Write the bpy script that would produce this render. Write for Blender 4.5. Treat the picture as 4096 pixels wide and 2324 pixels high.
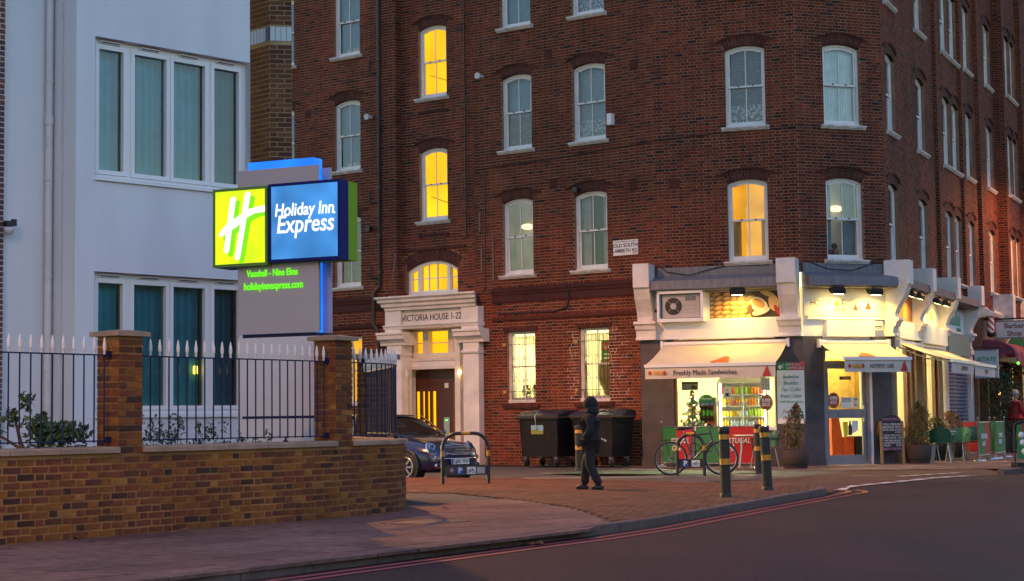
import bpy, bmesh, math, random
import numpy as np
from mathutils import Vector, Matrix
rad = math.radians
S = bpy.context.scene
COL = S.collection
for o in list(bpy.data.objects):
    bpy.data.objects.remove(o)

# ------------------------------------------------------------------ camera
cam_d = bpy.data.cameras.new('camera'); cam = bpy.data.objects.new('camera', cam_d); COL.objects.link(cam)
PIT, ROLL, EYE = 0.0732, -0.0123, 1.16
cp, sp, cr, sr = math.cos(PIT), math.sin(PIT), math.cos(ROLL), math.sin(ROLL)
fw = Vector((0, cp, sp)); up0 = Vector((0, -sp, cp)); rt0 = Vector((1, 0, 0))
rt = cr*rt0 + sr*up0; up = -sr*rt0 + cr*up0
cam.matrix_world = Matrix(((rt.x, up.x, -fw.x, 0), (rt.y, up.y, -fw.y, 0), (rt.z, up.z, -fw.z, EYE), (0, 0, 0, 1)))
cam_d.sensor_width = 36.0; cam_d.lens = 7000/4096*36.0
cam_d.clip_start = 0.1; cam_d.clip_end = 600
S.camera = cam

# ------------------------------------------------------------------ dusk sky, afterglow, exposure
W = bpy.data.worlds.new('World'); S.world = W; W.use_nodes = True
wn = W.node_tree.nodes; wl = W.node_tree.links
sky = wn.new('ShaderNodeTexSky'); sky.sky_type = 'NISHITA'; sky.sun_disc = False
sky.sun_elevation = rad(3.6); sky.sun_rotation = rad(320); sky.altitude = 20
sky.air_density = 1.0; sky.dust_density = 1.0; sky.ozone_density = 2.0
hs_ = wn.new('ShaderNodeHueSaturation'); hs_.inputs['Hue'].default_value = .528; hs_.inputs['Saturation'].default_value = .98
wl.new(sky.outputs['Color'], hs_.inputs['Color']); wl.new(hs_.outputs['Color'], wn['Background'].inputs['Color'])
wn['Background'].inputs['Strength'].default_value = 0.15
sun_d = bpy.data.lights.new('sun', 'SUN'); sun_d.energy = 0.02; sun_d.angle = rad(25); sun_d.color = (1.0, 0.62, 0.58)
sun = bpy.data.objects.new('sun', sun_d); COL.objects.link(sun)
sd = Vector((0.64, -0.77, -0.05)); sun.rotation_euler = sd.to_track_quat('-Z', 'Y').to_euler()
S.view_settings.view_transform = 'Standard'; S.view_settings.look = 'None'
S.view_settings.exposure = 2.4; S.view_settings.gamma = 1.0; S.view_settings.use_curve_mapping = False
S.render.engine = 'CYCLES'
S.cycles.use_denoising = True
S.cycles.max_bounces = 6; S.cycles.diffuse_bounces = 3; S.cycles.glossy_bounces = 3; S.cycles.transparent_max_bounces = 12
S.cycles.sample_clamp_indirect = 4.0; S.cycles.caustics_reflective = False; S.cycles.caustics_refractive = False

# ------------------------------------------------------------------ sodium street lamps standing just outside the view
LAMPS = [((-8.6, 3.2), (1.6, 1.6), 10.5, 880., 83), ((19.2, 52.3), (-1.0, -.3), 9.0, 400., 86), ((-5.7, 34.6), (1.0, -.8), 9.5, 1450., 80)]
def street_lamp_light(loc, watts, half):
    L = bpy.data.lights.new('sodium', 'SPOT'); L.energy = watts; L.color = (1.0, .37, .09); L.spot_size = rad(2*half); L.spot_blend = .55; L.shadow_soft_size = .18
    o = bpy.data.objects.new('sodium', L); COL.objects.link(o); o.location = loc; return o

# ------------------------------------------------------------------ materials
def _nt(name):
    m = bpy.data.materials.new(name); m.use_nodes = True
    n = m.node_tree.nodes; return m, n, m.node_tree.links, n['Principled BSDF']
def mat(name, col, rough=.6, metal=0., noise=None, bump=None, coat=0., spec=.5, trans=0., streak=None):
    m, n, l, b = _nt(name)
    b.inputs['Base Color'].default_value = (*col, 1); b.inputs['Roughness'].default_value = rough
    b.inputs['Metallic'].default_value = metal; b.inputs['Specular IOR Level'].default_value = spec
    if coat: b.inputs['Coat Weight'].default_value = coat; b.inputs['Coat Roughness'].default_value = .08
    if trans: b.inputs['Transmission Weight'].default_value = trans
    tc = n.new('ShaderNodeTexCoord')
    if noise:
        sc, amt = noise
        t = n.new('ShaderNodeTexNoise'); t.inputs['Scale'].default_value = sc; t.inputs['Detail'].default_value = 5
        l.new(tc.outputs['Object'], t.inputs['Vector'])
        if streak:
            mp = n.new('ShaderNodeMapping'); mp.inputs['Scale'].default_value = streak
            l.new(tc.outputs['Object'], mp.inputs['Vector']); l.new(mp.outputs['Vector'], t.inputs['Vector'])
        mr = n.new('ShaderNodeMapRange'); mr.inputs[1].default_value = .25; mr.inputs[2].default_value = .75
        mr.inputs[3].default_value = 1-amt; mr.inputs[4].default_value = 1+amt*.6
        l.new(t.outputs['Fac'], mr.inputs[0])
        mx = n.new('ShaderNodeMix'); mx.data_type = 'RGBA'; mx.blend_type = 'MULTIPLY'; mx.inputs[0].default_value = 1
        mx.inputs[6].default_value = (*col, 1); l.new(mr.outputs[0], mx.inputs[7]); l.new(mx.outputs[2], b.inputs['Base Color'])
        rr = n.new('ShaderNodeMapRange'); rr.inputs[3].default_value = max(0, rough-.1); rr.inputs[4].default_value = min(1, rough+.12)
        l.new(t.outputs['Fac'], rr.inputs[0]); l.new(rr.outputs[0], b.inputs['Roughness'])
    if bump:
        sc, st = bump
        t2 = n.new('ShaderNodeTexNoise'); t2.inputs['Scale'].default_value = sc; t2.inputs['Detail'].default_value = 4
        l.new(tc.outputs['Object'], t2.inputs['Vector'])
        bp = n.new('ShaderNodeBump'); bp.inputs['Strength'].default_value = st; bp.inputs['Distance'].default_value = .02
        l.new(t2.outputs['Fac'], bp.inputs['Height']); l.new(bp.outputs['Normal'], b.inputs['Normal'])
    return m
EK = .287     # lit things, scaled together with the exposure
def emat(name, col, strength, noise=None):
    strength = strength*EK
    m, n, l, b = _nt(name)
    b.inputs['Base Color'].default_value = (*[min(.8, c*.6) for c in col], 1)
    b.inputs['Emission Color'].default_value = (*col, 1); b.inputs['Emission Strength'].default_value = strength
    if noise:
        tc = n.new('ShaderNodeTexCoord'); t = n.new('ShaderNodeTexNoise'); t.inputs['Scale'].default_value = noise[0]; t.inputs['Detail'].default_value = 1
        l.new(tc.outputs['Object'], t.inputs['Vector'])
        mr = n.new('ShaderNodeMapRange'); mr.inputs[1].default_value = .3; mr.inputs[2].default_value = .7
        mr.inputs[3].default_value = strength*(1-noise[1]); mr.inputs[4].default_value = strength*(1+noise[1]*.5)
        l.new(t.outputs['Fac'], mr.inputs[0]); l.new(mr.outputs[0], b.inputs['Emission Strength'])
    return m
def brickmat(name, cols, rough=.85, nsc=30., stain=False):
    """colour picked per brick (per mesh island and per object), with a fine fired-clay grain"""
    m, n, l, b = _nt(name)
    g = n.new('ShaderNodeNewGeometry'); oi = n.new('ShaderNodeObjectInfo')
    ad = n.new('ShaderNodeMath'); ad.operation = 'ADD'; fr = n.new('ShaderNodeMath'); fr.operation = 'FRACT'
    l.new(g.outputs['Random Per Island'], ad.inputs[0]); l.new(oi.outputs['Random'], ad.inputs[1]); l.new(ad.outputs[0], fr.inputs[0])
    cr_ = n.new('ShaderNodeValToRGB'); cr_.color_ramp.interpolation = 'CONSTANT'
    e = cr_.color_ramp.elements; tot = sum(w for _, w in cols); acc = 0
    for i, (c, w) in enumerate(cols):
        el = e[i] if i < 2 else e.new(acc/tot)
        el.position = acc/tot; el.color = (*c, 1); acc += w
    l.new(fr.outputs[0], cr_.inputs[0])
    tc = n.new('ShaderNodeTexCoord')
    t = n.new('ShaderNodeTexNoise'); t.inputs['Scale'].default_value = nsc; t.inputs['Detail'].default_value = 5; l.new(tc.outputs['Object'], t.inputs['Vector'])
    t3 = n.new('ShaderNodeTexNoise'); t3.inputs['Scale'].default_value = .7; t3.inputs['Detail'].default_value = 4; l.new(g.outputs['Position'], t3.inputs['Vector'])
    mr = n.new('ShaderNodeMapRange'); mr.inputs[1].default_value = .3; mr.inputs[2].default_value = .7; mr.inputs[3].default_value = .62; mr.inputs[4].default_value = 1.3
    l.new(t.outputs['Fac'], mr.inputs[0])
    mr3 = n.new('ShaderNodeMapRange'); mr3.inputs[1].default_value = .3; mr3.inputs[2].default_value = .7; mr3.inputs[3].default_value = .7; mr3.inputs[4].default_value = 1.15
    l.new(t3.outputs['Fac'], mr3.inputs[0])
    mm = n.new('ShaderNodeMath'); mm.operation = 'MULTIPLY'; l.new(mr.outputs[0], mm.inputs[0]); l.new(mr3.outputs[0], mm.inputs[1])
    if stain:   # soot and rain streaks running down the wall
        mp = n.new('ShaderNodeMapping'); mp.inputs['Scale'].default_value = (1.3, 1.3, .16); l.new(g.outputs['Position'], mp.inputs['Vector'])
        t4 = n.new('ShaderNodeTexNoise'); t4.inputs['Scale'].default_value = 1.0; t4.inputs['Detail'].default_value = 6; l.new(mp.outputs[0], t4.inputs['Vector'])
        m4 = n.new('ShaderNodeMapRange'); m4.inputs[1].default_value = .35; m4.inputs[2].default_value = .62; m4.inputs[3].default_value = .62; m4.inputs[4].default_value = 1.12; l.new(t4.outputs['Fac'], m4.inputs[0])
        mm2 = n.new('ShaderNodeMath'); mm2.operation = 'MULTIPLY'; l.new(mm.outputs[0], mm2.inputs[0]); l.new(m4.outputs[0], mm2.inputs[1]); mm = mm2
    mx = n.new('ShaderNodeMix'); mx.data_type = 'RGBA'; mx.blend_type = 'MULTIPLY'; mx.inputs[0].default_value = 1
    l.new(cr_.outputs[0], mx.inputs[6]); l.new(mm.outputs[0], mx.inputs[7]); l.new(mx.outputs[2], b.inputs['Base Color'])
    b.inputs['Roughness'].default_value = rough; b.inputs['Specular IOR Level'].default_value = .3
    bp = n.new('ShaderNodeBump'); bp.inputs['Strength'].default_value = .35; bp.inputs['Distance'].default_value = .01
    l.new(t.outputs['Fac'], bp.inputs['Height']); l.new(bp.outputs['Normal'], b.inputs['Normal'])
    return m
def glassmat(name, refl=.12, tint=(1, 1, 1), rough=.0, wave=0., ior=1.5):
    m = bpy.data.materials.new(name); m.use_nodes = True; n = m.node_tree.nodes; l = m.node_tree.links
    n.remove(n['Principled BSDF'])
    tr = n.new('ShaderNodeBsdfTransparent'); tr.inputs[0].default_value = (*tint, 1)
    gl = n.new('ShaderNodeBsdfGlossy'); gl.inputs['Roughness'].default_value = rough
    lw = n.new('ShaderNodeFresnel'); lw.inputs[0].default_value = ior
    ad = n.new('ShaderNodeMath'); ad.operation = 'ADD'; ad.use_clamp = True; ad.inputs[1].default_value = refl; l.new(lw.outputs[0], ad.inputs[0])
    mx = n.new('ShaderNodeMixShader'); l.new(ad.outputs[0], mx.inputs[0]); l.new(tr.outputs[0], mx.inputs[1]); l.new(gl.outputs[0], mx.inputs[2])
    l.new(mx.outputs[0], n['Material Output'].inputs['Surface'])
    if wave:
        tc = n.new('ShaderNodeTexCoord'); t = n.new('ShaderNodeTexNoise'); t.inputs['Scale'].default_value = 2.2
        l.new(tc.outputs['Object'], t.inputs['Vector']); bp = n.new('ShaderNodeBump'); bp.inputs['Strength'].default_value = wave; bp.inputs['Distance'].default_value = .05
        l.new(t.outputs['Fac'], bp.inputs['Height']); l.new(bp.outputs['Normal'], gl.inputs['Normal'])
    return m
def lacemat(name, col, dens=.3, spot=.9, scale=16., cut=.22):
    m, n, l, b = _nt(name)
    b.inputs['Base Color'].default_value = (*col, 1); b.inputs['Roughness'].default_value = .9
    tc = n.new('ShaderNodeTexCoord'); v = n.new('ShaderNodeTexVoronoi'); v.inputs['Scale'].default_value = scale
    l.new(tc.outputs['Object'], v.inputs['Vector'])
    mr = n.new('ShaderNodeMapRange'); mr.inputs[1].default_value = cut; mr.inputs[2].default_value = cut+.12; mr.inputs[3].default_value = spot; mr.inputs[4].default_value = dens
    l.new(v.outputs['Distance'], mr.inputs[0]); l.new(mr.outputs[0], b.inputs['Alpha'])
    return m
def leafmat(name, cols):
    m, n, l, b = _nt(name)
    g = n.new('ShaderNodeNewGeometry'); cr_ = n.new('ShaderNodeValToRGB'); e = cr_.color_ramp.elements
    for i, c in enumerate(cols):
        el = e[i] if i < 2 else e.new(i/(len(cols)-1))
        el.position = i/(len(cols)-1); el.color = (*c, 1)
    l.new(g.outputs['Random Per Island'], cr_.inputs[0]); l.new(cr_.outputs[0], b.inputs['Base Color'])
    b.inputs['Roughness'].default_value = .55
    return m
def asphalt():
    """road surface: aggregate speckle, tyre-polished bands along the road, old patches"""
    m, n, l, b = _nt('asphalt')
    g = n.new('ShaderNodeNewGeometry')
    v = n.new('ShaderNodeTexVoronoi'); v.inputs['Scale'].default_value = 75; l.new(g.outputs['Position'], v.inputs['Vector'])
    mp = n.new('ShaderNodeMapping'); mp.vector_type = 'POINT'; mp.inputs['Rotation'].default_value = (0, 0, -.62); mp.inputs['Scale'].default_value = (.9, .06, 1); l.new(g.outputs['Position'], mp.inputs['Vector'])
    t = n.new('ShaderNodeTexNoise'); t.inputs['Scale'].default_value = 1.0; t.inputs['Detail'].default_value = 6; l.new(mp.outputs[0], t.inputs['Vector'])
    t2 = n.new('ShaderNodeTexNoise'); t2.inputs['Scale'].default_value = .35; t2.inputs['Detail'].default_value = 8; t2.inputs['Roughness'].default_value = .65; l.new(g.outputs['Position'], t2.inputs['Vector'])
    r1 = n.new('ShaderNodeValToRGB'); e = r1.color_ramp.elements; e[0].position = .32; e[0].color = (.022, .0105, .0105, 1); e[1].position = .68; e[1].color = (.048, .023, .022, 1); l.new(t.outputs['Fac'], r1.inputs[0])
    mr = n.new('ShaderNodeMapRange'); mr.inputs[3].default_value = .65; mr.inputs[4].default_value = 1.5; l.new(v.outputs['Color'], mr.inputs[0])
    mr2 = n.new('ShaderNodeMapRange'); mr2.inputs[1].default_value = .3; mr2.inputs[2].default_value = .7; mr2.inputs[3].default_value = .75; mr2.inputs[4].default_value = 1.25; l.new(t2.outputs['Fac'], mr2.inputs[0])
    mm = n.new('ShaderNodeMath'); mm.operation = 'MULTIPLY'; l.new(mr.outputs[0], mm.inputs[0]); l.new(mr2.outputs[0], mm.inputs[1])
    mx = n.new('ShaderNodeMix'); mx.data_type = 'RGBA'; mx.blend_type = 'MULTIPLY'; mx.inputs[0].default_value = 1; l.new(r1.outputs[0], mx.inputs[6]); l.new(mm.outputs[0], mx.inputs[7]); l.new(mx.outputs[2], b.inputs['Base Color'])
    r2 = n.new('ShaderNodeMapRange'); r2.inputs[1].default_value = .3; r2.inputs[2].default_value = .7; r2.inputs[3].default_value = .70; r2.inputs[4].default_value = .9; b.inputs['Specular IOR Level'].default_value = .25; l.new(t.outputs['Fac'], r2.inputs[0]); l.new(r2.outputs[0], b.inputs['Roughness'])
    bp = n.new('ShaderNodeBump'); bp.inputs['Strength'].default_value = .5; bp.inputs['Distance'].default_value = .012; l.new(v.outputs['Distance'], bp.inputs['Height']); l.new(bp.outputs['Normal'], b.inputs['Normal'])
    return m
M = {}
M['brick'] = brickmat('red_brick', [((0.1640, 0.0266, 0.0122), 4), ((0.1320, 0.0224, 0.0122), 4), ((0.1960, 0.0350, 0.0144), 3), ((0.1000, 0.0189, 0.0130), 3), ((0.1680, 0.0378, 0.0180), 2), ((0.0704, 0.0161, 0.0130), 1.6), ((0.0224, 0.0126, 0.0144), .6)], stain=True)
M['brick_dark'] = brickmat('dark_moulded_brick', [((0.0829, 0.0235, 0.0180), 3), ((0.0638, 0.0196, 0.0168), 3), ((0.1020, 0.0280, 0.0180), 2)])
M['mortar'] = mat('old_lime_mortar', (.27, .155, .095), .95, noise=(3, .4))
M['mortar_new'] = mat('fresh_repointing_mortar', (.62, .5, .42), .95, noise=(8, .2))
M['stock'] = brickmat('yellow_stock_brick', [((0.2646, 0.0989, 0.0207), 3), ((0.2156, 0.0791, 0.0192), 4), ((0.1666, 0.0533, 0.0207), 4), ((0.1127, 0.0396, 0.0207), 3), ((0.3136, 0.1419, 0.0370), .8), ((0.0588, 0.0275, 0.0192), 1.4), ((0.1862, 0.0499, 0.0237), 3)], nsc=18)
M['stock_mortar'] = mat('stock_brick_mortar', (.34, .15, .05), .95, noise=(.9, .6), bump=(60, .4))
M['brown'] = brickmat('brown_wirecut_brick', [((0.1275, 0.0528, 0.0288), 3), ((0.1062, 0.0416, 0.0256), 3), ((0.1530, 0.0656, 0.0336), 2), ((0.0850, 0.0336, 0.0240), 2)])
M['brown_mortar'] = mat('buff_mortar', (.34, .25, .13), .95, noise=(3, .3))
M['blue_glaze'] = mat('blue_glazed_brick', (.03, .04, .16), .12, coat=.6)
M['stone'] = mat('sandstone_coping', (.33, .23, .16), .85, noise=(4, .35), bump=(40, .3))
M['white'] = mat('white_gloss_paint', (.74, .72, .70), .4, noise=(5, .12))
M['stucco'] = mat('white_painted_stucco', (.70, .65, .62), .6, noise=(2.5, .18), bump=(25, .12))
M['dirty_white'] = mat('weathered_white_paint', (.60, .57, .55), .65, noise=(6, .35))
M['render'] = mat('smooth_white_render', (.70, .72, .76), .8, noise=(1.0, .10), bump=(70, .12), streak=(1.6, 1.6, .35))
M['upvc'] = mat('white_upvc', (.78, .78, .78), .35)
M['lead'] = mat('grey_lead', (.16, .165, .19), .55, noise=(4, .4), streak=(6, 6, .6))
M['granite'] = mat('dark_painted_pilaster', (.075, .065, .07), .6, noise=(3, .4), bump=(30, .15))
M['brownframe'] = mat('brown_timber_frame', (.16, .07, .04), .5, noise=(6, .3))
M['oakdoor'] = mat('dark_red_brown_door', (.085, .028, .02), .42, noise=(4, .25))
M['black'] = mat('black_metal', (.015, .015, .017), .4, noise=(8, .3))
M['pipe'] = mat('black_cast_iron', (.02, .02, .022), .5)
M['navy'] = mat('navy_gloss_paint', (.014, .012, .055), .5, spec=.25, noise=(10, .2))
M['finial'] = mat('white_finial_paint', (.75, .70, .68), .45)
M['glass'] = glassmat('window_glass', .05, (.9, .95, .97), wave=.025)
M['glass_clear'] = glassmat('shop_glass', .0, (.97, .98, .97), ior=1.25)
M['glass_stair'] = glassmat('stair_glass', .0, (.98, .97, .9), ior=1.18)
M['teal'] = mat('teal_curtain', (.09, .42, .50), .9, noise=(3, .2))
M['curtain_grey'] = mat('grey_curtain', (.30, .34, .36), .9, noise=(4, .3))
M['lace'] = lacemat('white_lace_net', (.70, .76, .82), .22, .6, 15., .16)
M['lace_border'] = lacemat('white_lace_border', (.75, .8, .85), .3, .95, 14., .42)
M['blind'] = mat('pale_blind', (.20, .38, .50), .85, noise=(3, .15))  # blue panel put behind bare glass; the reflected sky is in its colour
M['room'] = mat('unlit_room', (.05, .05, .055), .9)
M['stairlight'] = emat('sodium_lit_stairwell', (1.0, .57, .012), .68, (.8, .35))
M['amber'] = emat('amber_lit_room', (1.0, .50, .03), .50, (1.6, .4))
M['dimroom'] = emat('dim_lit_room', (.42, .40, .30), .16, (2.0, .6))
M['roomlamp'] = emat('dim_ceiling_lamp', (1., .72, .3), 1.6)
M['cream_int'] = mat('cream_interior_wall', (.78, .70, .46), .8)
M['white_int'] = mat('white_interior_panel', (.8, .78, .65), .6)
M['tube'] = emat('fluorescent_tube', (1.0, .91, .52), 120.)
M['asphalt'] = asphalt()
M['sidestreet'] = mat('worn_side_street_asphalt', (.075, .066, .062), .7, noise=(1.1, .4), bump=(150, .4))
M['flag'] = brickmat('concrete_paving_slab', [((0.1710, 0.0991, 0.0820), 3), ((0.1548, 0.0890, 0.0738), 3), ((0.1890, 0.1109, 0.0918), 2), ((0.1332, 0.0773, 0.0656), 2)], .85, 7.)
M['joint'] = mat('dark_paving_joint', (.055, .045, .04), .95)
M['paver'] = brickmat('brown_block_paver', [((0.1486, 0.0640, 0.0307), 3), ((0.1224, 0.0512, 0.0257), 3), ((0.1661, 0.0736, 0.0371), 2), ((0.1049, 0.0448, 0.0248), 2)], nsc=40)
M['kerb'] = mat('granite_kerb', (.15, .10, .09), .8, spec=.2, noise=(7, .35), bump=(60, .2))
M['redline'] = mat('red_road_paint', (.24, .035, .042), .6, noise=(6, .35))
M['orangeline'] = mat('worn_yellow_road_paint', (.45, .20, .04), .6, noise=(6, .3))
M['whiteline'] = mat('white_road_paint', (.62, .56, .56), .6, noise=(7, .3))
M['greenpaint'] = mat('green_cycle_lane_paint', (.05, .12, .06), .7, noise=(2.5, .5))
M['rust'] = mat('cast_iron_cover', (.06, .05, .05), .6, noise=(12, .3))

M['lettering'] = mat('black_sign_lettering', (.02, .018, .025), .5)
M['blacktext'] = mat('black_print', (.025, .022, .022), .6)
M['purpletext'] = mat('purple_print', (.2, .06, .22), .6)
M['redtext'] = mat('red_print', (.42, .03, .03), .6)
M['whitetext'] = mat('white_print', (.78, .76, .72), .6)
M['greentext'] = mat('green_print', (.03, .22, .09), .6)
M['steel'] = mat('brushed_steel', (.45, .45, .46), .32, metal=.9, noise=(6, .2))
M['chrome'] = mat('chrome', (.7, .7, .72), .08, metal=1.)
M['greenled'] = emat('green_display', (.2, 1., .1), 1.2)
M['bulb'] = emat('small_warm_bulb', (1., .72, .2), 25.)
M['batten'] = mat('weathered_timber', (.16, .10, .075), .85, noise=(9, .4))
M['teal_dark'] = mat('shaded_teal_curtain', (.05, .19, .24), .9, noise=(3, .2))  # darker copy of the teal curtain, shade put into the colour
M['bulb_dim'] = emat('bedside_bulb', (1., .66, .10), 2.0)
M['white_pipe'] = mat('white_painted_pipe', (.62, .58, .60), .5, noise=(6, .15))
M['purple_brick'] = brickmat('purple_grey_brick', [((.13, .06, .055), 2), ((.10, .055, .06), 2), ((.16, .075, .06), 1)])
M['pale_glaze'] = mat('glossy_glazed_brick', (.32, .38, .40), .08, coat=.8)
M['signgrey'] = mat('silver_grey_sign_panel', (.42, .36, .38), .5, noise=(2, .06))
M['signpale'] = mat('pale_sign_panel', (.62, .59, .62), .5, noise=(2, .06))
M['blueglow'] = emat('blue_lit_acrylic', (.008, .17, 1.0), .95, (2.2, .35))
M['greencase'] = mat('olive_green_case', (.10, .20, .01), .4)
M['greenstrip'] = mat('lime_green_case', (.20, .38, .015), .7, spec=.2)
M['bluecase'] = mat('deep_blue_case', (.006, .012, .13), .7, spec=.2)
M['greenface'] = emat('lit_lime_face', (.74, 1.0, .0), .66, (2.6, .28))
M['greenshade'] = emat('lit_green_face', (.20, .72, .0), .66)
M['blueface'] = emat('lit_blue_face', (.05, .27, .68), .62, (2.0, .6))
M['whiteglow'] = emat('lit_white_acrylic', (1., 1., .96), .72)
M['greenglow'] = emat('lit_green_letter', (.16, 1.0, .01), .62)
M['tile'] = mat('red_grey_parapet_tile', (.17, .12, .12), .7, noise=(4, .4))
M['acwhite'] = mat('aged_cream_enamel', (.46, .42, .38), .5, noise=(4, .15))
M['coffeebrown'] = mat('dark_coffee_print', (.06, .028, .014), .5)
M['crustdark'] = mat('dark_crust_print', (.17, .07, .02), .5)
M['crust'] = mat('crust_print', (.42, .22, .07), .5)
M['crustpale'] = mat('pale_crust_print', (.62, .42, .18), .5)
M['cupcream'] = mat('cream_cup_print', (.66, .58, .42), .5)
M['signboard'] = mat('white_sign_board', (.66, .64, .58), .5, noise=(2, .1))
M['orangeprint'] = mat('orange_print', (.62, .24, .02), .5)
M['orangefood'] = mat('orange_food_print', (.5, .17, .03), .5, noise=(3.5, .9), streak=(4, 4, 1.2))
M['palegreen'] = mat('pale_green_board', (.20, .26, .21), .6, noise=(3, .2))
M['alu'] = mat('grey_aluminium_door', (.27, .27, .30), .4, metal=.4, noise=(6, .15))
M['shutterblue'] = mat('blue_grey_shutter', (.12, .14, .24), .45, noise=(5, .2))
M['cafefloor'] = mat('cafe_floor_tile', (.35, .28, .2), .4)
M['fridgelight'] = emat('fridge_light_strip', (1., .95, .75), 22.)
M['xmasleaf'] = leafmat('christmas_tree_needles', [(.01, .07, .02), (.03, .14, .04), (.06, .2, .06)])
M['goldball'] = mat('gold_ornament', (.65, .38, .06), .35, metal=.5)
M['limepack'] = mat('green_packet', (.12, .5, .05), .35)
M['redpack'] = mat('red_packet', (.55, .06, .03), .35)
M['whitepack'] = mat('pale_packet', (.62, .62, .58), .5)
M['bluetext'] = mat('blue_window_print', (.03, .10, .42), .5)
M['amberprint'] = mat('amber_print', (.5, .25, .04), .5)
M['ochre'] = mat('ochre_canvas', (.55, .32, .06), .7, noise=(6, .4))
M['redleather'] = mat('orange_red_leather', (.55, .09, .02), .4)
M['menugreen'] = mat('green_menu_board', (.05, .32, .08), .6)
M['olivepot'] = mat('olive_glazed_pot', (.16, .12, .03), .5)
M['leafdark'] = leafmat('dark_leaf', [(.012, .03, .008), (.03, .06, .015), (.05, .09, .02)])
M['leafmid'] = leafmat('evergreen_leaf', [(.02, .05, .015), (.045, .09, .025), (.08, .13, .04)])
M['leafgold'] = leafmat('golden_conifer_leaf', [(.10, .07, .015), (.16, .11, .025), (.07, .06, .015), (.2, .13, .03)])
M['canvas'] = mat('cream_awning_canvas', (.62, .53, .38), .8, noise=(2, .1))
M['valance'] = mat('pale_valance_canvas', (.62, .55, .48), .8, noise=(3, .12))
M['redlogo'] = mat('orange_red_canvas_print', (.62, .10, .015), .7)
M['sodiumglass'] = emat('sodium_lantern_glass', (1., .5, .12), 10.)
M['floodglass'] = emat('floodlight_glass', (1., .8, .35), 22.)
M['fasciamaroon'] = mat('dark_maroon_fascia', (.09, .03, .03), .5, noise=(2, .3))
M['signlilac'] = mat('pale_sign_acrylic', (.50, .48, .52), .4)
M['signblue'] = mat('pale_blue_sign', (.40, .48, .55), .5)
M['maroontext'] = mat('maroon_print', (.12, .012, .015), .5)
M['maroon'] = mat('maroon_canopy_canvas', (.26, .025, .03), .8, noise=(3, .2))
M['purplecanvas'] = mat('purple_canopy_canvas', (.13, .025, .06), .8, noise=(3, .2))
M['orangebulb'] = emat('orange_bulb', (1., .40, .04), 5.)
M['barrel'] = mat('dark_oak_barrel', (.055, .035, .025), .75, noise=(6, .4), streak=(14, 14, 1.2))
M['soil'] = mat('soil', (.03, .022, .016), .95)
M['leafrust'] = leafmat('rust_leaf', [(.17, .07, .015), (.22, .10, .02), (.10, .05, .015), (.26, .12, .03)])
M['bollard'] = mat('bollard_black_plastic', (.022, .02, .02), .5, noise=(14, .3))
M['blackstand'] = mat('black_powder_coat', (.02, .022, .028), .35)
M['amberband'] = mat('amber_reflective_band', (.58, .27, .02), .35)
M['bluesign'] = mat('blue_parking_sticker', (.02, .10, .38), .4)
M['pinktext'] = mat('pink_chalk', (.55, .22, .35), .7)
M['rubber'] = mat('rubber', (.018, .018, .018), .7)
M['bikegrey'] = mat('dark_grey_bike_paint', (.05, .05, .058), .3, coat=.4)
M['binplastic'] = mat('black_bin_plastic', (.016, .014, .015), .6, spec=.2, noise=(5, .4), bump=(80, .15))
M['binlid'] = mat('blue_black_bin_lid', (.022, .024, .035), .4, noise=(5, .3))
M['stickerblue'] = mat('pale_blue_sticker', (.22, .40, .55), .5)
M['stickergreen'] = mat('olive_green_sticker', (.25, .28, .05), .5)
M['bannergreen'] = mat('green_banner_canvas', (.035, .22, .055), .65, noise=(3, .15))
M['bannerred'] = mat('red_banner_canvas', (.50, .015, .015), .6, noise=(3, .12))
M['chairgreen'] = mat('dark_green_plastic', (.015, .085, .055), .3)
M['chalkblack'] = mat('chalkboard_black', (.022, .025, .032), .7, noise=(4, .4))
M['pine'] = mat('varnished_pine', (.34, .19, .06), .5, noise=(5, .3), streak=(20, 20, 1.5))
M['carblue'] = mat('dark_blue_car_paint', (.012, .022, .075), .25, coat=1., metal=.3)
M['carroof'] = mat('black_car_roof', (.012, .012, .014), .2, coat=.8)
M['carglass'] = mat('dark_car_glass', (.012, .013, .014), .05, spec=.8)
M['orangeglass'] = mat('amber_lamp_glass', (.5, .2, .03), .2)
M['glove'] = mat('dark_wool', (.02, .018, .02), .9)
M['skin'] = mat('skin', (.42, .24, .17), .55)
M['mouth'] = mat('lips', (.32, .12, .10), .5)
M['hairdark'] = mat('dark_hair', (.02, .015, .012), .6)
M['hairgrey'] = mat('grey_hair', (.36, .34, .32), .6, noise=(40, .3))
M['coatdark'] = mat('black_wool_coat', (.014, .013, .016), .9, noise=(12, .3))
M['coatred'] = mat('red_jacket_cloth', (.30, .015, .025), .8, noise=(10, .3))
M['trouserdark'] = mat('charcoal_trouser_cloth', (.018, .017, .02), .9)
M['trousergrey'] = mat('grey_green_trouser_cloth', (.09, .085, .065), .9)
M['shoeblack'] = mat('black_shoe_leather', (.015, .014, .014), .4)
M['bark'] = mat('brown_bark', (.11, .06, .035), .9, noise=(12, .4), bump=(40, .6))
M['deadleaf'] = mat('dead_leaf', (.14, .065, .03), .8)

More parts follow.
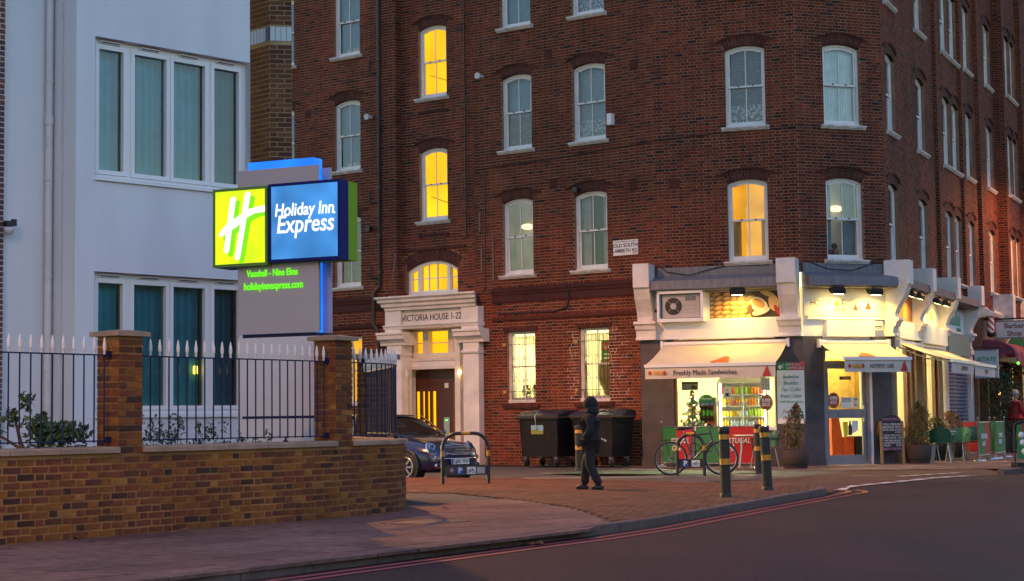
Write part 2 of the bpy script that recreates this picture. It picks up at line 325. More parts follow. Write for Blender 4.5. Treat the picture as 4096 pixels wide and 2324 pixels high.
# ------------------------------------------------------------------ geometry helpers
ORG = {}
def rng(s): return random.Random(s)
class MB:
    def __init__(s): s.v = []; s.f = []; s.mi = []; s.sm = []
    def add(s, vs, fs, mi=0, smooth=False):
        b = len(s.v); s.v += [tuple(v) for v in vs]
        for f in fs: s.f.append(tuple(b+i for i in f)); s.mi.append(mi); s.sm.append(smooth)
    def hexa(s, p, mi=0):   # p: 8 points, bottom ring 0-3 then top ring 4-7
        s.add(p, [(3, 2, 1, 0), (4, 5, 6, 7), (0, 1, 5, 4), (1, 2, 6, 5), (2, 3, 7, 6), (3, 0, 4, 7)], mi)
    def box(s, x0, x1, y0, y1, z0, z1, mi=0):
        s.hexa([(x0, y0, z0), (x1, y0, z0), (x1, y1, z0), (x0, y1, z0), (x0, y0, z1), (x1, y0, z1), (x1, y1, z1), (x0, y1, z1)], mi)
    def fbox(s, F, t0, t1, o0, o1, z0, z1, mi=0):   # o1 = outer face
        s.hexa([F.p(t0, o1, z0), F.p(t1, o1, z0), F.p(t1, o0, z0), F.p(t0, o0, z0), F.p(t0, o1, z1), F.p(t1, o1, z1), F.p(t1, o0, z1), F.p(t0, o0, z1)], mi)
    def quad(s, a, b, c, d, mi=0): s.add([a, b, c, d], [(0, 1, 2, 3)], mi)
    def fquad(s, F, t0, t1, o, z0, z1, mi=0): s.quad(F.p(t0, o, z0), F.p(t1, o, z0), F.p(t1, o, z1), F.p(t0, o, z1), mi)
    def prism(s, A, B, mi=0):   # two matching rings of points
        n = len(A); fs = [tuple(range(n)), tuple(range(2*n-1, n-1, -1))]
        fs += [(i, n+i, n+(i+1) % n, (i+1) % n) for i in range(n)]
        s.add(list(A)+list(B), fs, mi)
    def fpoly(s, F, pts, o0, o1, mi=0): s.prism([F.p(t, o1, z) for t, z in pts], [F.p(t, o0, z) for t, z in pts], mi)
    def fband(s, F, out, inn, o0, o1, mi=0):
        for i in range(len(out)-1):
            q = [out[i], out[i+1], inn[i+1], inn[i]]
            s.prism([F.p(t, o1, z) for t, z in q], [F.p(t, o0, z) for t, z in q], mi)
    def profile(s, F, t0, t1, prof, mi=0, e0=0, e1=0):   # moulding: profile (o,z) swept along t, mitred ends by e*o
        A = [F.p(t0-e0*o, o, z) for o, z in prof]; B = [F.p(t1+e1*o, o, z) for o, z in prof]
        s.prism(A, B, mi)
    def tube(s, pts, r, n=8, mi=0, caps=True, smooth=True):
        pts = [Vector(p) for p in pts]; rs = r if isinstance(r, (list, tuple)) else [r]*len(pts)
        t = (pts[1]-pts[0]).normalized(); a = Vector((0, 0, 1)) if abs(t.z) < .9 else Vector((1, 0, 0))
        u = t.cross(a).normalized(); rings = []
        for i, p in enumerate(pts):
            if i == 0: tt = pts[1]-pts[0]
            elif i == len(pts)-1: tt = pts[-1]-pts[-2]
            else: tt = (pts[i+1]-pts[i]).normalized()+(pts[i]-pts[i-1]).normalized()
            tt.normalize(); u = (u-tt*u.dot(tt)).normalized(); w = tt.cross(u)
            rings.append([p+(u*math.cos(2*math.pi*k/n)+w*math.sin(2*math.pi*k/n))*rs[i] for k in range(n)])
        vs = [q for R in rings for q in R]
        fs = [(i*n+k, i*n+(k+1) % n, (i+1)*n+(k+1) % n, (i+1)*n+k) for i in range(len(pts)-1) for k in range(n)]
        s.add(vs, fs, mi, smooth)
        if caps: s.add(rings[0][::-1], [tuple(range(n))], mi); s.add(rings[-1], [tuple(range(n))], mi)
    def lathe(s, prof, n=16, c=(0, 0, 0), mi=0, smooth=True, sx=1, sy=1):
        vs = []
        for r, z in prof:
            for k in range(n):
                a = 2*math.pi*k/n; vs.append((c[0]+r*sx*math.cos(a), c[1]+r*sy*math.sin(a), c[2]+z))
        m = len(prof)
        fs = [(i*n+k, i*n+(k+1) % n, (i+1)*n+(k+1) % n, (i+1)*n+k) for i in range(m-1) for k in range(n)]
        s.add(vs, fs, mi, smooth)
        if prof[0][0] > 1e-4: s.add(vs[:n][::-1], [tuple(range(n))], mi)
        if prof[-1][0] > 1e-4: s.add(vs[-n:], [tuple(range(n))], mi)
    def ball(s, c, r, n=10, mi=0, sz=(1, 1, 1)):
        pr = [(math.sin(math.pi*i/n), -math.cos(math.pi*i/n)) for i in range(n+1)]
        vs = [];
        for q, z in pr:
            for k in range(n):
                a = 2*math.pi*k/n; vs.append((c[0]+r*sz[0]*q*math.cos(a), c[1]+r*sz[1]*q*math.sin(a), c[2]+r*sz[2]*z))
        s.add(vs, [(i*n+k, i*n+(k+1) % n, (i+1)*n+(k+1) % n, (i+1)*n+k) for i in range(n) for k in range(n)], mi, True)
    def torus(s, c, R, r, ax=1, n=28, m=8, mi=0):
        vs = []
        for i in range(n):
            a = 2*math.pi*i/n
            for j in range(m):
                b = 2*math.pi*j/m; q = R+r*math.cos(b); h = r*math.sin(b)
                p = {1: (q*math.cos(a), h, q*math.sin(a)), 0: (h, q*math.cos(a), q*math.sin(a)), 2: (q*math.cos(a), q*math.sin(a), h)}[ax]
                vs.append((c[0]+p[0], c[1]+p[1], c[2]+p[2]))
        s.add(vs, [(i*m+j, ((i+1) % n)*m+j, ((i+1) % n)*m+(j+1) % m, i*m+(j+1) % m) for i in range(n) for j in range(m)], mi, True)
    def leaves(s, c, rr, n, size, R, mi=0, shell=.35, up=0.0):
        for _ in range(n):
            while True:
                d = Vector((R.uniform(-1, 1), R.uniform(-1, 1), R.uniform(-1, 1)))
                if 0.02 < d.length < 1: break
            d = d.normalized()*(shell+(1-shell)*R.random()**.6)
            p = Vector((c[0]+d.x*rr[0], c[1]+d.y*rr[1], c[2]+d.z*rr[2]))
            s.leaf(p, size*R.uniform(.6, 1.3), R, mi, up)
    def leaf(s, p, L, R, mi=0, up=0.0):
        a = Vector((R.uniform(-1, 1), R.uniform(-1, 1), R.uniform(-1, 1)+up)).normalized()
        b = a.cross(Vector((R.uniform(-1, 1), R.uniform(-1, 1), R.uniform(-1, 1)))).normalized()
        s.add([p-a*L*.5, p+b*L*.22, p+a*L*.5, p-b*L*.22], [(0, 1, 2, 3)], mi)
    def build(s, name, mats, parent=None, kind=None, smooth=None):
        me = bpy.data.meshes.new(name)
        v = np.array(s.v, dtype=np.float32).reshape(-1, 3)
        if parent is not None: v = v-np.array(ORG.get(parent.name, (0, 0, 0)), dtype=np.float32)
        me.from_pydata(v.tolist(), [], s.f)
        if not isinstance(mats, (list, tuple)): mats = [mats]
        for m in mats: me.materials.append(m)
        me.polygons.foreach_set('material_index', s.mi); me.polygons.foreach_set('use_smooth', s.sm); me.update()
        o = bpy.data.objects.new(name, me); COL.objects.link(o)
        if parent is not None: o.parent = parent; ORG[o.name] = ORG.get(parent.name, (0, 0, 0))
        if kind: o['kind'] = kind
        return o
def tag(o, label=None, cat=None, group=None, kind=None):
    if label: o['label'] = label
    if cat: o['category'] = cat
    if group: o['group'] = group
    if kind: o['kind'] = kind
    return o
def thing(name, label, cat, loc, rotz=0., group=None):
    """an Empty at the thing's base; rotz None = parts are given in world metres, else in local metres"""
    o = bpy.data.objects.new(name, None); o.empty_display_size = .2; COL.objects.link(o); o.location = loc
    if rotz is None: ORG[o.name] = tuple(loc)
    else: o.rotation_euler = (0, 0, rotz); ORG[o.name] = (0, 0, 0)
    return tag(o, label, cat, group)
def top(o, label, cat, group=None): return tag(o, label, cat, group)
def rebase(o):
    """move a single-mesh thing's origin to the bottom centre of its mesh"""
    n = len(o.data.vertices); a = np.empty(n*3, np.float32); o.data.vertices.foreach_get('co', a); a = a.reshape(-1, 3)
    c = np.array([(a[:, 0].min()+a[:, 0].max())/2, (a[:, 1].min()+a[:, 1].max())/2, a[:, 2].min()], np.float32)
    o.data.vertices.foreach_set('co', (a-c).ravel()); o.data.update(); o.location = c.tolist(); ORG[o.name] = tuple(c.tolist()); return o
KIDS = {}
def copy_tree(o, parent=None):
    c = o.copy(); COL.objects.link(c)
    if parent is not None: c.parent = parent
    for ch in list(o.children): copy_tree(ch, c)
    return c
def dup(root, loc, rotz=None, label=None, group=None):
    r = copy_tree(root); r.location = loc; ORG[r.name] = ORG.get(root.name, (0, 0, 0))
    if rotz is not None: r.rotation_euler = (0, 0, rotz)
    if label: r['label'] = label
    if group: r['group'] = group
    return r
def clone(o, name, parent, loc, rot=(0, 0, 0), scale=None):
    c = bpy.data.objects.new(name, o if isinstance(o, bpy.types.Mesh) else o.data); COL.objects.link(c); c.parent = parent
    b = ORG.get(parent.name, (0, 0, 0)); c.location = (loc[0]-b[0], loc[1]-b[1], loc[2]-b[2]); c.rotation_euler = rot
    if scale: c.scale = scale
    return c
def text(name, s, size, m, parent, O, u, v, ext=.003, align='CENTER', shear=0., bold=0., wide=1., space=1., kind=None, fit=None):
    cu = bpy.data.curves.new(name, 'FONT'); cu.body = s; cu.size = size; cu.align_x = align; cu.align_y = 'CENTER'
    cu.extrude = ext; cu.shear = shear; cu.offset = bold; cu.space_character = space; cu.resolution_u = 3
    tmp = bpy.data.objects.new('tmp', cu); me = tmp.to_mesh().copy(); bpy.data.objects.remove(tmp)
    me.name = name
    n = len(me.vertices); a = np.empty(n*3, np.float32); me.vertices.foreach_get('co', a); a = a.reshape(-1, 3)
    if fit: wide = fit/max(1e-6, float(a[:, 0].max()-a[:, 0].min()))
    u = np.array(u, np.float32); v = np.array(v, np.float32); w = np.cross(u, v); w /= np.linalg.norm(w)
    b = np.array(ORG.get(parent.name, (0, 0, 0)), np.float32) if parent is not None else 0
    q = np.array(O, np.float32)+np.outer(a[:, 0]*wide, u)+np.outer(a[:, 1], v)+np.outer(a[:, 2], w)-b
    me.vertices.foreach_set('co', q.ravel().astype(np.float32)); me.materials.clear(); me.materials.append(m); me.update()
    o = bpy.data.objects.new(name, me); COL.objects.link(o)
    if parent is not None: o.parent = parent; ORG[o.name] = ORG.get(parent.name, (0, 0, 0))
    return o
def ftext(name, s, size, m, parent, F, t, o, z, **k):
    return text(name, s, size, m, parent, F.p(t, o, z), (F.u.x, F.u.y, 0), (0, 0, 1), **k)

class Frame:
    """vertical facade frame: t along the wall (to the right seen from outside), o outward, z up"""
    def __init__(s, o, u): s.o = Vector((o[0], o[1])); s.u = Vector(u).normalized(); s.n = Vector((s.u.y, -s.u.x))
    def p(s, t, o, z): q = s.o+s.u*t+s.n*o; return (q.x, q.y, z)
    def ang(s): return math.atan2(s.u.y, s.u.x)
    def shift(s, t, o): q = s.o+s.u*t+s.n*o; return Frame((q.x, q.y), s.u)
K1, K2, K3 = (3.502, 41.891), (6.754, 40.759), (8.914, 41.527)
FA = Frame(K1, (.8095, -.5871)); FW = Frame(K1, (.9444, -.3287)); FV = Frame(K2, (.9422, .3350)); FC = Frame(K3, (.4192, .9079))

def arc(t0, t1, zs, rise, d=0., n=10, ext=0.):
    """segmental arch curve over t0..t1 springing at zs, offset outward by d"""
    a = (t1-t0)/2; R = (a*a+rise*rise)/(2*rise); tc = (t0+t1)/2; zc = zs+rise-R; th = math.asin(min(1, a/R))+ext/R
    return [(tc+(R+d)*math.sin(-th+2*th*i/n), zc+(R+d)*math.cos(-th+2*th*i/n)) for i in range(n+1)]

class Opening:
    def __init__(s, t0, t1, z0, z1, rise=0., ring=0.): s.t0, s.t1, s.z0, s.z1, s.rise, s.ring = t0, t1, z0, z1, rise, ring
    def cut(s, z):   # interval blocked at height z (including the arch ring), or None
        if z < s.z0: return None
        if z <= s.z1+(0 if s.rise else s.ring): return (s.t0, s.t1)
        if not s.rise: return None
        a = (s.t1-s.t0)/2; R = (a*a+s.rise**2)/(2*s.rise); zc = s.z1+s.rise-R; Ro = R+s.ring
        if z >= zc+Ro: return None
        tc = (s.t0+s.t1)/2; h = math.sqrt(max(0, Ro*Ro-(z-zc)**2)); th = math.asin(a/R); h = min(h, max(a, (z-zc)*math.tan(th)))
        return (tc-h, tc+h)
    def top(s): return s.z1+s.rise

def flemish(L0, L1, z0, z1, ops, R, seed=0, course=.075, joint=.012):
    """list of bricks (s0,s1,za,zb,full) in Flemish bond between L0..L1"""
    out = []; k = 0; z = z0
    while z+course*.6 < z1:
        zb = min(z+course-joint, z1); zc = (z+zb)/2
        cuts = sorted([c for c in (o.cut(zc) for o in ops) if c])
        segs = []; a = L0
        for c0, c1 in cuts:
            if c0 > a: segs.append((a, min(c0, L1)))
            a = max(a, c1)
            if a >= L1: break
        if a < L1: segs.append((a, L1))
        x = L0-((k % 2)*.16875)-.3375; i = 0
        while x < L1:
            ln_ = .2136 if i % 2 == 0 else .0999
            for a0, a1 in segs:
                p, q = max(x, a0), min(x+ln_, a1)
                if q-p > .028: out.append((p, q, z, zb, ln_ if (q-p) > ln_-.001 else 0))
            x += ln_+joint; i += 1
        z += course; k += 1
    return out
def brick_mesh(bricks, pos, R, proud=.007, depth=.03, cham=.003):
    """pos(s)->(x,y,tx,ty); one bmesh of chamfer-edged bricks"""
    mb = MB()
    for (a, b, z0, z1, _) in bricks:
        x, y, tx, ty = pos((a+b)/2); nx, ny = ty, -tx; h = (b-a)/2; pr = proud+R.uniform(-.0025, .0035); j = R.uniform(-.0015, .0015)
        V = []
        for o, hh, e in ((-depth, h, 0), (pr, h-cham, cham)):
            for sx, zz in ((-1, z0+e), (1, z0+e), (1, z1-e), (-1, z1-e)):
                V.append((x+tx*sx*hh+nx*o, y+ty*sx*hh+ny*o, zz+j))
        mb.add(V, [(4, 5, 6, 7), (0, 1, 5, 4), (1, 2, 6, 5), (2, 3, 7, 6), (3, 0, 4, 7)])
    return mb
def unit_bricks(name, m, proud=.007, depth=.03, seed=1, big=False):
    res = {}
    for ln_ in ((.2136, .0999) if not big else (.215, .1025)):
        for v in range(3):
            R = rng(seed*10+v); mb = MB(); h = ln_/2; V = []
            for o, hh, e in ((-depth, h, 0), (proud+R.uniform(-.002, .003), h-.003, .003)):
                for sx, zz in ((-1, e), (1, e), (1, (.065 if big else .063)-e), (-1, (.065 if big else .063)-e)): V.append((sx*hh+R.uniform(-.0008, .0008), -o, zz+R.uniform(-.001, .001)))
            mb.add(V, [(4, 5, 6, 7), (0, 1, 5, 4), (1, 2, 6, 5), (2, 3, 7, 6), (3, 0, 4, 7)])
            me = bpy.data.meshes.new(name); me.from_pydata(mb.v, [], mb.f); me.materials.append(m); me.update(); res[(ln_, v)] = me
    return res
def brickwork(parent, bricks, pos, m, R, single=0, proud=.007, seed=1, pick=None):
    """lay bricks: up to `single` full ones (largest in view) as objects, the rest joined as one stuff part"""
    keep = []
    if single:
        sc = []
        for i, b in enumerate(bricks):
            if b[4]:
                x, y, tx, ty = pos((b[0]+b[1])/2)
                d = math.hypot(x, y); face = abs((ty*x-tx*y)/d)
                if abs(x) < .30*y and (pick is None or pick(b, x, y)): sc.append((-(b[4]*face/d), i))
        keep = set(i for _, i in sorted(sc)[:single])
        U = unit_bricks('brick', m, proud, seed=seed, big=any(b[4] == .215 for b in bricks))
        for i in sorted(keep):
            b = bricks[i]; x, y, tx, ty = pos((b[0]+b[1])/2)
            clone(U[(b[4], R.randrange(3))], 'brick', parent, (x, y, b[2]), (0, 0, math.atan2(ty, tx)))
    rest = [b for i, b in enumerate(bricks) if i not in keep] if keep else bricks
    if rest: brick_mesh(rest, pos, R, proud).build('brickwork', m, parent, kind='stuff')
def straight(F, o=0.):
    def f(s): q = F.p(s, o, 0); return (q[0], q[1], F.u.x, F.u.y)
    return f
def wall_sheet(mb, F, t0, t1, z0, z1, ops, depth=.14, o=0., mi=0, rmi=0):
    """mortar face with holes and reveals"""
    T = sorted(set([t0, t1]+[x for w in ops for x in (w.t0, w.t1) if t0 < x < t1])); Z = sorted(set([z0, z1]+[x for w in ops for x in (w.z0, w.top()) if z0 < x < z1]))
    for a, b in zip(T, T[1:]):
        for c, d in zip(Z, Z[1:]):
            if not any(w.t0 <= (a+b)/2 <= w.t1 and w.z0 <= (c+d)/2 <= w.top() for w in ops): mb.fquad(F, a, b, o, c, d, mi)
    for w in ops:
        if w.t0 < t0-.01 or w.t1 > t1+.01: continue
        e = o+.006; i = o-depth
        mb.quad(F.p(w.t0, e, w.z0), F.p(w.t0, i, w.z0), F.p(w.t0, i, w.top()), F.p(w.t0, e, w.top()), rmi)
        mb.quad(F.p(w.t1, i, w.z0), F.p(w.t1, e, w.z0), F.p(w.t1, e, w.top()), F.p(w.t1, i, w.top()), rmi)
        mb.quad(F.p(w.t0, i, w.z0), F.p(w.t0, e, w.z0), F.p(w.t1, e, w.z0), F.p(w.t1, i, w.z0), rmi)
        if not w.rise: mb.quad(F.p(w.t0, e, w.z1), F.p(w.t0, i, w.z1), F.p(w.t1, i, w.z1), F.p(w.t1, e, w.z1), rmi)
def voussoirs(mb, F, w, o=0., thick=.215, width=.078, proud=.009, rowsplit=True, R=None):
    a = (w.t1-w.t0)/2; Rr = (a*a+w.rise**2)/(2*w.rise); th = math.asin(a/Rr); n = max(6, int(2*th*(Rr+thick/2)/width)); g = .006
    tc = (w.t0+w.t1)/2; zc = w.z1+w.rise-Rr; dth = 2*th/n
    for i in range(n):
        t0, t1 = -th+i*dth, -th+(i+1)*dth; ga = g/(Rr+thick/2)
        bands = [(0.002, thick)] if (not rowsplit or i % 2) else [(0.002, thick*.48), (thick*.53, thick)]
        if thick > .3: bands = [(k*thick/3+.003, (k+1)*thick/3-.007) for k in range(3)] if i % 2 else [(.003, thick/2-.005), (thick/2+.005, thick-.005)]
        for r0, r1 in bands:
            q = [(tc+(Rr+r)*math.sin(t), zc+(Rr+r)*math.cos(t)) for r, t in ((r0, t0+ga), (r0, t1-ga), (r1, t1-ga), (r1, t0+ga))]
            mb.prism([F.p(x, o+proud, z) for x, z in q], [F.p(x, o-.16, z) for x, z in q])
# ================================================================== GROUND
def sheet(name, polys, m, z, kind='structure', parent=None):
    mb = MB()
    for P in polys: mb.add([(x, y, z if len(q) == 0 else q[0]) for x, y, *q in P], [tuple(range(len(P)))])
    return mb.build(name, m, parent, kind=kind)
ground = sheet('ground', [[(-150, -60), (150, -60), (150, 250), (-150, 250)]], M['sidestreet'], -.16)
# main road, 10 cm below the pavements, follows the kerb
KERB = [(-8.6, 4.6), (-6.2, 8.2), (-4.3, 11.0), (-2.70, 13.28), (-2.083, 14.176), (-.148, 17.332), (.637, 18.553), (1.509, 20.115), (2.399, 22.061), (3.377, 24.303), (4.43, 26.728)]
NOSE = [(4.80, 27.50), (4.99, 28.10), (5.06, 28.86), (4.95, 29.60), (4.60, 30.25), (4.0, 30.85), (3.332, 31.30)]
BACK = [(.893, 33.841), (-2.104, 35.739), (-5.5, 37.6)]
EDGE = [(4.80, 27.50), (5.55, 29.75), (5.776, 30.299), (6.298, 31.203), (6.732, 31.774), (7.222, 32.543), (7.657, 33.176), (8.117, 33.972), (8.45, 34.322), (8.844, 34.777), (9.281, 35.156)]
road = sheet('road', [[(-8.6, 4.6), (-60, -60), (120, -60), (120, 120)] + [(45.0, 120), (26.5, 73.0), (14.2, 45.6), (11.2, 38.6), (10.235, 35.888)] + EDGE[::-1] + KERB[:-1][::-1][:0] + [(4.43, 26.728)] + KERB[:-1][::-1]], M['asphalt'], -.1)
# side street with its raised brown-block crossing
mb = MB(); SV = [(-5.5, 37.6, -.11), (-2.104, 35.739, -.11), (.893, 33.841, -.09), (3.2, 31.75, -.02), (5.2, 33.3, -.02), (7.0, 36.9, -.012), (3.6, 39.4, -.010), (2.95, 41.15, -.010), (-1.0, 45.05, -.03), (-12.5, 53.7, -.10), (-26, 63, -.11), (-26, 51, -.11)]
mb.add(SV, [(0, 1, 8, 9), (1, 2, 7, 8), (2, 3, 6, 7), (3, 4, 6), (4, 5, 6), (0, 9, 10, 11)]); side = mb.build('side_street', M['sidestreet'], kind='structure')
mb = MB(); R = rng(5)
TB = [(4.80, 27.50), (5.45, 29.55), (6.298, 31.203), (7.222, 32.543), (8.117, 33.972), (9.281, 35.156), (10.235, 35.888), (9.9, 37.0), (7.0, 36.9), (5.2, 33.3), (3.332, 31.30), (4.6, 30.25), (5.06, 28.86)]
TZ = [-.094]*7 + [-.014, -.014, -.016, -.02, -.05, -.08]
mb.add([(x, y, z) for (x, y), z in zip(TB, TZ)], [tuple(range(len(TB)))])
crossing = mb.build('road_crossing', M['paver'], kind='structure')
def herring(poly, zfun, R, ang=.8, o=.004, sz=(.2, .1), g=.006):
    """lay small blocks over a polygon"""
    mb = MB(); xs = [p[0] for p in poly]; ys = [p[1] for p in poly]; cx, cy = sum(xs)/len(xs), sum(ys)/len(ys); ca, sa = math.cos(ang), math.sin(ang); L = 14
    n = int(L/sz[1])
    def inside(x, y):
        c = False; j = len(poly)-1
        for i in range(len(poly)):
            if (poly[i][1] > y) != (poly[j][1] > y) and x < (poly[j][0]-poly[i][0])*(y-poly[i][1])/(poly[j][1]-poly[i][1])+poly[i][0]: c = not c
            j = i
        return c
    for j in range(-n, n):
        for i in range(-int(L/sz[0]), int(L/sz[0])):
            u0 = i*sz[0]+(sz[0]/2 if j % 2 else 0); v0 = j*sz[1]
            x, y = cx+ca*(u0+sz[0]/2)-sa*(v0+sz[1]/2), cy+sa*(u0+sz[0]/2)+ca*(v0+sz[1]/2)
            if not inside(x, y): continue
            z = zfun(x, y)+o+R.uniform(-.0012, .0012); V = []
            for h, zz in ((0, z-.012), (.002, z)):
                for u, v in ((u0+g/2+h, v0+g/2+h), (u0+sz[0]-g/2-h, v0+g/2+h), (u0+sz[0]-g/2-h, v0+sz[1]-g/2-h), (u0+g/2+h, v0+sz[1]-g/2-h)):
                    V.append((cx+ca*u-sa*v, cy+sa*u+ca*v, zz))
            mb.add(V, [(4, 5, 6, 7), (0, 1, 5, 4), (1, 2, 6, 5), (2, 3, 7, 6), (3, 0, 4, 7)])
    return mb
# block-paved island
ISL = [(-1.40, 28.1), (-.949, 27.842), (-.253, 26.098), (.302, 24.591), (.729, 22.99), (.967, 21.289), (1.067, 19.865), (1.42, 20.2), (2.27, 22.12), (3.25, 24.36), (4.30, 26.78), (4.66, 27.55), (4.85, 28.15), (4.92, 28.86), (4.82, 29.53), (4.5, 30.14), (3.9, 30.72), (3.25, 31.17), (.85, 33.7), (-2.15, 35.6), (-5.4, 37.4), (-5.2, 33.5), (-2.6, 28.9)]
island = sheet('paved_island', [ISL], M['joint'], -.006)
herring(ISL, lambda x, y: 0, rng(3), ang=.62).build('block_paver', M['paver'], island, kind='stuff')
# kerb stones
kerb = bpy.data.objects.new('kerb', None); COL.objects.link(kerb); kerb['kind'] = 'structure'
def resample(P, step):
    out = [Vector((P[0][0], P[0][1]))]; acc = 0
    for a, b in zip(P, P[1:]):
        a, b = Vector(a[:2]), Vector(b[:2]); L = (b-a).length; d = step-acc
        while d < L: out.append(a+(b-a)*d/L); d += step
        acc = (acc+L) % step
    return out
def kerb_line(P, step=.914, w=.15, h0=-.15, h1=.004, parent=None, seed=0):
    Q = resample(P, step)+[Vector(P[-1][:2])]; R = rng(seed)
    for a, b in zip(Q, Q[1:]):
        d = b-a
        if d.length < .2: continue
        u = d.normalized(); n = Vector((-u.y, u.x)); a2, b2 = a+u*.005, b-u*.005; mb = MB(); j = R.uniform(-.003, .003)
        prof = [(0, h0), (0, h1-.012), (.012, h1), (w, h1), (w, h0)]
        A = [(a2.x+n.x*o, a2.y+n.y*o, z+j) for o, z in prof]; B = [(b2.x+n.x*o, b2.y+n.y*o, z+j) for o, z in prof]
        mb.prism(A, B); mb.build('kerb_stone', M['kerb'], kerb)
kerb_line(KERB[3:]+NOSE[:1], seed=1); kerb_line(NOSE, .5, seed=2)
kerb_line([(10.0, 35.9), (10.40, 36.35), (11.35, 38.55), (14.35, 45.5), (26.6, 72.9)], .914, seed=3)
kerb_line([(-4.3, 11.0), (-2.70, 13.28)], .914, seed=7)
for i, (a, b) in enumerate(zip(BACK, BACK[1:])): pass
mb = MB()
for a, b in (((3.332, 31.30), (.893, 33.841)), ((.893, 33.841), (-2.104, 35.739)), ((-2.104, 35.739), (-5.5, 37.6))):
    a, b = Vector(a), Vector(b); u = (b-a).normalized(); n = Vector((-u.y, u.x))
    L = (b-a).length; k = int(L/.914)
    for i in range(k):
        p, q = a+u*(L*i/k+.004), a+u*(L*(i+1)/k-.004); mb = MB()
        mb.hexa([(p.x, p.y, -.05), (q.x, q.y, -.05), (q.x+n.x*.14, q.y+n.y*.14, -.05), (p.x+n.x*.14, p.y+n.y*.14, -.05), (p.x, p.y, .002), (q.x, q.y, .002), (q.x+n.x*.14, q.y+n.y*.14, .002), (p.x+n.x*.14, p.y+n.y*.14, .002)])
        mb.build('edging_stone', M['kerb'], kerb)
# flagstone footway along the boundary wall, every slab its own piece
FLAG = [(-9.5, 5.6), (-8.1, 5.3), (-6.07, 8.3), (-4.17, 11.1), (-2.58, 13.38), (-.02, 17.25), (.76, 18.45), (1.067, 19.8), (.93, 21.289), (.69, 22.99), (.26, 24.591), (-.29, 26.098), (-.98, 27.8), (-1.5, 28.3), (-2.7, 29.2), (-5.2, 33.8), (-9, 30), (-12, 20)]
pave = sheet('pavement', [FLAG], M['joint'], -.008)
def inpoly(poly, x, y):
    c = False; j = len(poly)-1
    for i in range(len(poly)):
        if (poly[i][1] > y) != (poly[j][1] > y) and x < (poly[j][0]-poly[i][0])*(y-poly[i][1])/(poly[j][1]-poly[i][1])+poly[i][0]: c = not c
        j = i
    return c
def clip(poly, pts):
    """cut a slab (convex) by the polygon edges it crosses"""
    c = Vector((sum(p[0] for p in pts)/4, sum(p[1] for p in pts)/4)); P = [Vector(p) for p in pts]
    if all(inpoly(poly, p.x, p.y) for p in P): return P
    if not inpoly(poly, c.x, c.y) and not any(inpoly(poly, p.x, p.y) for p in P): return None
    E = []
    for a, b in zip(poly, poly[1:]+poly[:1]):
        a, b = Vector(a), Vector(b); t = max(0, min(1, (c-a).dot(b-a)/(b-a).length_squared)); E.append(((a+(b-a)*t-c).length, a, b))
    area = sum(a[0]*b[1]-b[0]*a[1] for a, b in zip(poly, poly[1:]+poly[:1])); sg = 1 if area > 0 else -1
    for d, a, b in sorted(E, key=lambda e: e[0])[:2]:
        if d > .75: continue
        n = Vector((-(b-a).y, (b-a).x))*sg; Q = []
        for p, q in zip(P, P[1:]+P[:1]):
            dp, dq = (p-a).dot(n), (q-a).dot(n)
            if dp >= 0: Q.append(p)
            if (dp >= 0) != (dq >= 0): Q.append(p+(q-p)*dp/(dp-dq))
        P = Q
        if len(P) < 3: return None
    A = abs(sum(a.x*b.y-b.x*a.y for a, b in zip(P, P[1:]+P[:1])))/2
    return P if A > .012 else None
def slab(P, z, R, m, parent):
    mb = MB(); mb.prism([(p.x, p.y, z+R.uniform(-.0015, .0015)) for p in P], [(p.x, p.y, -.03) for p in P]); mb.build('paving_slab', m, parent)
R = rng(11); a0 = Vector((-5.0, 17.14)); u = Vector((.5886, .8085)); n = Vector((.8085, -.5886))
row = 0; v = -1.2
while v < 5.2:
    h = .62 if row % 2 else .60; x = -9 + R.uniform(0, .4)
    while x < 15:
        L = R.choice([.6, .75, .9]); P = []
        for uu, vv in ((x+.006, v+.006), (x+L-.006, v+.006), (x+L-.006, v+h-.006), (x+.006, v+h-.006)): q = a0+u*uu+n*vv; P.append((q.x, q.y))
        P = clip(FLAG, P)
        if P and P[0][1] > 8 and P[0][1] < 30:
            slab(P, R.uniform(-.0015, .0015), R, M['flag'], pave)
        x += L
    v += h; row += 1
# cast iron cover let into the flags
cv = MB(); c = Vector((-1.0, 20.0))
for (a, b, z, mi) in ((.42, .30, .006, 0), (.36, .24, .009, 0)):
    P = [c+u*i*a+n*j*b for i, j in ((-1, -1), (1, -1), (1, 1), (-1, 1))]
    cv.hexa([(p.x, p.y, -.02) for p in P]+[(p.x, p.y, z) for p in P])
cv.build('access_cover', M['rust'], pave)
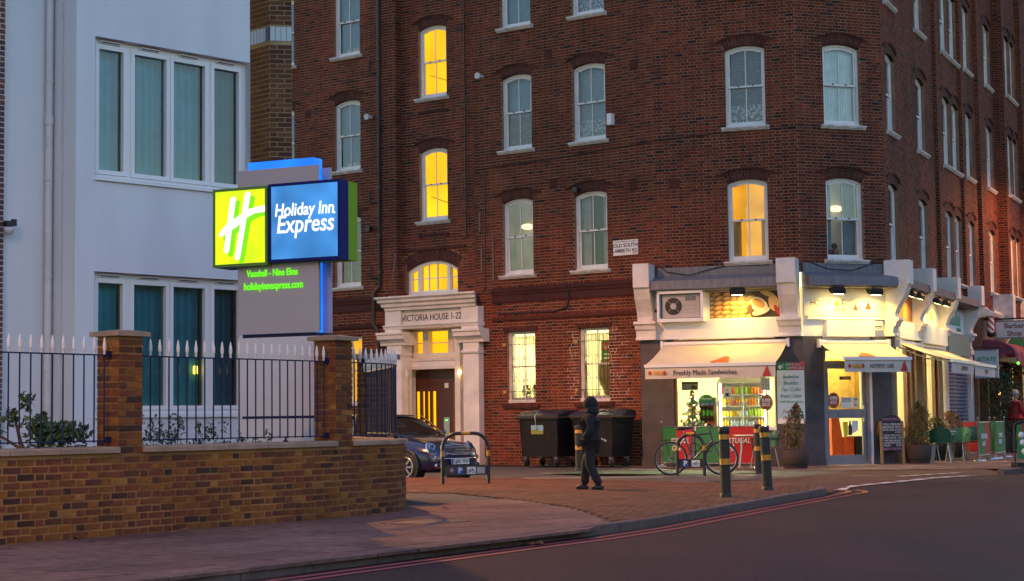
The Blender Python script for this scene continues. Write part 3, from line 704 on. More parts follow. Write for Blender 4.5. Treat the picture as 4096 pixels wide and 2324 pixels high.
# cafe-side pavement
CP = [(-12.5, 53.6), (-1.0, 45.2), (3.0, 42.3), (3.35, 39.62), (5.2, 38.3), (7.0, 37.0), (9.9, 37.1), (10.27, 36.45), (11.22, 38.62), (14.22, 45.56), (26.5, 73.0), (40, 110), (36, 112), (22.6, 71.2), (16, 57), (9.2, 42.0), (6.8, 41.4), (3.6, 42.4), (-12, 53.9)]
CPF = [(-12.5, 53.6), (-1.0, 45.0), (2.9, 41.2), (4.2, 38.9), (7.0, 36.95), (9.95, 37.0), (10.27, 36.45), (11.22, 38.62), (14.22, 45.56), (26.5, 73.0), (40, 110), (30, 112), (-12, 70)]
cpave = sheet('cafe_pavement', [CPF], M['flag'], -.004)
R = rng(12); v = 0
u2 = FC.u; n2 = FC.n
for r_ in range(7):
    x = -3
    while x < 22:
        L = R.choice([.6, .75, .9]); P = []
        for uu, vv in ((x+.004, .1+r_*.6+.004), (x+L-.004, .1+r_*.6+.004), (x+L-.004, .1+r_*.6+.596), (x+.004, .1+r_*.6+.596)):
            q = FC.p(uu, vv, 0); P.append((q[0], q[1]))
        P = clip([(6.2, 38.4), (7.2, 37.1), (9.9, 37.2), (10.15, 36.7), (11.1, 38.7), (14.1, 45.6), (20.5, 60), (17.2, 60), (9.3, 41.9), (6.9, 41.0)], P)
        if P:
            slab(P, .003, R, M['flag'], cpave)
        x += L
# painted lines
def stripe(name, P, w, m, z, parent, rand=0.):
    mb = MB(); V = []; 
    for i, p in enumerate(P):
        a = Vector(P[max(0, i-1)][:2]); b = Vector(P[min(len(P)-1, i+1)][:2]); t = (b-a).normalized(); n = Vector((-t.y, t.x))
        zz = p[2] if len(p) > 2 else z
        V += [(p[0]+n.x*w/2, p[1]+n.y*w/2, zz), (p[0]-n.x*w/2, p[1]-n.y*w/2, zz)]
    mb.add(V, [(2*i, 2*i+1, 2*i+3, 2*i+2) for i in range(len(P)-1)]); return mb.build(name, m, parent)
def offs(P, d):
    out = []
    for i, p in enumerate(P):
        a = Vector(P[max(0, i-1)][:2]); b = Vector(P[min(len(P)-1, i+1)][:2]); t = (b-a).normalized(); out.append((p[0]+t.y*d, p[1]-t.x*d))
    return out
RL = [(-6.0, 7.9), (-4.1, 10.75), (-2.50, 13.05), (-1.93, 14.0), (0.02, 17.2), (.80, 18.4), (1.66, 20.0), (2.36, 21.62), (3.55, 24.3), (4.75, 26.95), (5.15, 27.95), (5.40, 28.5), (5.50, 28.95), (5.40, 29.35), (5.05, 30.0), (4.6, 30.7)]
RL2 = [(-5.86, 7.8), (-3.93, 10.65), (-2.33, 12.93), (-1.75, 13.92), (.20, 17.1), (.99, 18.3), (1.85, 19.9), (2.55, 21.53), (3.74, 24.2), (4.96, 26.9), (5.40, 27.85), (5.66, 28.35), (5.74, 28.85), (5.68, 29.3), (5.40, 29.9), (4.9, 30.75)]
stripe('red_line', RL[:11], .09, M['redline'], -.094, road); stripe('red_line', RL2[:11], .09, M['redline'], -.094, road)
stripe('orange_line', [(*p, -.088) for p in RL[10:14]], .09, M['orangeline'], -.088, road); stripe('orange_line', [(*p, -.088) for p in RL2[10:14]], .09, M['orangeline'], -.088, road)
DE = [(5.40, 29.3), (5.69, 30.40), (6.21, 31.29), (6.64, 31.87), (7.13, 32.64), (7.57, 33.27), (8.03, 34.06), (8.37, 34.42), (8.78, 34.88), (9.2, 35.25)]
stripe('edge_line', [(*p, -.086) for p in offs(DE, .08)], .05, M['whiteline'], -.086, road)
for i in range(9):
    a, b = Vector(DE[i]), Vector(DE[i+1]); q = a+(b-a)*.66
    stripe('give_way_dash', [(a.x, a.y, -.084), (q.x, q.y, -.084)], .24, M['whiteline'], 0, road)
D2 = [(7.55, 34.45), (7.83, 34.795), (8.218, 35.249), (8.568, 35.578), (8.902, 35.921), (9.25, 36.2)]
for a, b in zip(D2, D2[1:]):
    a, b = Vector(a), Vector(b); q = a+(b-a)*.62; stripe('give_way_dash', [(a.x, a.y, -.055), (q.x, q.y, -.055)], .18, M['whiteline'], 0, road)
stripe('lane_marking', [(4.6, 34.6, -.004), (6.3, 34.9, -.03), (7.2, 34.6, -.05)], .06, M['whiteline'], 0, side)
stripe('lane_marking', [(.2, 35.9, -.05), (1.6, 35.4, -.035), (2.9, 34.2, -.01)], .10, M['whiteline'], 0, side)
stripe('lane_marking', [(.6, 38.0, -.02), (2.3, 37.1, -.005)], .10, M['whiteline'], 0, side)
stripe('lane_marking', [(2.6, 39.6, -.003), (3.7, 38.6, -.003)], .12, M['whiteline'], 0, side)
stripe('red_line', [(-1.9, 35.95, -.10), (1.0, 34.15, -.08), (3.3, 31.85, -.012), (4.4, 30.95, -.03)], .08, M['redline'], 0, side)
sheet('cycle_lane_patch', [[(.6, 38.2, -.012), (1.6, 36.9, -.010), (3.4, 35.6, -.004), (5.2, 36.0, -.004), (4.6, 37.6, -.004), (2.6, 38.6, -.004)]], M['greenpaint'], -.006, kind=None, parent=side)
# ================================================================== MANSION BLOCK (brick flats over the cafe)
flats = thing('apartment_building', 'four storey red brick mansion block with white sash windows and a cafe at its corner', 'building', (K1[0], K1[1], 0), None)
TOPZ = 15.2
HW, RISE = 1.848, .10
ROWS = [11.20, 8.02, 4.815]
def win_op(t0, t1, zb, h=HW, rise=RISE, ring=.225): return Opening(t0, t1, zb, zb+h, rise, ring)
RNG = rng(77)
arches = MB()     # every voussoir and drip mould of the block
def lace_panel(name, F, t0, t1, z0, z1, o, m, parent, amp=.015, wl=.09, n=None):
    mb = MB(); n = n or max(8, int((t1-t0)/wl*6)); P = []
    for i in range(n+1):
        t = t0+(t1-t0)*i/n; P.append((t, o+amp*math.sin(2*math.pi*(t-t0)/wl+1.3*math.sin(5*t))))
    V = [F.p(t, q, z) for t, q in P for z in (z0, z1)]
    mb.add(V, [(2*i, 2*i+2, 2*i+3, 2*i+1) for i in range(n)], 0, True)
    return mb.build(name, m, parent)
def sash_window(F, w, kind='blind', o=0., parent=flats, sill=True, hood=True, detail=True, glass='glass', seed=0, arch_mb=None):
    t0, t1, zb, zs, r = w.t0, w.t1, w.z0, w.z1, w.rise; am = arch_mb if arch_mb is not None else arches
    c = MB(); oi, oo = o-.20, o-.085
    c.fbox(F, t0, t0+.06, oi, oo, zb+.05, zs); c.fbox(F, t1-.06, t1, oi, oo, zb+.05, zs); c.fbox(F, t0, t1, oi, oo+.02, zb, zb+.05)
    n = 8
    c.fband(F, arc(t0, t1, zs, r, 0, n), arc(t0+.06, t1-.06, zs, max(.02, r-.012), -.045, n), oi, oo)
    win = c.build('window', M['white'], parent)
    a, b = t0+.06, t1-.06; zm = zb+.05+(zs-zb)*.50; tc = (a+b)/2
    def sashframe(z0, z1, o0, o1, arched):
        s = MB(); s.fbox(F, a, a+.045, o0, o1, z0, z1); s.fbox(F, b-.045, b, o0, o1, z0, z1); s.fbox(F, a+.045, b-.045, o0, o1, z0, z0+(.045 if arched else .075))
        if arched: s.fband(F, arc(a, b, zs, max(.02, r-.012), -.045, n), arc(a+.045, b-.045, zs, max(.02, r-.02), -.09, n), o0, o1); zt = zs+r-.09
        else: s.fbox(F, a+.045, b-.045, o0, o1, z1-.045, z1); zt = z1-.045
        s.fbox(F, tc-.011, tc+.011, o0+.008, o1-.004, z0+.045, zt)
        return s.build('sash', M['white'], win)
    sashframe(zb+.05, zm+.022, o-.185, o-.15, False); sashframe(zm-.022, zs, o-.145, o-.11, True)
    if detail:
        for k in (.3, .7): h = MB(); h.fbox(F, a+(b-a)*k-.02, a+(b-a)*k+.02, o-.112, o-.095, zm+.0, zm+.03); h.build('sash_catch', M['black'], win)
    p = MB(); p.fquad(F, a+.04, b-.04, o-.168, zb+.09, zm); p.build('pane', M[glass], win)
    p = MB(); A = arc(a+.04, b-.04, zs, max(.02, r-.02), -.08, n); p.add([F.p(t, o-.128, z) for t, z in [(a+.04, zm), (b-.04, zm)]+A[::-1]], [tuple(range(n+3))]); p.build('pane', M[glass], win)
    if sill:
        s = MB(); prof = [(.0, zb-.002), (.115, zb-.012), (.12, zb-.045), (.10, zb-.05), (.095, zb-.075), (.07, zb-.08), (.06, zb-.105), (.0, zb-.115)]
        s.profile(F, t0-.09, t1+.09, [(o+q, z) for q, z in prof]); s.fbox(F, t0+.002, t1-.002, o-.19, o-.001, zb-.035, zb-.003); s.build('window_sill', M['dirty_white'], win)
    zt = zs+r
    # what stands behind the glass
    rm = MB(); d = .55; m_ = {'lit': 'stairlight', 'amber': 'amber', 'dim': 'dimroom'}.get(kind, 'room')
    rm.fquad(F, t0-.02, t1+.02, o-d, zb-.02, zt+.02); rm.quad(F.p(t0-.02, o-d, zb), F.p(t0-.02, o-.2, zb), F.p(t0-.02, o-.2, zt), F.p(t0-.02, o-d, zt)); rm.quad(F.p(t1+.02, o-.2, zb), F.p(t1+.02, o-d, zb), F.p(t1+.02, o-d, zt), F.p(t1+.02, o-.2, zt))
    rm.quad(F.p(t0, o-d, zt), F.p(t0, o-.2, zt), F.p(t1, o-.2, zt), F.p(t1, o-d, zt)); rm.quad(F.p(t0, o-.2, zb), F.p(t0, o-d, zb), F.p(t1, o-d, zb), F.p(t1, o-.2, zb))
    rm.build('room', M[m_], win)
    if kind == 'blind':
        p = MB(); p.fquad(F, t0+.05, t1-.05, o-.26, zb, zt); p.build('blind', M['blind'], win)  # added sheet standing in for sky reflected by the pane
    elif kind == 'lace': lace_panel('net_curtain', F, t0+.05, t1-.05, zb+.55, zt, o-.25, M['lace'], win); lace_panel('lace_border', F, t0+.05, t1-.05, zb+.14, zb+.55, o-.25, M['lace_border'], win)
    elif kind == 'half':
        p = MB(); p.fquad(F, t0+.05, t1-.05, o-.30, zm-.1, zt); p.build('blind', M['blind'], win)
        lace_panel('net_curtain', F, t0+.05, t1-.05, zb+.12, zm, o-.25, M['lace'], win)
    elif kind == 'white': lace_panel('net_curtain', F, t0+.04, t1-.04, zb+.05, zt, o-.25, M['curtain_white'], win, wl=.07)
    elif kind == 'drape':
        w_ = (t1-t0); lace_panel('curtain', F, t0+.03, t0+w_*.34, zb+.05, zt, o-.27, M['curtain_grey'], win); lace_panel('curtain', F, t1-w_*.30, t1-.03, zb+.05, zt, o-.27, M['curtain_grey'], win)
    elif kind == 'amber':
        w_ = (t1-t0); lace_panel('curtain', F, t0+.04, t0+w_*.28, zb+.05, zm, o-.27, M['amber_net'], win); lace_panel('curtain', F, t1-w_*.22, t1-.04, zb+.05, zm, o-.27, M['amber_net'], win)
    elif kind == 'lit':
        p = MB(); q = [F.p(t0, o-.5, zb+.72), F.p(t0+.55, o-.5, zb+.52), F.p(t1, o-.5, zb+.60)]; p.tube(q, .012, 6); p.build('handrail', M['brownframe'], win)
    if kind == 'dim':
        p = MB(); q = F.p((t0+t1)/2, o-.42, zm+.28); p.ball(q, .17, 10, 0, (1, .6, .45)); p.build('room_lamp', M['roomlamp'], win)
    if r:
        voussoirs(am, F, w, o)
        if hood:
            A = arc(t0, t1, zs, r, .228, 10, .05); B = arc(t0, t1, zs, r, .275, 10, .05)
            am.fband(F, B, A, o, o+.035); am.fband(F, arc(t0, t1, zs, r, .275, 10, .05), arc(t0, t1, zs, r, .262, 10, .05), o, o+.05)
            for sgn, (te, ze) in ((-1, A[0]), (1, A[-1])): am.fbox(F, te-(.10 if sgn < 0 else 0), te+(.10 if sgn > 0 else 0), o, o+.035, ze-.005, ze+.045)
    return win
M['curtain_white'] = mat('white_net_curtain', (.72, .84, .84), .9, noise=(5, .2))
M['amber_net'] = mat('amber_net_curtain', (.55, .38, .16), .9)

wallmb = MB()
# ---- facade A (side street)
OPA = []; WA = []
for i, z in enumerate(ROWS):
    for nm, t0, t1 in (('c0', -12.79, -11.83), ('c1', -10.32, -9.38), ('c3', -4.585, -3.64), ('c4', -2.38, -1.41)):
        w = win_op(t0, t1, z); OPA.append(w); WA.append((nm, i, w))
STO = -.23      # stair bay set back
ST0, ST1 = -8.13, -5.50
stw = [win_op(-7.50, -6.55, z) for z in (13.03, 9.75, 6.44)]
fan = Opening(-7.95, -6.24, 4.46, 5.13, .24, .36)
door_op = Opening(-8.0, -6.05, 0, 3.55)
gw = [Opening(-4.50, -3.63, 1.545, 3.37, 0, .0), Opening(-2.295, -1.42, 1.555, 3.38, 0, .0), Opening(-10.32, -9.36, 1.55, 3.45, 0, 0)]
A0, A1 = -17.0, 0.0
ops_left = [w for w in OPA if w.t1 < ST0]+[gw[2]]; ops_right = [w for w in OPA if w.t0 > ST1]+gw[:2]
FAs = FA.shift(0, STO)
wall_sheet(wallmb, FA, A0, ST0, 0, TOPZ, ops_left); wall_sheet(wallmb, FA, ST1, A1, 0, TOPZ, ops_right)
wall_sheet(wallmb, FAs, ST0, ST1, 0, TOPZ, stw+[fan, door_op], depth=.14)
wallmb.quad(FA.p(ST0, 0, 0), FA.p(ST0, STO, 0), FA.p(ST0, STO, TOPZ), FA.p(ST0, 0, TOPZ)); wallmb.quad(FA.p(ST1, STO, 0), FA.p(ST1, 0, 0), FA.p(ST1, 0, TOPZ), FA.p(ST1, STO, TOPZ))
R = rng(21)
FLAT_BRICKS = []   # (bricks, posfn)
FLAT_BRICKS.append((flemish(A0, ST0, 0, TOPZ, ops_left, R), straight(FA))); FLAT_BRICKS.append((flemish(ST1, A1, 0, TOPZ, ops_right, R), straight(FA)))
FLAT_BRICKS.append((flemish(ST0, ST1, 0, TOPZ, stw+[fan, door_op], R), straight(FAs)))
Fret = Frame(FA.p(ST0, 0, 0)[:2], (-FA.n.x, -FA.n.y)); FLAT_BRICKS.append((flemish(.0, -STO, 0, TOPZ, [], R), straight(Fret)))
kindsA = {('c0', 0): 'blind', ('c0', 1): 'blind', ('c0', 2): 'dark', ('c1', 0): 'blind', ('c1', 1): 'blind', ('c1', 2): 'curt', ('c3', 0): 'blind', ('c3', 1): 'half', ('c3', 2): 'dim', ('c4', 0): 'lacebl', ('c4', 1): 'lacebl', ('c4', 2): 'drape'}
for nm, i, w in WA:
    k = kindsA[(nm, i)]
    if k == 'lacebl': win = sash_window(FA, w, 'lace'); p = MB(); p.fquad(FA, w.t0+.05, w.t1-.05, -.34, w.z0, w.top()); p.build('blind', M['blind'], win)
    elif k == 'curt': win = sash_window(FA, w, 'dark'); lace_panel('curtain', FA, w.t0+.05, w.t1-.05, w.z0+.05, w.top(), -.3, M['curtain_grey'], win)
    else: win = sash_window(FA, w, k)
    if (nm, i) in (('c1', 1), ('c1', 0), ('c0', 1)):
        jars = MB()
        for q in (.35, .55, .68): jars.lathe([(.05, 0), (.06, .02), (.055, .12), (.045, .14)], 8, FA.p(w.t0+q, -.232, w.z0+.09))
        jars.build('window_jar', M['white_int'], win)
for w in stw: sash_window(FAs, w, 'lit', glass='glass_stair')
# raised brick panel below each stair window
for w in stw[1:]:
    arches.fbox(FAs, w.t0+.02, w.t1-.02, 0, .03, w.z0-.42, w.z0-.36); arches.fbox(FAs, w.t0-.02, w.t0+.05, 0, .05, w.z0-.45, w.z0-.36); arches.fbox(FAs, w.t1-.05, w.t1+.02, 0, .05, w.z0-.45, w.z0-.36)
# ---- splayed corner facets W and V
LW, LV = (Vector(K2)-Vector(K1)).length, (Vector(K3)-Vector(K2)).length
wW = [win_op(1.735, 2.70, z) for z in ROWS]; wV = [win_op(.715, 1.71, z) for z in ROWS]
SHOPZ = 4.5
wall_sheet(wallmb, FW, 0, LW, SHOPZ, TOPZ, wW); wall_sheet(wallmb, FV, 0, LV, SHOPZ, TOPZ, wV)
FLAT_BRICKS.append((flemish(0, LW, SHOPZ, TOPZ, wW, R), straight(FW))); FLAT_BRICKS.append((flemish(0, LV, SHOPZ, TOPZ, wV, R), straight(FV)))
sash_window(FW, wW[0], 'blind'); sash_window(FW, wW[1], 'lace'); sash_window(FW, wW[2], 'amber')
sash_window(FV, wV[0], 'white'); sash_window(FV, wV[1], 'white'); wv = sash_window(FV, wV[2], 'dim')
lace_panel('curtain', FV, .76, .98, ROWS[2]+.05, ROWS[2]+1.9, -.27, M['curtain_grey'], wv); lace_panel('curtain', FV, 1.30, 1.64, ROWS[2]+.05, ROWS[2]+1.9, -.29, M['curtain_grey'], wv)
toy = MB(); q = FV.p(1.05, -.24, ROWS[2]+.09); toy.ball((q[0], q[1], q[2]+.10), .10, 8); toy.ball((q[0], q[1], q[2]+.25), .075, 8); toy.ball((q[0]-.12, q[1], q[2]+.09), .08, 8); toy.build('soft_toy', M['brownframe'], wv)
# ---- facade C (high street), stepping forward bay by bay
SEG = [(0, 6.33, 0.0), (6.33, 9.5, .09), (9.5, 11.65, .18)]
CW = [((.47, 1.48), 0), ((3.97, 5.06), 0), ((7.02, 8.10), 1), ((8.36, 9.38), 1), ((9.97, 10.97), 2)]
kC = rng(4)
for si, (t0, t1, off) in enumerate(SEG):
    F = FC.shift(0, off); ws = [win_op(a, b, z) for (a, b), s_ in CW if s_ == si for z in ROWS]
    wall_sheet(wallmb, F, t0, t1, SHOPZ, TOPZ, ws); FLAT_BRICKS.append((flemish(t0, t1, SHOPZ, TOPZ, ws, R), straight(F)))
    for w in ws: sash_window(F, w, kC.choice(['lace', 'blind', 'white', 'drape']), detail=False)
    if off:
        G = Frame(F.p(t0, 0, 0)[:2], (FC.n.x, FC.n.y)); wallmb.quad(F.p(t0, -.09, SHOPZ), F.p(t0, 0, SHOPZ), F.p(t0, 0, TOPZ), F.p(t0, -.09, TOPZ))
        G2 = Frame(F.p(t0, -.09, 0)[:2], (FC.n.x, FC.n.y)); FLAT_BRICKS.append((flemish(0, .09, SHOPZ, TOPZ, [], R), straight(G2)))
wallmb.build('wall', M['mortar'], flats)
arches.build('arch_brickwork', M['brick_dark'], flats, kind='stuff')
# brick: the 300 that show largest are single pieces
allb = []
for br, pos in FLAT_BRICKS: allb += [(b, pos) for b in br]
sc = []
for i, (b, pos) in enumerate(allb):
    if not b[4] or not (5.2 < b[2] < 10.5 or b[2] < 2.6): continue
    x, y, tx, ty = pos((b[0]+b[1])/2); d = math.hypot(x, y)
    if abs(x) < .285*y: sc.append((-b[4]*abs((ty*x-tx*y)/d)/d, i))
keep = set(i for _, i in sorted(sc)[:300]); U = unit_bricks('brick', M['brick'], seed=3)
for i in sorted(keep):
    b, pos = allb[i]; x, y, tx, ty = pos((b[0]+b[1])/2); clone(U[(b[4], RNG.randrange(3))], 'brick', flats, (x, y, b[2]), (0, 0, math.atan2(ty, tx)))
bw = MB(); idx = 0; base = 0; ks = keep
for br, pos in FLAT_BRICKS:
    rest = [b for j, b in enumerate(br) if base+j not in ks]; base += len(br)
    m2 = brick_mesh(rest, pos, RNG); nb = len(bw.v); bw.v += m2.v; bw.f += [tuple(nb+q for q in f) for f in m2.f]; bw.mi += m2.mi; bw.sm += m2.sm
bw.build('brickwork', M['brick'], flats, kind='stuff')
# roof slab closes the shell
rf = MB(); ring = [FA.p(A0, 0, 0), FA.p(0, 0, 0), (*K2, 0), (*K3, 0), FC.p(11.65, .18, 0), FC.p(11.65, -9, 0), FA.p(A0, -12, 0)]
rf.prism([(x, y, TOPZ) for x, y, _ in ring], [(x, y, TOPZ+.4) for x, y, _ in ring]); rf.build('roof', M['lead'], flats)
# string courses on facade A
st = MB()
for t0, t1 in ((A0, -8.40), (-4.95, -.02)):
    st.profile(FA, t0, t1, [(0, 4.10), (.03, 4.12), (.035, 4.20), (.02, 4.22), (.02, 4.30), (.04, 4.32), (.05, 4.38), (.07, 4.40), (.075, 4.46), (.0, 4.50)])
    st.profile(FA, t0, t1, [(0, 3.63), (.04, 3.66), (.055, 3.72), (.0, 3.76)])
st.fbox(FAs, -8.1, -5.95, 0, .05, 5.66, 5.72)
st.build('string_course', M['brick_dark'], flats)
st = MB()
for w in gw[:2]:
    for i in range(12):
        a = w.t0-.09+i*(w.t1-w.t0+.18)/12; st.fbox(FA, a+.004, a+(w.t1-w.t0+.18)/12-.004, -.14, .05, w.z1+.005, w.z1+.10)
    for i in range(13):
        a = w.t0-.13+i*(w.t1-w.t0+.26)/13; st.fbox(FA, a+.003, a+(w.t1-w.t0+.26)/13-.003, -.08, .075, w.z0-.11, w.z0-.02)
st.build('soldier_course', M['brick_dark'], flats, kind='stuff')
# fresh repointing round the right ground floor window
rp = MB(); R = rng(9); w = gw[1]
for k in range(8, 45):
    z = k*.075-.010
    if not (1.5 < z < 3.4): continue
    l = w.t0-R.uniform(.18, .42); r_ = w.t1+R.uniform(.2, .62)
    for a, b in ((l, w.t0-.02), (w.t1+.02, r_)):
        rp.fbox(FA, a, b, 0, .0085, z+.001, z+.009)
        x = a+R.uniform(0, .1)
        while x < b: rp.fbox(FA, x, x+.010, 0, .0085, z+.01, z+.075); x += R.choice([.2248, .1125, .3375])
rp.build('repointing', M['mortar_new'], flats, kind='stuff')
# ground floor windows: flat heads, iron grilles
def flat_sash(F, w, litmat, o=0., grille=True, inner=None):
    c = MB(); t0, t1, zb, zt = w.t0, w.t1, w.z0, w.z1; oi, oo = o-.20, o-.075
    c.fbox(F, t0, t0+.10, oi, oo, zb+.09, zt); c.fbox(F, t1-.05, t1, oi, oo, zb+.09, zt); c.fbox(F, t0, t1, oi, oo+.05, zb, zb+.09); c.fbox(F, t0+.10, t1-.05, oi, oo, zt-.07, zt)
    win = c.build('window', M['dirty_white'], flats); a, b = t0+.10, t1-.05; zm = (zb+zt)/2+.02
    s = MB(); s.fbox(F, a, b, o-.17, o-.12, zm-.02, zm+.02); s.fbox(F, (a+b)/2-.012, (a+b)/2+.012, o-.16, o-.125, zb+.15, zt-.07); s.fbox(F, a, b, o-.17, o-.12, zb+.09, zb+.15); s.build('sash', M['dirty_white'], win)
    p = MB(); p.fquad(F, a, b, o-.165, zb+.09, zt-.07); p.build('pane', M['glass_clear'], win)
    if grille:
        g = MB()
        for k in range(7): t = a-.03+(b-a+.05)*(k+.5)/7; g.tube([F.p(t, o-.05, zb+.05), F.p(t, o-.05, zt-.10)], .007, 6)
        for z in (zb+.30, zt-.33): g.tube([F.p(t0-.06, o-.045, z), F.p(b+.02, o-.045, z)], .008, 6)
        for k in range(14): t = a-.03+(b-a+.05)*(k+.5)/14; g.tube([F.p(t, o-.05, zb+.05), F.p(t, o-.05, zb+.26)], .005, 5)
        for tc in (a+.13, a+.44):
            for sg in (-1, 1):
                for zc, rr, sgz in ((zm+.20, .055, 1), (zm-.34, .04, -1)):
                    sp_ = [F.p(tc+sg*(.06+rr*(1-k/14)*math.cos(k*.62)-.0), o-.05, zc+sgz*rr*(1-k/14)*math.sin(k*.62)) for k in range(14)]; g.tube(sp_, .006, 5)
                g.tube([F.p(tc+sg*.115, o-.05, zm+.18), F.p(tc+sg*.10, o-.05, zm+.06), F.p(tc+sg*.02, o-.05, zm-.30)], .005, 5)
        g.build('window_grille', M['black'], win)
        for z in (zb+.30, zt-.33): h = MB(); h.fbox(F, t0-.11, t0-.03, o, o+.05, z-.04, z+.04); h.build('grille_bracket', M['brass'], win)
    return win
M['brass'] = mat('yellow_painted_bracket', (.42, .25, .05), .4)
gws = [flat_sash(FA, w, None) for w in gw[:2]]
gw3 = flat_sash(FA, gw[2], None, grille=False); rm = MB(); rm.fquad(FA, gw[2].t0-.05, gw[2].t1+.05, -.5, gw[2].z0, gw[2].z1); rm.build('room', M['amber'], gw3)
# stair fanlight over the portal
c = MB(); t0, t1, zb, zs = fan.t0, fan.t1, fan.z0, fan.z1; F = FAs
c.fbox(F, t0, t0+.07, -.2, -.07, zb, zs); c.fbox(F, t1-.07, t1, -.2, -.07, zb, zs); c.fbox(F, t0, t1, -.2, -.05, zb, zb+.09); c.fband(F, arc(t0, t1, zs, .24, 0, 12), arc(t0+.07, t1-.07, zs, .215, -.05, 12), -.2, -.07)
def fz(t): a = (t1-t0)/2; Rr = (a*a+.24**2)/.48; return zs+.24-Rr+math.sqrt(Rr*Rr-(t-(t0+t1)/2)**2)-.05
for t in (t0+.36, t1-.36): c.fbox(F, t-.045, t+.045, -.2, -.06, zb+.09, fz(t))
w3 = c.build('window', M['white'], flats)
g = MB()
for t in (t0+.64, t0+.93): g.fbox(F, t-.012, t+.012, -.17, -.12, zb+.09, fz(t))
g.fbox(F, t0+.07, t1-.07, -.168, -.125, zb+.44, zb+.465)
for a, b in ((t0+.07, t0+.31), (t0+.41, t1-.41), (t1-.31, t1-.07)): g.fbox(F, a, b, -.175, -.115, zb+.09, zb+.13)
g.build('glazing_bar', M['white'], w3)
p = MB(); A = arc(t0+.07, t1-.07, zs, .215, -.05, 12); p.add([F.p(t, -.15, z) for t, z in [(t0+.07, zb+.09), (t1-.07, zb+.09)]+A[::-1]], [tuple(range(15))]); p.build('pane', M['glass_stair'], w3)
rm = MB(); rm.fquad(F, t0-.05, t1+.05, -.6, zb-.05, zs+.4); rm.quad(F.p(t0, -.6, zb+.02), F.p(t0, -.2, zb+.02), F.p(t0, -.2, zs+.3), F.p(t0, -.6, zs+.3)); rm.build('room', M['stairlight'], w3)
am = MB(); voussoirs(am, FAs, fan, 0, .34, .085); am.build('arch_brickwork', M['brick_dark'], flats, kind='stuff')
# ---- white entrance portal
pt = MB(); F = FA
for t0, t1 in ((-8.34, -7.78), (-5.78, -5.22)):
    pt.fbox(F, t0, t1, -.22, .26, 0, .18); pt.fbox(F, t0+.03, t1-.03, -.22, .22, .18, 2.86)
    pt.profile(F, t0+.01, t1-.01, [(-.22, 2.86), (.26, 2.86), (.275, 2.90), (.26, 2.94), (-.22, 2.94)]); pt.fbox(F, t0+.03, t1-.03, -.22, .22, 2.94, 3.14)
    pt.profile(F, t0-.16, t1+.16, [(-.22, 3.14), (.25, 3.14), (.26, 3.20), (.33, 3.27), (.40, 3.30), (.41, 3.40), (.45, 3.42), (.45, 3.48), (-.22, 3.48)])
    pt.fbox(F, t0+.01, t1-.01, -.22, .26, 3.48, 4.06)
pt.fbox(F, -7.79, -5.77, -.22, .16, 3.66, 4.06)
pt.profile(F, -8.36, -5.20, [(-.22, 3.56), (.27, 3.56), (.30, 3.62), (.33, 3.64), (.33, 3.67), (-.22, 3.67)])
pt.profile(F, -8.13, -5.46, [(-.22, 4.06), (.30, 4.06), (.31, 4.12), (.38, 4.16), (.39, 4.23), (.47, 4.27), (.48, 4.33), (.55, 4.38), (.55, 4.42), (-.22, 4.45)], e0=.62, e1=.62)
portal = pt.build('door_surround', M['stucco'], flats)
for k in range(1):
    ftext('name_lettering', 'VICTORIA HOUSE 1-22', .245, M['lettering'], portal, FA, -6.83, .166, 3.84, fit=1.98)
pt = MB(); F = FAs.shift(-.2, 0)     # inner frame, fanlight, transom
pt.fbox(F, -7.98, -7.74, -.3, .2, 0, 3.66); pt.fbox(F, -6.02, -5.85, -.3, .2, 0, 3.66); pt.fbox(F, -7.74, -6.0, -.26, .02, 3.50, 3.66)
pt.fbox(F, -7.74, -6.02, -.24, -.06, 2.82, 2.92); pt.profile(F, -7.74, -6.02, [(-.4, 2.50), (.06, 2.50), (.07, 2.58), (.03, 2.60), (.02, 2.70), (.05, 2.72), (.06, 2.80), (-.4, 2.82)])
pt.fbox(F, -7.74, -7.58, -.24, -.06, 2.92, 3.50); pt.fbox(F, -7.29, -7.10, -.24, -.06, 2.92, 3.50); pt.fbox(F, -6.44, -6.27, -.24, -.06, 2.92, 3.50)
pt.lathe([(.085, 0), (.085, 2.3), (.10, 2.32), (.10, 2.38), (.08, 2.40), (.08, 2.5)], 12, FAs.p(-7.86, .22, 0)); 
inner = pt.build('inner_door_frame', M['stucco'], flats)
g = MB(); g.fbox(F, -7.58, -7.29, -.18, -.13, 3.18, 3.205); g.fbox(F, -7.10, -6.44, -.18, -.13, 3.18, 3.205); g.fbox(F, -6.27, -6.02, -.18, -.13, 3.18, 3.205); g.build('glazing_bar', M['stucco'], inner)
p = MB(); p.fquad(F, -7.74, -6.02, -.15, 2.92, 3.5); p.build('pane', M['glass_stair'], inner)
hall = MB()
hall.fquad(F, -8.3, -5.6, -1.9, 0, 3.7); hall.quad(F.p(-8.3, -1.9, 0), F.p(-8.3, -.4, 0), F.p(-8.3, -.4, 3.7), F.p(-8.3, -1.9, 3.7)); hall.quad(F.p(-5.6, -.4, 0), F.p(-5.6, -1.9, 0), F.p(-5.6, -1.9, 3.7), F.p(-5.6, -.4, 3.7)); hall.quad(F.p(-8.3, -.4, 3.7), F.p(-8.3, -1.9, 3.7), F.p(-5.6, -1.9, 3.7), F.p(-5.6, -.4, 3.7)); hall.quad(F.p(-8.3, -1.9, .01), F.p(-8.3, -.1, .01), F.p(-5.6, -.1, .01), F.p(-5.6, -1.9, .01))
hall.build('entrance_hall', M['stairlight'], flats)
d = MB(); F = FAs.shift(-.55, 0); o0, o1 = -.46, -.40
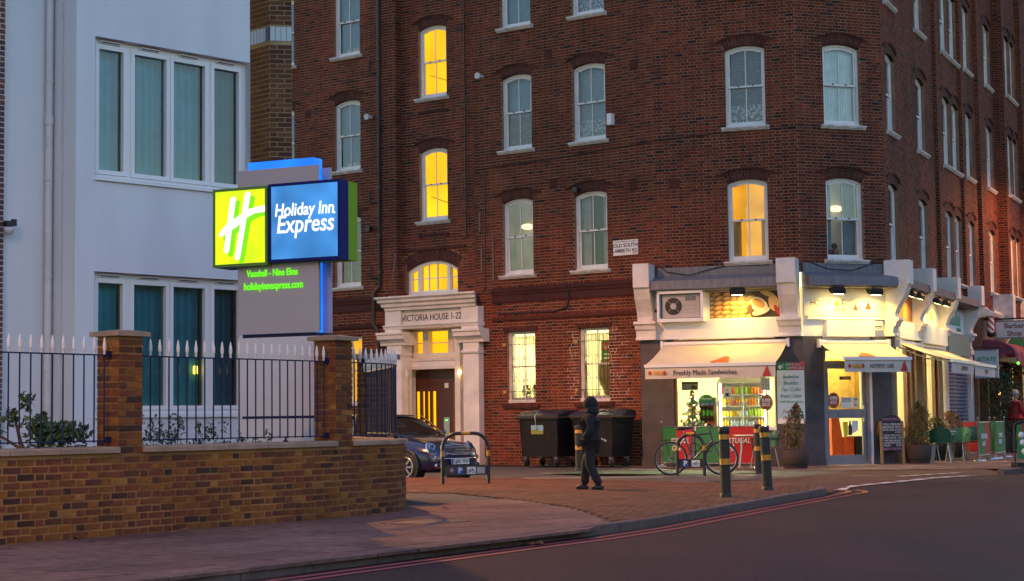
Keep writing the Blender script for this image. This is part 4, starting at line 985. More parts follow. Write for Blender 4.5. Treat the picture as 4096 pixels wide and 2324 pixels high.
d.fbox(F, -7.74, -7.62, o0, o1+.03, 0, 2.5); d.fbox(F, -7.62, -6.02, o0, o1+.03, 2.16, 2.5); d.fbox(F, -6.62, -6.18, o0, o1+.01, 0, 2.16); d.fbox(F, -6.18, -6.02, o0, o1+.01, 0, .62)
d.fbox(F, -7.62, -7.46, o0, o1, 0, 2.10); d.fbox(F, -6.78, -6.62, o0, o1, 0, 2.10); d.fbox(F, -7.46, -6.78, o0, o1, 0, .62); d.fbox(F, -7.46, -6.78, o0, o1, 1.92, 2.10); d.fbox(F, -7.62, -6.62, o0, o1+.02, 2.10, 2.16)
for k in range(3): t = -7.46+.68*(k+1)/4; d.fbox(F, t-.042, t+.042, o0, o1, .62, 1.92)
for k in range(3): t = -6.62+k*.2; d.fbox(F, t, t+.14, o1+.01, o1+.03, .12, .5)
dr = d.build('entrance_door', M['oakdoor'], flats)
p = MB(); p.fquad(F, -7.46, -6.78, -.43, .62, 1.92); p.fquad(F, -6.18, -6.02, -.43, .62, 2.16); p.build('pane', M['glass_stair'], dr)
q = MB(); q.fbox(F, -6.49, -6.30, o1+.01, o1+.035, .72, 1.22); ic = q.build('intercom', M['steel'] if 'steel' in M else M['lead'], dr)
q = MB(); q.fbox(F, -6.44, -6.36, -.367, -.362, 1.13, 1.16); q.build('intercom_display', M['greenled'], dr)
q = MB(); q.fbox(F, -6.46, -6.34, o1+.01, o1+.03, 2.0, 2.13); q.fbox(F, -6.42, -6.38, -.372, -.368, 2.03, 2.11); q.build('notice', M['white'], dr)
lampmb = MB(); c_ = FAs.p(-6.05, .21, 2.38); lampmb.ball(c_, .045, 8); lampmb.build('door_lamp', M['bulb'], flats)
# small fixtures on facade A
for t, z in ((-5.2, 10.03), (-8.98, 9.38)):
    fx = MB(); a = FA.p(t, 0, z); b = FA.p(t, .14, z+.0); fx.tube([a, b], .05, 10); c2 = FA.p(t, .22, z); fx.tube([b, c2], [.075, .085], 10); fx.build('boiler_flue', M['dirty_white'], flats)
for t, z in ((-2.25, 6.83), (-9.0, 6.35)): fx = MB(); fx.tube([FA.p(t, 0, z), FA.p(t, .12, z-.02)], .055, 10); fx.tube([FA.p(t, .12, z-.02), FA.p(t, .18, z-.02)], .075, 10); fx.build('boiler_flue', M['black'], flats)
fx = MB(); fx.fbox(FA, -1.28, -1.15, .0, .16, 8.32, 8.60); fx.build('alarm_box', M['white'], flats)
for t, z in ((-3.1, 10.35), (-.57, 9.75), (-.63, 6.8), (-3.0, 7.05), (-11.3, 9.75), (-11.3, 6.6)):
    vents = MB(); vents.fbox(FA, t-.115, t+.115, -.01, .010, z-.13, z+.13)
    for k in range(4): vents.fbox(FA, t-.11, t+.11, .010, .018, z-.12+k*.06, z-.085+k*.06)
    vents.build('air_brick', M['brick_dark'], flats)
vents = MB(); vents.fbox(FW, .32, .58, -.01, .012, 6.62, 6.86); vents.build('air_brick', M['brick_dark'], flats)
pp = MB(); z = [13.5, 11.0, 8.5, 6.2, 4.62]; pp.tube([FA.p(-8.66, .07, 14.5), FA.p(-8.66, .07, 4.75), FA.p(-8.86, .07, 4.6), FA.p(-8.86, .12, 3.75), FA.p(-8.72, .10, 3.6), FA.p(-8.72, .10, 2.6)], .05, 8)
for zz in (13.9, 12.2, 10.9, 9.3, 7.4, 6.1, 5.1): pp.tube([FA.p(-8.66, .07, zz), FA.p(-8.66, .07, zz+.09)], .066, 8)
for zz in (10.6, 7.05, 5.0): pp.tube([FA.p(-8.66, .07, zz), FA.p(-9.0, .07, zz), FA.p(-9.0, .07, zz+.34)], .028, 6)
pp.tube([FA.p(-8.72, .10, 2.95), FA.p(-9.0, .2, 2.98)], .07, 8); pp.tube([FA.p(-9.0, .2, 2.98), FA.p(-9.12, .26, 2.98)], [.1, .12], 10)
pp.build('soil_pipe', M['pipe'], flats)
pp = MB(); pp.tube([FA.p(-5.92, -.18, 14.5), FA.p(-5.92, -.18, 5.9)], .02, 6); pp.tube([FA.p(-5.15, .02, 7.6), FA.p(-5.15, .02, 4.5), FA.p(-5.15, .13, 4.45)], .012, 5)
pp.tube([FA.p(-5.5, .02, 7.62), FA.p(-3.2, .02, 7.66), FA.p(-.6, .02, 7.78), FA.p(-.02, .02, 7.82)], .011, 5); pp.tube([FW.p(.02, .02, 7.82), FW.p(1.6, .02, 7.9), FW.p(3.4, .02, 7.93)], .011, 5)
pp.tube([FA.p(-4.75, .02, 3.83), FA.p(-4.2, .02, 3.84), FA.p(-3.0, .03, 3.82), FA.p(-2.6, .05, 3.92), FA.p(-2.55, .06, 4.2), FA.p(-2.6, .13, 4.48)], .018, 6)
pp.build('cable', M['black'], flats); pp = MB(); pp.tube([FW.p(-.05, .03, 4.85), FW.p(.25, .06, 4.62), FW.p(.8, .1, 4.52), FW.p(1.35, .06, 4.66), FW.p(1.72, .04, 4.71), FW.p(2.7, .04, 4.70)], .012, 5); pp.build('cable', M['black'], flats); pp = MB(); pp.tube([FV.p(.1, .03, 4.78), FV.p(.7, .06, 4.58), FV.p(1.3, .08, 4.55), FV.p(2.1, .03, 4.78)], .010, 5)
pp.build('cable', M['black'], flats)
for t0, z0, z1, d in ((-8.28, 4.9, 5.62, .1), (-8.0, 4.55, 5.3, 0), (-5.62, 4.95, 5.55, 0), (-5.30, 4.95, 5.55, 0), (-5.62, 5.95, 6.45, 0), (-5.35, 6.0, 6.5, 0), (-4.93, 4.7, 5.9, 0)):
    bt = MB(); o_ = STO if t0 < ST1 and t0 > ST0 else 0; bt.hexa([FA.p(t0, o_+.03, z0), FA.p(t0+.06, o_+.03, z0), FA.p(t0+.06, o_, z0), FA.p(t0, o_, z0), FA.p(t0+d, o_+.03, z1), FA.p(t0+d+.06, o_+.03, z1), FA.p(t0+d+.06, o_, z1), FA.p(t0+d, o_, z1)]); bt.build('timber_batten', M['batten'], flats)
# street name plate
sg = thing('street_sign', 'white street name plate on the brick wall reading OLD SOUTH LAMBETH RD', 'street sign', FA.p(-.88, .02, 5.10), None)
q = MB(); q.fbox(FA, -1.235, -.525, .012, .030, 5.10, 5.47); q.build('plate', M['white'], sg)
ftext('lettering', 'OLD SOUTH', .125, M['blacktext'], sg, FA, -.88, .0305, 5.335, bold=.002); ftext('lettering', 'LAMBETH RD.', .125, M['blacktext'], sg, FA, -.88, .0305, 5.205, wide=.96, bold=.002)
ftext('lettering', 'LONDON BOROUGH OF LAMBETH', .04, M['purpletext'], sg, FA, -.88, .0305, 5.43); ftext('lettering', 'SW8', .055, M['redtext'], sg, FA, -.62, .0305, 5.135)
# ================================================================== WHITE HOTEL BUILDING
FH = Frame((-5.726, 23.9), (.683, .731)); HT0, HT1 = -.301, 2.704
hotel = thing('hotel_building', 'white rendered hotel front with curtained four light windows, left of the brick flats', 'building', FH.p(HT0, 0, 0), None)
hw = MB(); hops = [Opening(0, HT1, zb, zb+1.965) for zb in (1.285, 4.555, 7.83)]
wall_sheet(hw, FH, HT0, HT1, -.1, 10.6, hops, depth=.16)
RL_ = .62; hw.quad(FH.p(HT0, -RL_, -.1), FH.p(HT0, 0, -.1), FH.p(HT0, 0, 10.6), FH.p(HT0, -RL_, 10.6))
hw.fquad(FH, HT0-6, HT0, -RL_, -.1, 10.6)
hw.quad(FH.p(HT1, 0, -.1), FH.p(HT1, -.9, -.1), FH.p(HT1, -.9, 10.6), FH.p(HT1, 0, 10.6))
hw.build('wall', M['render'], hotel)
hr = MB(); hr.prism([FH.p(t, o, 10.6) for t, o in ((HT0-6, -RL_), (HT0, -RL_), (HT0, .05), (HT1+.05, .05), (HT1+.05, -9), (HT0-6, -9))], [FH.p(t, o, 10.75) for t, o in ((HT0-6, -RL_), (HT0, -RL_), (HT0, .05), (HT1+.05, .05), (HT1+.05, -9), (HT0-6, -9))]); hr.build('roof', M['lead'], hotel)
MUL = [(.06, .14), (.565, .70), (1.25, 1.42), (1.975, 2.095), (2.575, 2.70)]
for w in hops:
    zb, zt = w.z0, w.z1; F = FH; o0, o1 = -.20, -.12
    f = MB(); f.fbox(F, 0, HT1, o0, o1, zb, zb+.065); f.fbox(F, 0, HT1, o0, o1, zt-.085, zt)
    for a, b in ((0, .075), (.595, .665), (1.325, 1.335), (2.01, 2.06), (2.63, 2.704)): f.fbox(F, a, b, o0, o1, zb+.065, zt-.085)
    win = f.build('window', M['upvc'], hotel)
    s = MB(); s.profile(F, 0, HT1, [(-.16, zb-.004), (.045, zb-.022), (.045, zb-.045), (0, zb-.045), (-.16, zb-.03)]); s.build('window_sill', M['upvc'], win)
    for k, (a, b) in enumerate(((.075, .595), (.665, 1.325), (1.335, 2.01), (2.06, 2.63))):
        c = MB(); e = .058; z0, z1 = zb+.065, zt-.085; i0, i1 = o0+.02, o1+.022
        c.fband(F, [(a, z0), (b, z0), (b, z1), (a, z1), (a, z0)], [(a+e, z0+e), (b-e, z0+e), (b-e, z1-e), (a+e, z1-e), (a+e, z0+e)], i0, i1); c.build('casement', M['upvc'], win)
        p = MB(); p.fquad(F, a+e-.005, b-e+.005, -.165, z0+e-.005, z1-e+.005); p.build('pane', M['glass'], win)
        v = MB(); tc = (a+b)/2-.02; v.fbox(F, tc-.17, tc+.17, o1, o1+.03, zt-.062, zt-.022); v.fbox(F, tc-.155, tc+.155, o1+.03, o1+.045, zt-.040, zt-.026); v.build('trickle_vent', M['upvc'], win)
        v = MB(); v.fbox(F, tc-.15, tc+.15, o1+.028, o1+.034, zt-.056, zt-.044); v.build('vent_slot', M['black'], win)
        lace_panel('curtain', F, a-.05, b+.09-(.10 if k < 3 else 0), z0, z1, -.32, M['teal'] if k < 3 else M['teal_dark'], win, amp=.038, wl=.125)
    bk = MB(); bk.fquad(F, -.1, HT1, -.6, zb-.1, zt+.1); bk.quad(F.p(-.1, -.6, zt+.1), F.p(-.1, -.16, zt+.1), F.p(HT1, -.16, zt+.1), F.p(HT1, -.6, zt+.1)); bk.quad(F.p(HT1-.004, -.2, zb), F.p(HT1-.004, -.6, zb), F.p(HT1-.004, -.6, zt), F.p(HT1-.004, -.2, zt)); bk.build('room', M['room'], win)
    if zb < 2:
        l = MB(); q = F.p(1.90, -.26, 1.86); l.lathe([(.0, .0), (.035, .01), (.035, .12), (0, .13)], 10, q); l.build('bedside_lamp', M['bulb_dim'], win)
# rainwater pipe, conduit
pp = MB(); FB = FH.shift(HT0, -RL_)
pp.tube([FB.p(-.075, .075, 0), FB.p(-.075, .075, 10.5)], .052, 12)
for z in (1.9, 3.17, 4.52, 5.90, 7.3): pp.tube([FB.p(-.075, .075, z), FB.p(-.075, .075, z+.025)], .062, 12); pp.fbox(FB, -.06, .02, .0, .05, z, z+.02)
pp.tube([FB.p(-.075, .075, 5.30), FB.p(-.075, .075, 5.42)], .062, 12); pp.build('drainpipe', M['white_pipe'], hotel)
pp = MB(); pp.tube([FH.p(HT0-.02, -.32, .5), FH.p(HT0-.02, -.32, 10.4)], .009, 6)
for z in (2.1, 3.4, 4.6, 5.85, 6.8): pp.tube([FH.p(HT0-.02, -.32, z), FH.p(HT0-.02, -.32, z+.04)], .018, 6)
pp.build('conduit', M['white_pipe'], hotel)
# brick pilaster at the far left
R = rng(31); allb = []
F = FH.shift(HT0-.80-1.2, -RL_+.12); bk = MB(); bk.fquad(F, -.4, 1.2, 0, -.1, 10.6); bk.quad(F.p(1.2, 0, -.1), F.p(1.2, -.12, -.1), F.p(1.2, -.12, 10.6), F.p(1.2, 0, 10.6)); bk.build('brick_pilaster', M['mortar_new'], hotel)
brickwork(hotel, flemish(.4, 1.2, 0, 8.0, [], R), straight(F), M['purple_brick'], R, single=60, pick=lambda b, x, y: x > -.296*y)
F2 = Frame(F.p(1.2, 0, 0)[:2], (-FH.n.x, -FH.n.y)); brickwork(hotel, flemish(0, .12, 0, 8.0, [], R), straight(F2), M['purple_brick'], R)
# brown brick end pier with blue glazed band
P0 = (-3.64, 26.3); FR = Frame(P0, (.976, .21)); FL0 = Frame(P0, (-.7, .71)); q = FL0.p(.8, 0, 0); FL = Frame(q[:2], (.7, -.71))
bk = MB(); PW = .33; bk.fquad(FR, 0, PW, 0, 0, 10.6); bk.fquad(FL, -.5, .8, 0, 0, 10.6); bk.quad(FR.p(PW, 0, 0), FR.p(PW, -1.2, 0), FR.p(PW, -1.2, 10.6), FR.p(PW, 0, 10.6)); bk.build('brick_pier', M['brown_mortar'], hotel)
band = Opening(-9, 9, 6.945, 7.175)
def stretcher(L0, L1, z0, z1, ops):
    out = []; k = 0; z = z0
    while z < z1:
        if not any(o.z0-.02 <= z+.03 <= o.z1+.0 for o in ops):
            x = L0-(.1125 if k % 2 else 0)
            while x < L1:
                p, q = max(x, L0), min(x+.215, L1)
                if q-p > .03: out.append((p, q, z, z+.065, .215 if q-p > .214 else 0))
                x += .225
        z += .075; k += 1
    return out
brickwork(hotel, stretcher(0, PW, .3, 10.4, [band]), straight(FR), M['brown'], R, single=70, seed=5, pick=lambda b, x, y: 3 < b[2] < 8.5)
brickwork(hotel, stretcher(.0, .8, .3, 10.4, [band]), straight(FL), M['brown'], R, single=150, seed=6, pick=lambda b, x, y: 3 < b[2] < 8.5)
for F, L, n in ((FR, PW, 4), (FL, .8, 10)):
    for i in range(n):
        a, b = i*L/n+.004, (i+1)*L/n-.004; g = MB(); g.fbox(F, a, b, -.03, .010+R.uniform(-.001, .002), 6.95, 7.165); g.build('glazed_brick', M['blue_glaze'] if F is FL else M['pale_glaze'], hotel)
# security camera on the left edge
cm = thing('security_camera', 'small dark security camera on the white wall at the far left edge', 'security camera', FB.p(-.62, .15, 3.95), None)
q = MB(); q.fbox(FB, -.80, -.69, .12, .22, 3.83, 3.90); q.fbox(FB, -.69, -.64, .13, .20, 3.84, 3.93); q.build('camera_housing', M['black'], cm)
q = MB(); q.lathe([(0, -.07), (.05, -.045), (.07, 0), (.07, .03), (0, .035)], 12, FB.p(-.74, .17, 3.78)); q.build('camera_dome', M['white_pipe'], cm)

# ================================================================== BOUNDARY WALL with brick piers, copings
W0 = Vector((-5.006, 17.137)); STEP = .02; path = {}
hd = [];
def heading(s):
    if s < 4.0: return 36.05
    if s < 6.0: return 36.05-(s-4.0)/2*10
    if s < 7.0: return 26.05-(s-6.0)*29.5
    if s < 7.9: return -3.45-(s-7.0)/.9*10.5
    return -14
TBL = []; p = W0.copy(); s_ = 0.
while s_ < 11.5: TBL.append(p.copy()); h = rad(heading(s_+STEP/2)); p = p+Vector((math.sin(h), math.cos(h)))*STEP; s_ += STEP
def wpos(s, o=0.):
    if s < 0: h = rad(36.05); q = W0+Vector((math.sin(h), math.cos(h)))*s
    else: i = min(int(s/STEP), len(TBL)-2); q = TBL[i]+(TBL[i+1]-TBL[i])*(s/STEP-i); h = rad(heading(s))
    t = Vector((math.sin(h), math.cos(h))); n = Vector((t.y, -t.x)); q = q+n*o; return q, t, n
def wp(s): q, t, n = wpos(s); return (q.x, q.y, t.x, t.y)
bwall = thing('boundary_wall', 'low yellow stock brick garden wall with square capped piers along the pavement', 'wall', wpos(2.5)[0].to_3d()[:], None)
PIERS = [(1.484, 1.8115, 2.08), (4.92, 5.2475, 2.135)]; WT = -.23
core = MB(); ss = [-3+.25*i for i in range(58)]
for a, b in zip(ss, ss[1:]):
    P = [wpos(x, o)[0] for x, o in ((a, 0), (b, 0), (b, WT), (a, WT))]; core.hexa([(q.x, q.y, -.02) for q in P]+[(q.x, q.y, .858) for q in P])
for s0, s1, zt in PIERS:
    P = [wpos(s0, .002)[0], wpos(s1, .002)[0], wpos(s1, -.325)[0], wpos(s0, -.325)[0]]; core.hexa([(q.x, q.y, .2) for q in P]+[(q.x, q.y, zt) for q in P])
core.build('mortar_core', M['stock_mortar'], bwall)
R = rng(41); groups = [([(a+R.uniform(-.004, .003), b+R.uniform(-.003, .004), c+R.uniform(-.002, .002), d+R.uniform(-.003, .002), e) for a, b, c, d, e in flemish(-2.2, 11.2, .005, .857, [], R, joint=.014)], wp)]
def pier_courses(z0, z1, k0=0):
    out = []; z = z0; k = k0
    while z+.07 < z1+.01:
        a = (.215, .1025) if k % 2 == 0 else (.1025, .215)
        out += [(0, a[0], z, z+.065, a[0]), (a[0]+.010, .3275, z, z+.065, a[1])]; z += .075; k += 1
    return out
for s0, s1, zt in PIERS:
    q0, t, n = wpos(s0, .002); qb, _, _ = wpos(s0, -.3255); h = (s0+s1)/2
    Ff = Frame(q0, t); groups.append((pier_courses(.855, zt), straight(Ff)))
    Fs = Frame(qb, n); groups.append((pier_courses(.93, zt, 1), straight(Fs)))
allb = [(b, pos) for br, pos in groups for b in br]; sc = []
for i, (b, pos) in enumerate(allb):
    if not b[4]: continue
    x, y, tx, ty = pos((b[0]+b[1])/2); d = math.hypot(x, y); f = (ty*x-tx*y)/d
    if -.30*y < x and f < -.05 and (b[0] < 7.2): sc.append((b[4]*f/d, i))
keep = set(i for _, i in sorted(sc)[:300]); U = unit_bricks('brick', M['stock'], .006, seed=9); UB = unit_bricks('brick', M['stock'], .006, seed=10, big=True)
for i in sorted(keep):
    b, pos = allb[i]; x, y, tx, ty = pos((b[0]+b[1])/2); clone((UB if b[4] in (.215, .1025) else U)[(b[4], R.randrange(3))], 'brick', bwall, (x, y, b[2]+R.uniform(-.003, .003)), (R.uniform(-.03, .03), R.uniform(-.016, .016), math.atan2(ty, tx)+R.uniform(-.02, .02)), (R.uniform(.96, 1.03), 1, R.uniform(.93, 1.05)))
bw = MB(); i = 0
for br, pos in groups:
    rest = [b for j, b in enumerate(br) if i+j not in keep]; i += len(br); m2 = brick_mesh(rest, pos, R, .008); nb = len(bw.v); bw.v += m2.v; bw.f += [tuple(nb+q for q in f) for f in m2.f]; bw.mi += m2.mi; bw.sm += m2.sm
bw.build('brickwork', M['stock'], bwall, kind='stuff')
def coping(s0, s1):
    n = max(1, int((s1-s0)/.15)); mb = MB(); rings = []
    for i in range(n+1):
        s = s0+(s1-s0)*i/n; rings.append([(lambda q: (q.x, q.y, z))(wpos(s, o)[0]) for o, z in ((.045, .858), (.045, .905), (.03, .918), (-.255, .926), (-.27, .905), (-.27, .858))])
    for A, B in zip(rings, rings[1:]): mb.prism(A, B)
    return mb.build('coping_stone', M['stone'], bwall)
for a, b in ((-2.4, PIERS[0][0]), (PIERS[0][1], PIERS[1][0]), (PIERS[1][1], 11.0)):
    x = a
    while x < b-.05: y = min(x+.62, b); y = b if b-y < .2 else y; coping(x+.004, y-.004); x = y
def pier_cap(s0, s1, zt, back=-.3255):
    mb = MB(); e = .062; rings = []
    for z, g in ((zt, e), (zt+.048, e), (zt+.072, -.10)):
        rings.append([(lambda q: (q.x, q.y, z))(wpos(s, o)[0]) for s, o in ((s0-g, .002+g), (s1+g, .002+g), (s1+g, back-g), (s0-g, back-g))])
    mb.hexa(rings[0]+rings[1]); mb.hexa(rings[1]+rings[2]); return mb.build('pier_cap', M['stone'], bwall)
for s0, s1, zt in PIERS: pier_cap(s0, s1, zt)
# far gate pier at the end of the wall
FPo = Vector((-2.02, 26.1)); FP = Frame(FPo-Vector((.30, 0)), (.98, -.17)); pm = MB(); pm.fbox(FP, 0, .45, -.45, 0, 0, 2.07); pm.build('mortar_core', M['stock_mortar'], bwall)
brickwork(bwall, flemish(0, .45, .0, 2.07, [], R), straight(FP), M['stock'], R, 0); G = Frame(FP.p(0, -.45, 0)[:2], FP.n); brickwork(bwall, flemish(0, .45, 0, 2.07, [], R), straight(G), M['stock'], R)
pm = MB(); pm.fbox(FP, -.08, .53, -.53, .08, 2.075, 2.15); pm.build('pier_cap', M['stone'], bwall)

# ================================================================== RAILINGS: every bar and finial a piece
barm = MB(); barm.lathe([(.0085, 0), (.0085, .925)], 8); BAR = None
finm = MB(); finm.lathe([(.0125, 0), (.0135, .055), (.019, .062), (.019, .072), (.014, .078), (.022, .088), (.018, .10), (.0195, .108), (.005, .19), (0, .195)], 10)
def mesh_of(mb, name, m):
    me = bpy.data.meshes.new(name); me.from_pydata(mb.v, [], mb.f); me.polygons.foreach_set('use_smooth', mb.sm); me.materials.append(m); me.update(); return me
BARM, FINM = mesh_of(barm, 'bar', M['navy']), mesh_of(finm, 'finial', M['finial'])
RO = -.115
def railing(s0, s1, label, zoff=0.):
    q = wpos((s0+s1)/2, RO)[0]; rl = thing('railing', label, 'railing', (q.x, q.y, .92), None, 'railings on the garden wall')
    n = int((s1-s0-.12)/.131); st_ = (s1-s0-.12)/n
    for i in range(n+1):
        s = s0+.06+i*st_; q, t, _ = wpos(s, RO); clone(BARM, 'bar', rl, (q.x, q.y, .965+zoff)); clone(FINM, 'finial', rl, (q.x, q.y, 1.875+zoff))
    m = max(2, int((s1-s0)/.12)); 
    for z in (.975, 1.872):
        r = MB(); pts = [wpos(s0+(s1-s0)*i/m, RO)[0] for i in range(m+1)]
        for a, b in zip(pts, pts[1:]):
            t = (b-a).normalized(); nn = Vector((t.y, -t.x))*.016; r.hexa([(a.x+nn.x, a.y+nn.y, z+zoff), (b.x+nn.x, b.y+nn.y, z+zoff), (b.x-nn.x, b.y-nn.y, z+zoff), (a.x-nn.x, a.y-nn.y, z+zoff), (a.x+nn.x, a.y+nn.y, z+.014+zoff), (b.x+nn.x, b.y+nn.y, z+.014+zoff), (b.x-nn.x, b.y-nn.y, z+.014+zoff), (a.x-nn.x, a.y-nn.y, z+.014+zoff)])
        r.build('rail', M['navy'], rl)
    for s in (s0+.02, s1-.02):
        for z in (.975, 1.872):
            q, t, nn = wpos(s, RO); k = MB(); F = Frame(q, t); k.fbox(F, -.035, .035, -.022, .022, z-.012+zoff, z+.05+zoff); k.build('rail_bracket', M['navy'], rl)
    for s in [s0+(s1-s0)*f for f in (.3, .75)]:
        q, t, nn = wpos(s, RO); k = MB(); k.lathe([(.03, -.05), (.03, -.035), (.012, -.03), (.012, .0)], 8, (q.x, q.y, .975+zoff)); k.build('rail_foot', M['navy'], rl)
    return rl
railing(-2.2, 1.455, 'navy iron railing with white spikes left of the first brick pier')
railing(1.84, 4.895, 'navy iron railing with white spikes between the two brick piers')
railing(5.28, 10.6, 'curved navy iron railing with white spikes at the corner of the wall')

# ================================================================== HOTEL TOTEM SIGN
FS = Frame((-2.954, 22.0), (.904, -.427))
sign = thing('hotel_sign', 'tall illuminated hotel totem sign with green H box and blue lettered box', 'sign', FS.p(0, -.1, 0), None)
def fb(name, m, *a): q = MB(); q.fbox(FS, *a); return q.build(name, m, sign)
fb('grey_panel', M['signgrey'], -.602, .602, -.03, 0, 2.268, 4.366); fb('lower_panel', M['signpale'], -.602, .602, -.04, 0, 0, 2.222)
fb('grey_panel', M['signgrey'], -.602, .602, -.33, -.30, 2.268, 4.366); fb('lower_panel', M['signpale'], -.602, .602, -.33, -.29, 0, 2.222)
fb('blue_light_core', M['blueglow'], -.495, .495, -.27, -.07, 2.235, 4.475); fb('navy_gap', M['navy'], -.55, .53, -.26, -.035, 2.222, 2.268); fb('navy_stripe', M['navy'], -.53, .56, 0, .004, 1.20, 1.232)
fb('cable_tray', M['navy'], -.05, .02, -.29, -.04, 0, 2.2)
q = MB(); q.fbox(FS, .5, .52, -.18, -.16, 2.3, 3.2); q.build('post', M['navy'], sign)
def lightbox(name, t0, t1, z0, z1, o0, o1, case, face, e=.036):
    b = MB(); b.fbox(FS, t0, t1, o0, o1-.012, z0, z1); b.fband(FS, [(t0, z0), (t1, z0), (t1, z1), (t0, z1), (t0, z0)], [(t0+e, z0+e), (t1-e, z0+e), (t1-e, z1-e), (t0+e, z1-e), (t0+e, z0+e)], o1-.012, o1)
    o = b.build(name, case, sign); p = MB(); p.fquad(FS, t0+e, t1-e, o1-.006, z0+e, z1-e); p.build('lit_face', face, o); return o
gb = lightbox('green_box', -.90, -.075, 3.13, 4.135, -.08, .12, M['greencase'], M['greenface']); bb = lightbox('blue_box', -.055, .99, 3.155, 4.148, -.08, .12, M['bluecase'], M['blueface'])
fb('rear_green_box', M['greenstrip'], -.055, .99, -.30, -.083, 3.155, 4.14); fb('rear_blue_box', M['bluecase'], -.90, -.075, -.30, -.083, 3.13, 4.13)
gx0, gx1, gz0, gz1 = -.864, -.111, 3.166, 4.099
def hp(u, v): return (gx0+(gx1-gx0)*u, gz1-(gz1-gz0)*v)
strokes = [[(.305, .10), (.36, .075), (.42, .095), (.28, .82), (.235, .85), (.17, .83)], [(.60, .05), (.65, .02), (.715, .05), (.50, .92), (.45, .955), (.395, .93)],
           [(.07, .58), (.195, .47), (.394, .38), (.69, .26), (1., .225), (1., .315), (.80, .325), (.62, .385), (.445, .49), (.245, .57), (.095, .625)]]
for off, m, o, nm in (((.085, .055), M['greenshade'], .1145, 'logo_shadow'), ((0, 0), M['whiteglow'], .116, 'logo')):
    q = MB()
    for k, sk in enumerate(strokes): q.fpoly(FS, [hp(min(1., u+off[0]), min(1., v+off[1])) for u, v in sk][::-1], o-.0005, o+.0005*(k+1)); 
    q.build(nm, m, gb)
ftext('lettering', 'Holiday Inn', .225, M['whiteglow'], bb, FS, .465, .1165, 3.80, fit=.86, shear=.14, bold=.003)
ftext('lettering', 'Express', .315, M['whiteglow'], bb, FS, .475, .1165, 3.615, fit=.83, shear=.14, bold=.003)
q = MB(); q.tube([FS.p(.905, .115, 3.735), FS.p(.905, .117, 3.735)], .014, 10, smooth=False); q.build('dot', M['whiteglow'], bb)
ftext('lettering', 'Vauxhall - Nine Elms', .125, M['greenglow'], sign, FS, -.075, .012, 3.035, fit=.76, bold=.0015, ext=.004)
ftext('lettering', 'holidayinnexpress.com', .135, M['greenglow'], sign, FS, -.06, .012, 2.872, fit=.875, bold=.0015, ext=.004)
# ================================================================== CAFE SHOPFRONT (parts of the flats)
def part(name, m, parent=None): 
    return lambda mb: mb.build(name, m, parent or flats)
def fbx(name, F, m, *a, parent=None): q = MB(); q.fbox(F, *a); return q.build(name, m, parent or flats)
def console(F, t0, t1, w=None):
    q = MB(); pr = [(0, 4.79), (.55, 4.79), (.55, 4.23), (.50, 4.21), (.485, 4.12), (.43, 3.96), (.33, 3.80), (.25, 3.67), (.205, 3.55), (.195, 3.44), (0, 3.44)]
    q.profile(F, t0+.035, t1-.035, pr)
    pf = [(o+(.018 if 0 < i < 10 else 0), z) for i, (o, z) in enumerate(pr)]; q.profile(F, t0, t0+.04, pf); q.profile(F, t1-.04, t1, pf)
    q.fbox(F, t0-.005, t1+.005, -.02, .578, 4.235, 4.80); q.fbox(F, t0+.03, t1-.03, .15, .235, 3.44, 3.52)
    c = q.build('console', M['stucco'], flats)
    q = MB(); q.profile(F, t0-.02, t1+.02, [(-.02, 3.44), (.31, 3.44), (.32, 3.38), (.26, 3.34), (.235, 3.25), (.18, 3.22), (.165, 3.07), (.20, 3.045), (.20, 3.0), (-.02, 3.0)], e0=.18, e1=.18); q.build('capital', M['stucco'], flats)
console(FW, -.46, -.08); console(FW, 2.97, 3.40)
for t in (-.16, 2.62, 5.92, 9.52): console(FC, t, t+.44)
# dark pilasters, stall riser
for F, a, b in ((FW, -.44, .36), (FW, 2.80, 3.45), (FV, -.03, .50), (FV, 1.79, 2.32), (FC, -.03, .30)):
    q = MB(); q.fbox(F, a, b, -.30, .06, 0, 3.0); q.fbox(F, a-.01, b+.01, -.28, .075, 0, .16); q.build('pilaster', M['granite'], flats)
q = MB(); q.fbox(FW, .36, 2.80, -.25, .0, 0, .82); q.build('stall_riser', M['granite'], flats)
q = MB(); q.fbox(FW, .36, 2.80, -.28, .06, .82, .87); q.build('shop_sill', M['upvc'], flats)
# lead flashings
for F, a, b in ((FW, -.08, 2.98), (FV, .02, 2.30), (FC, .26, 2.64), (FC, 3.04, 5.94), (FC, 6.34, 9.54)):
    q = MB(); q.profile(F, a, b, [(-.02, 4.52), (.10, 4.46), (.50, 4.37), (.515, 4.17), (.47, 4.165), (.45, 4.13), (-.02, 4.13)]); q.build('lead_flashing', M['lead'] if F is not FC else M['tile'], flats)
for F, a, b in ((FW, .0, 3.0), (FV, .05, 2.28)): fbx('render_band', F, M['lead'], a, b, -.02, .03, 4.50, 4.72)
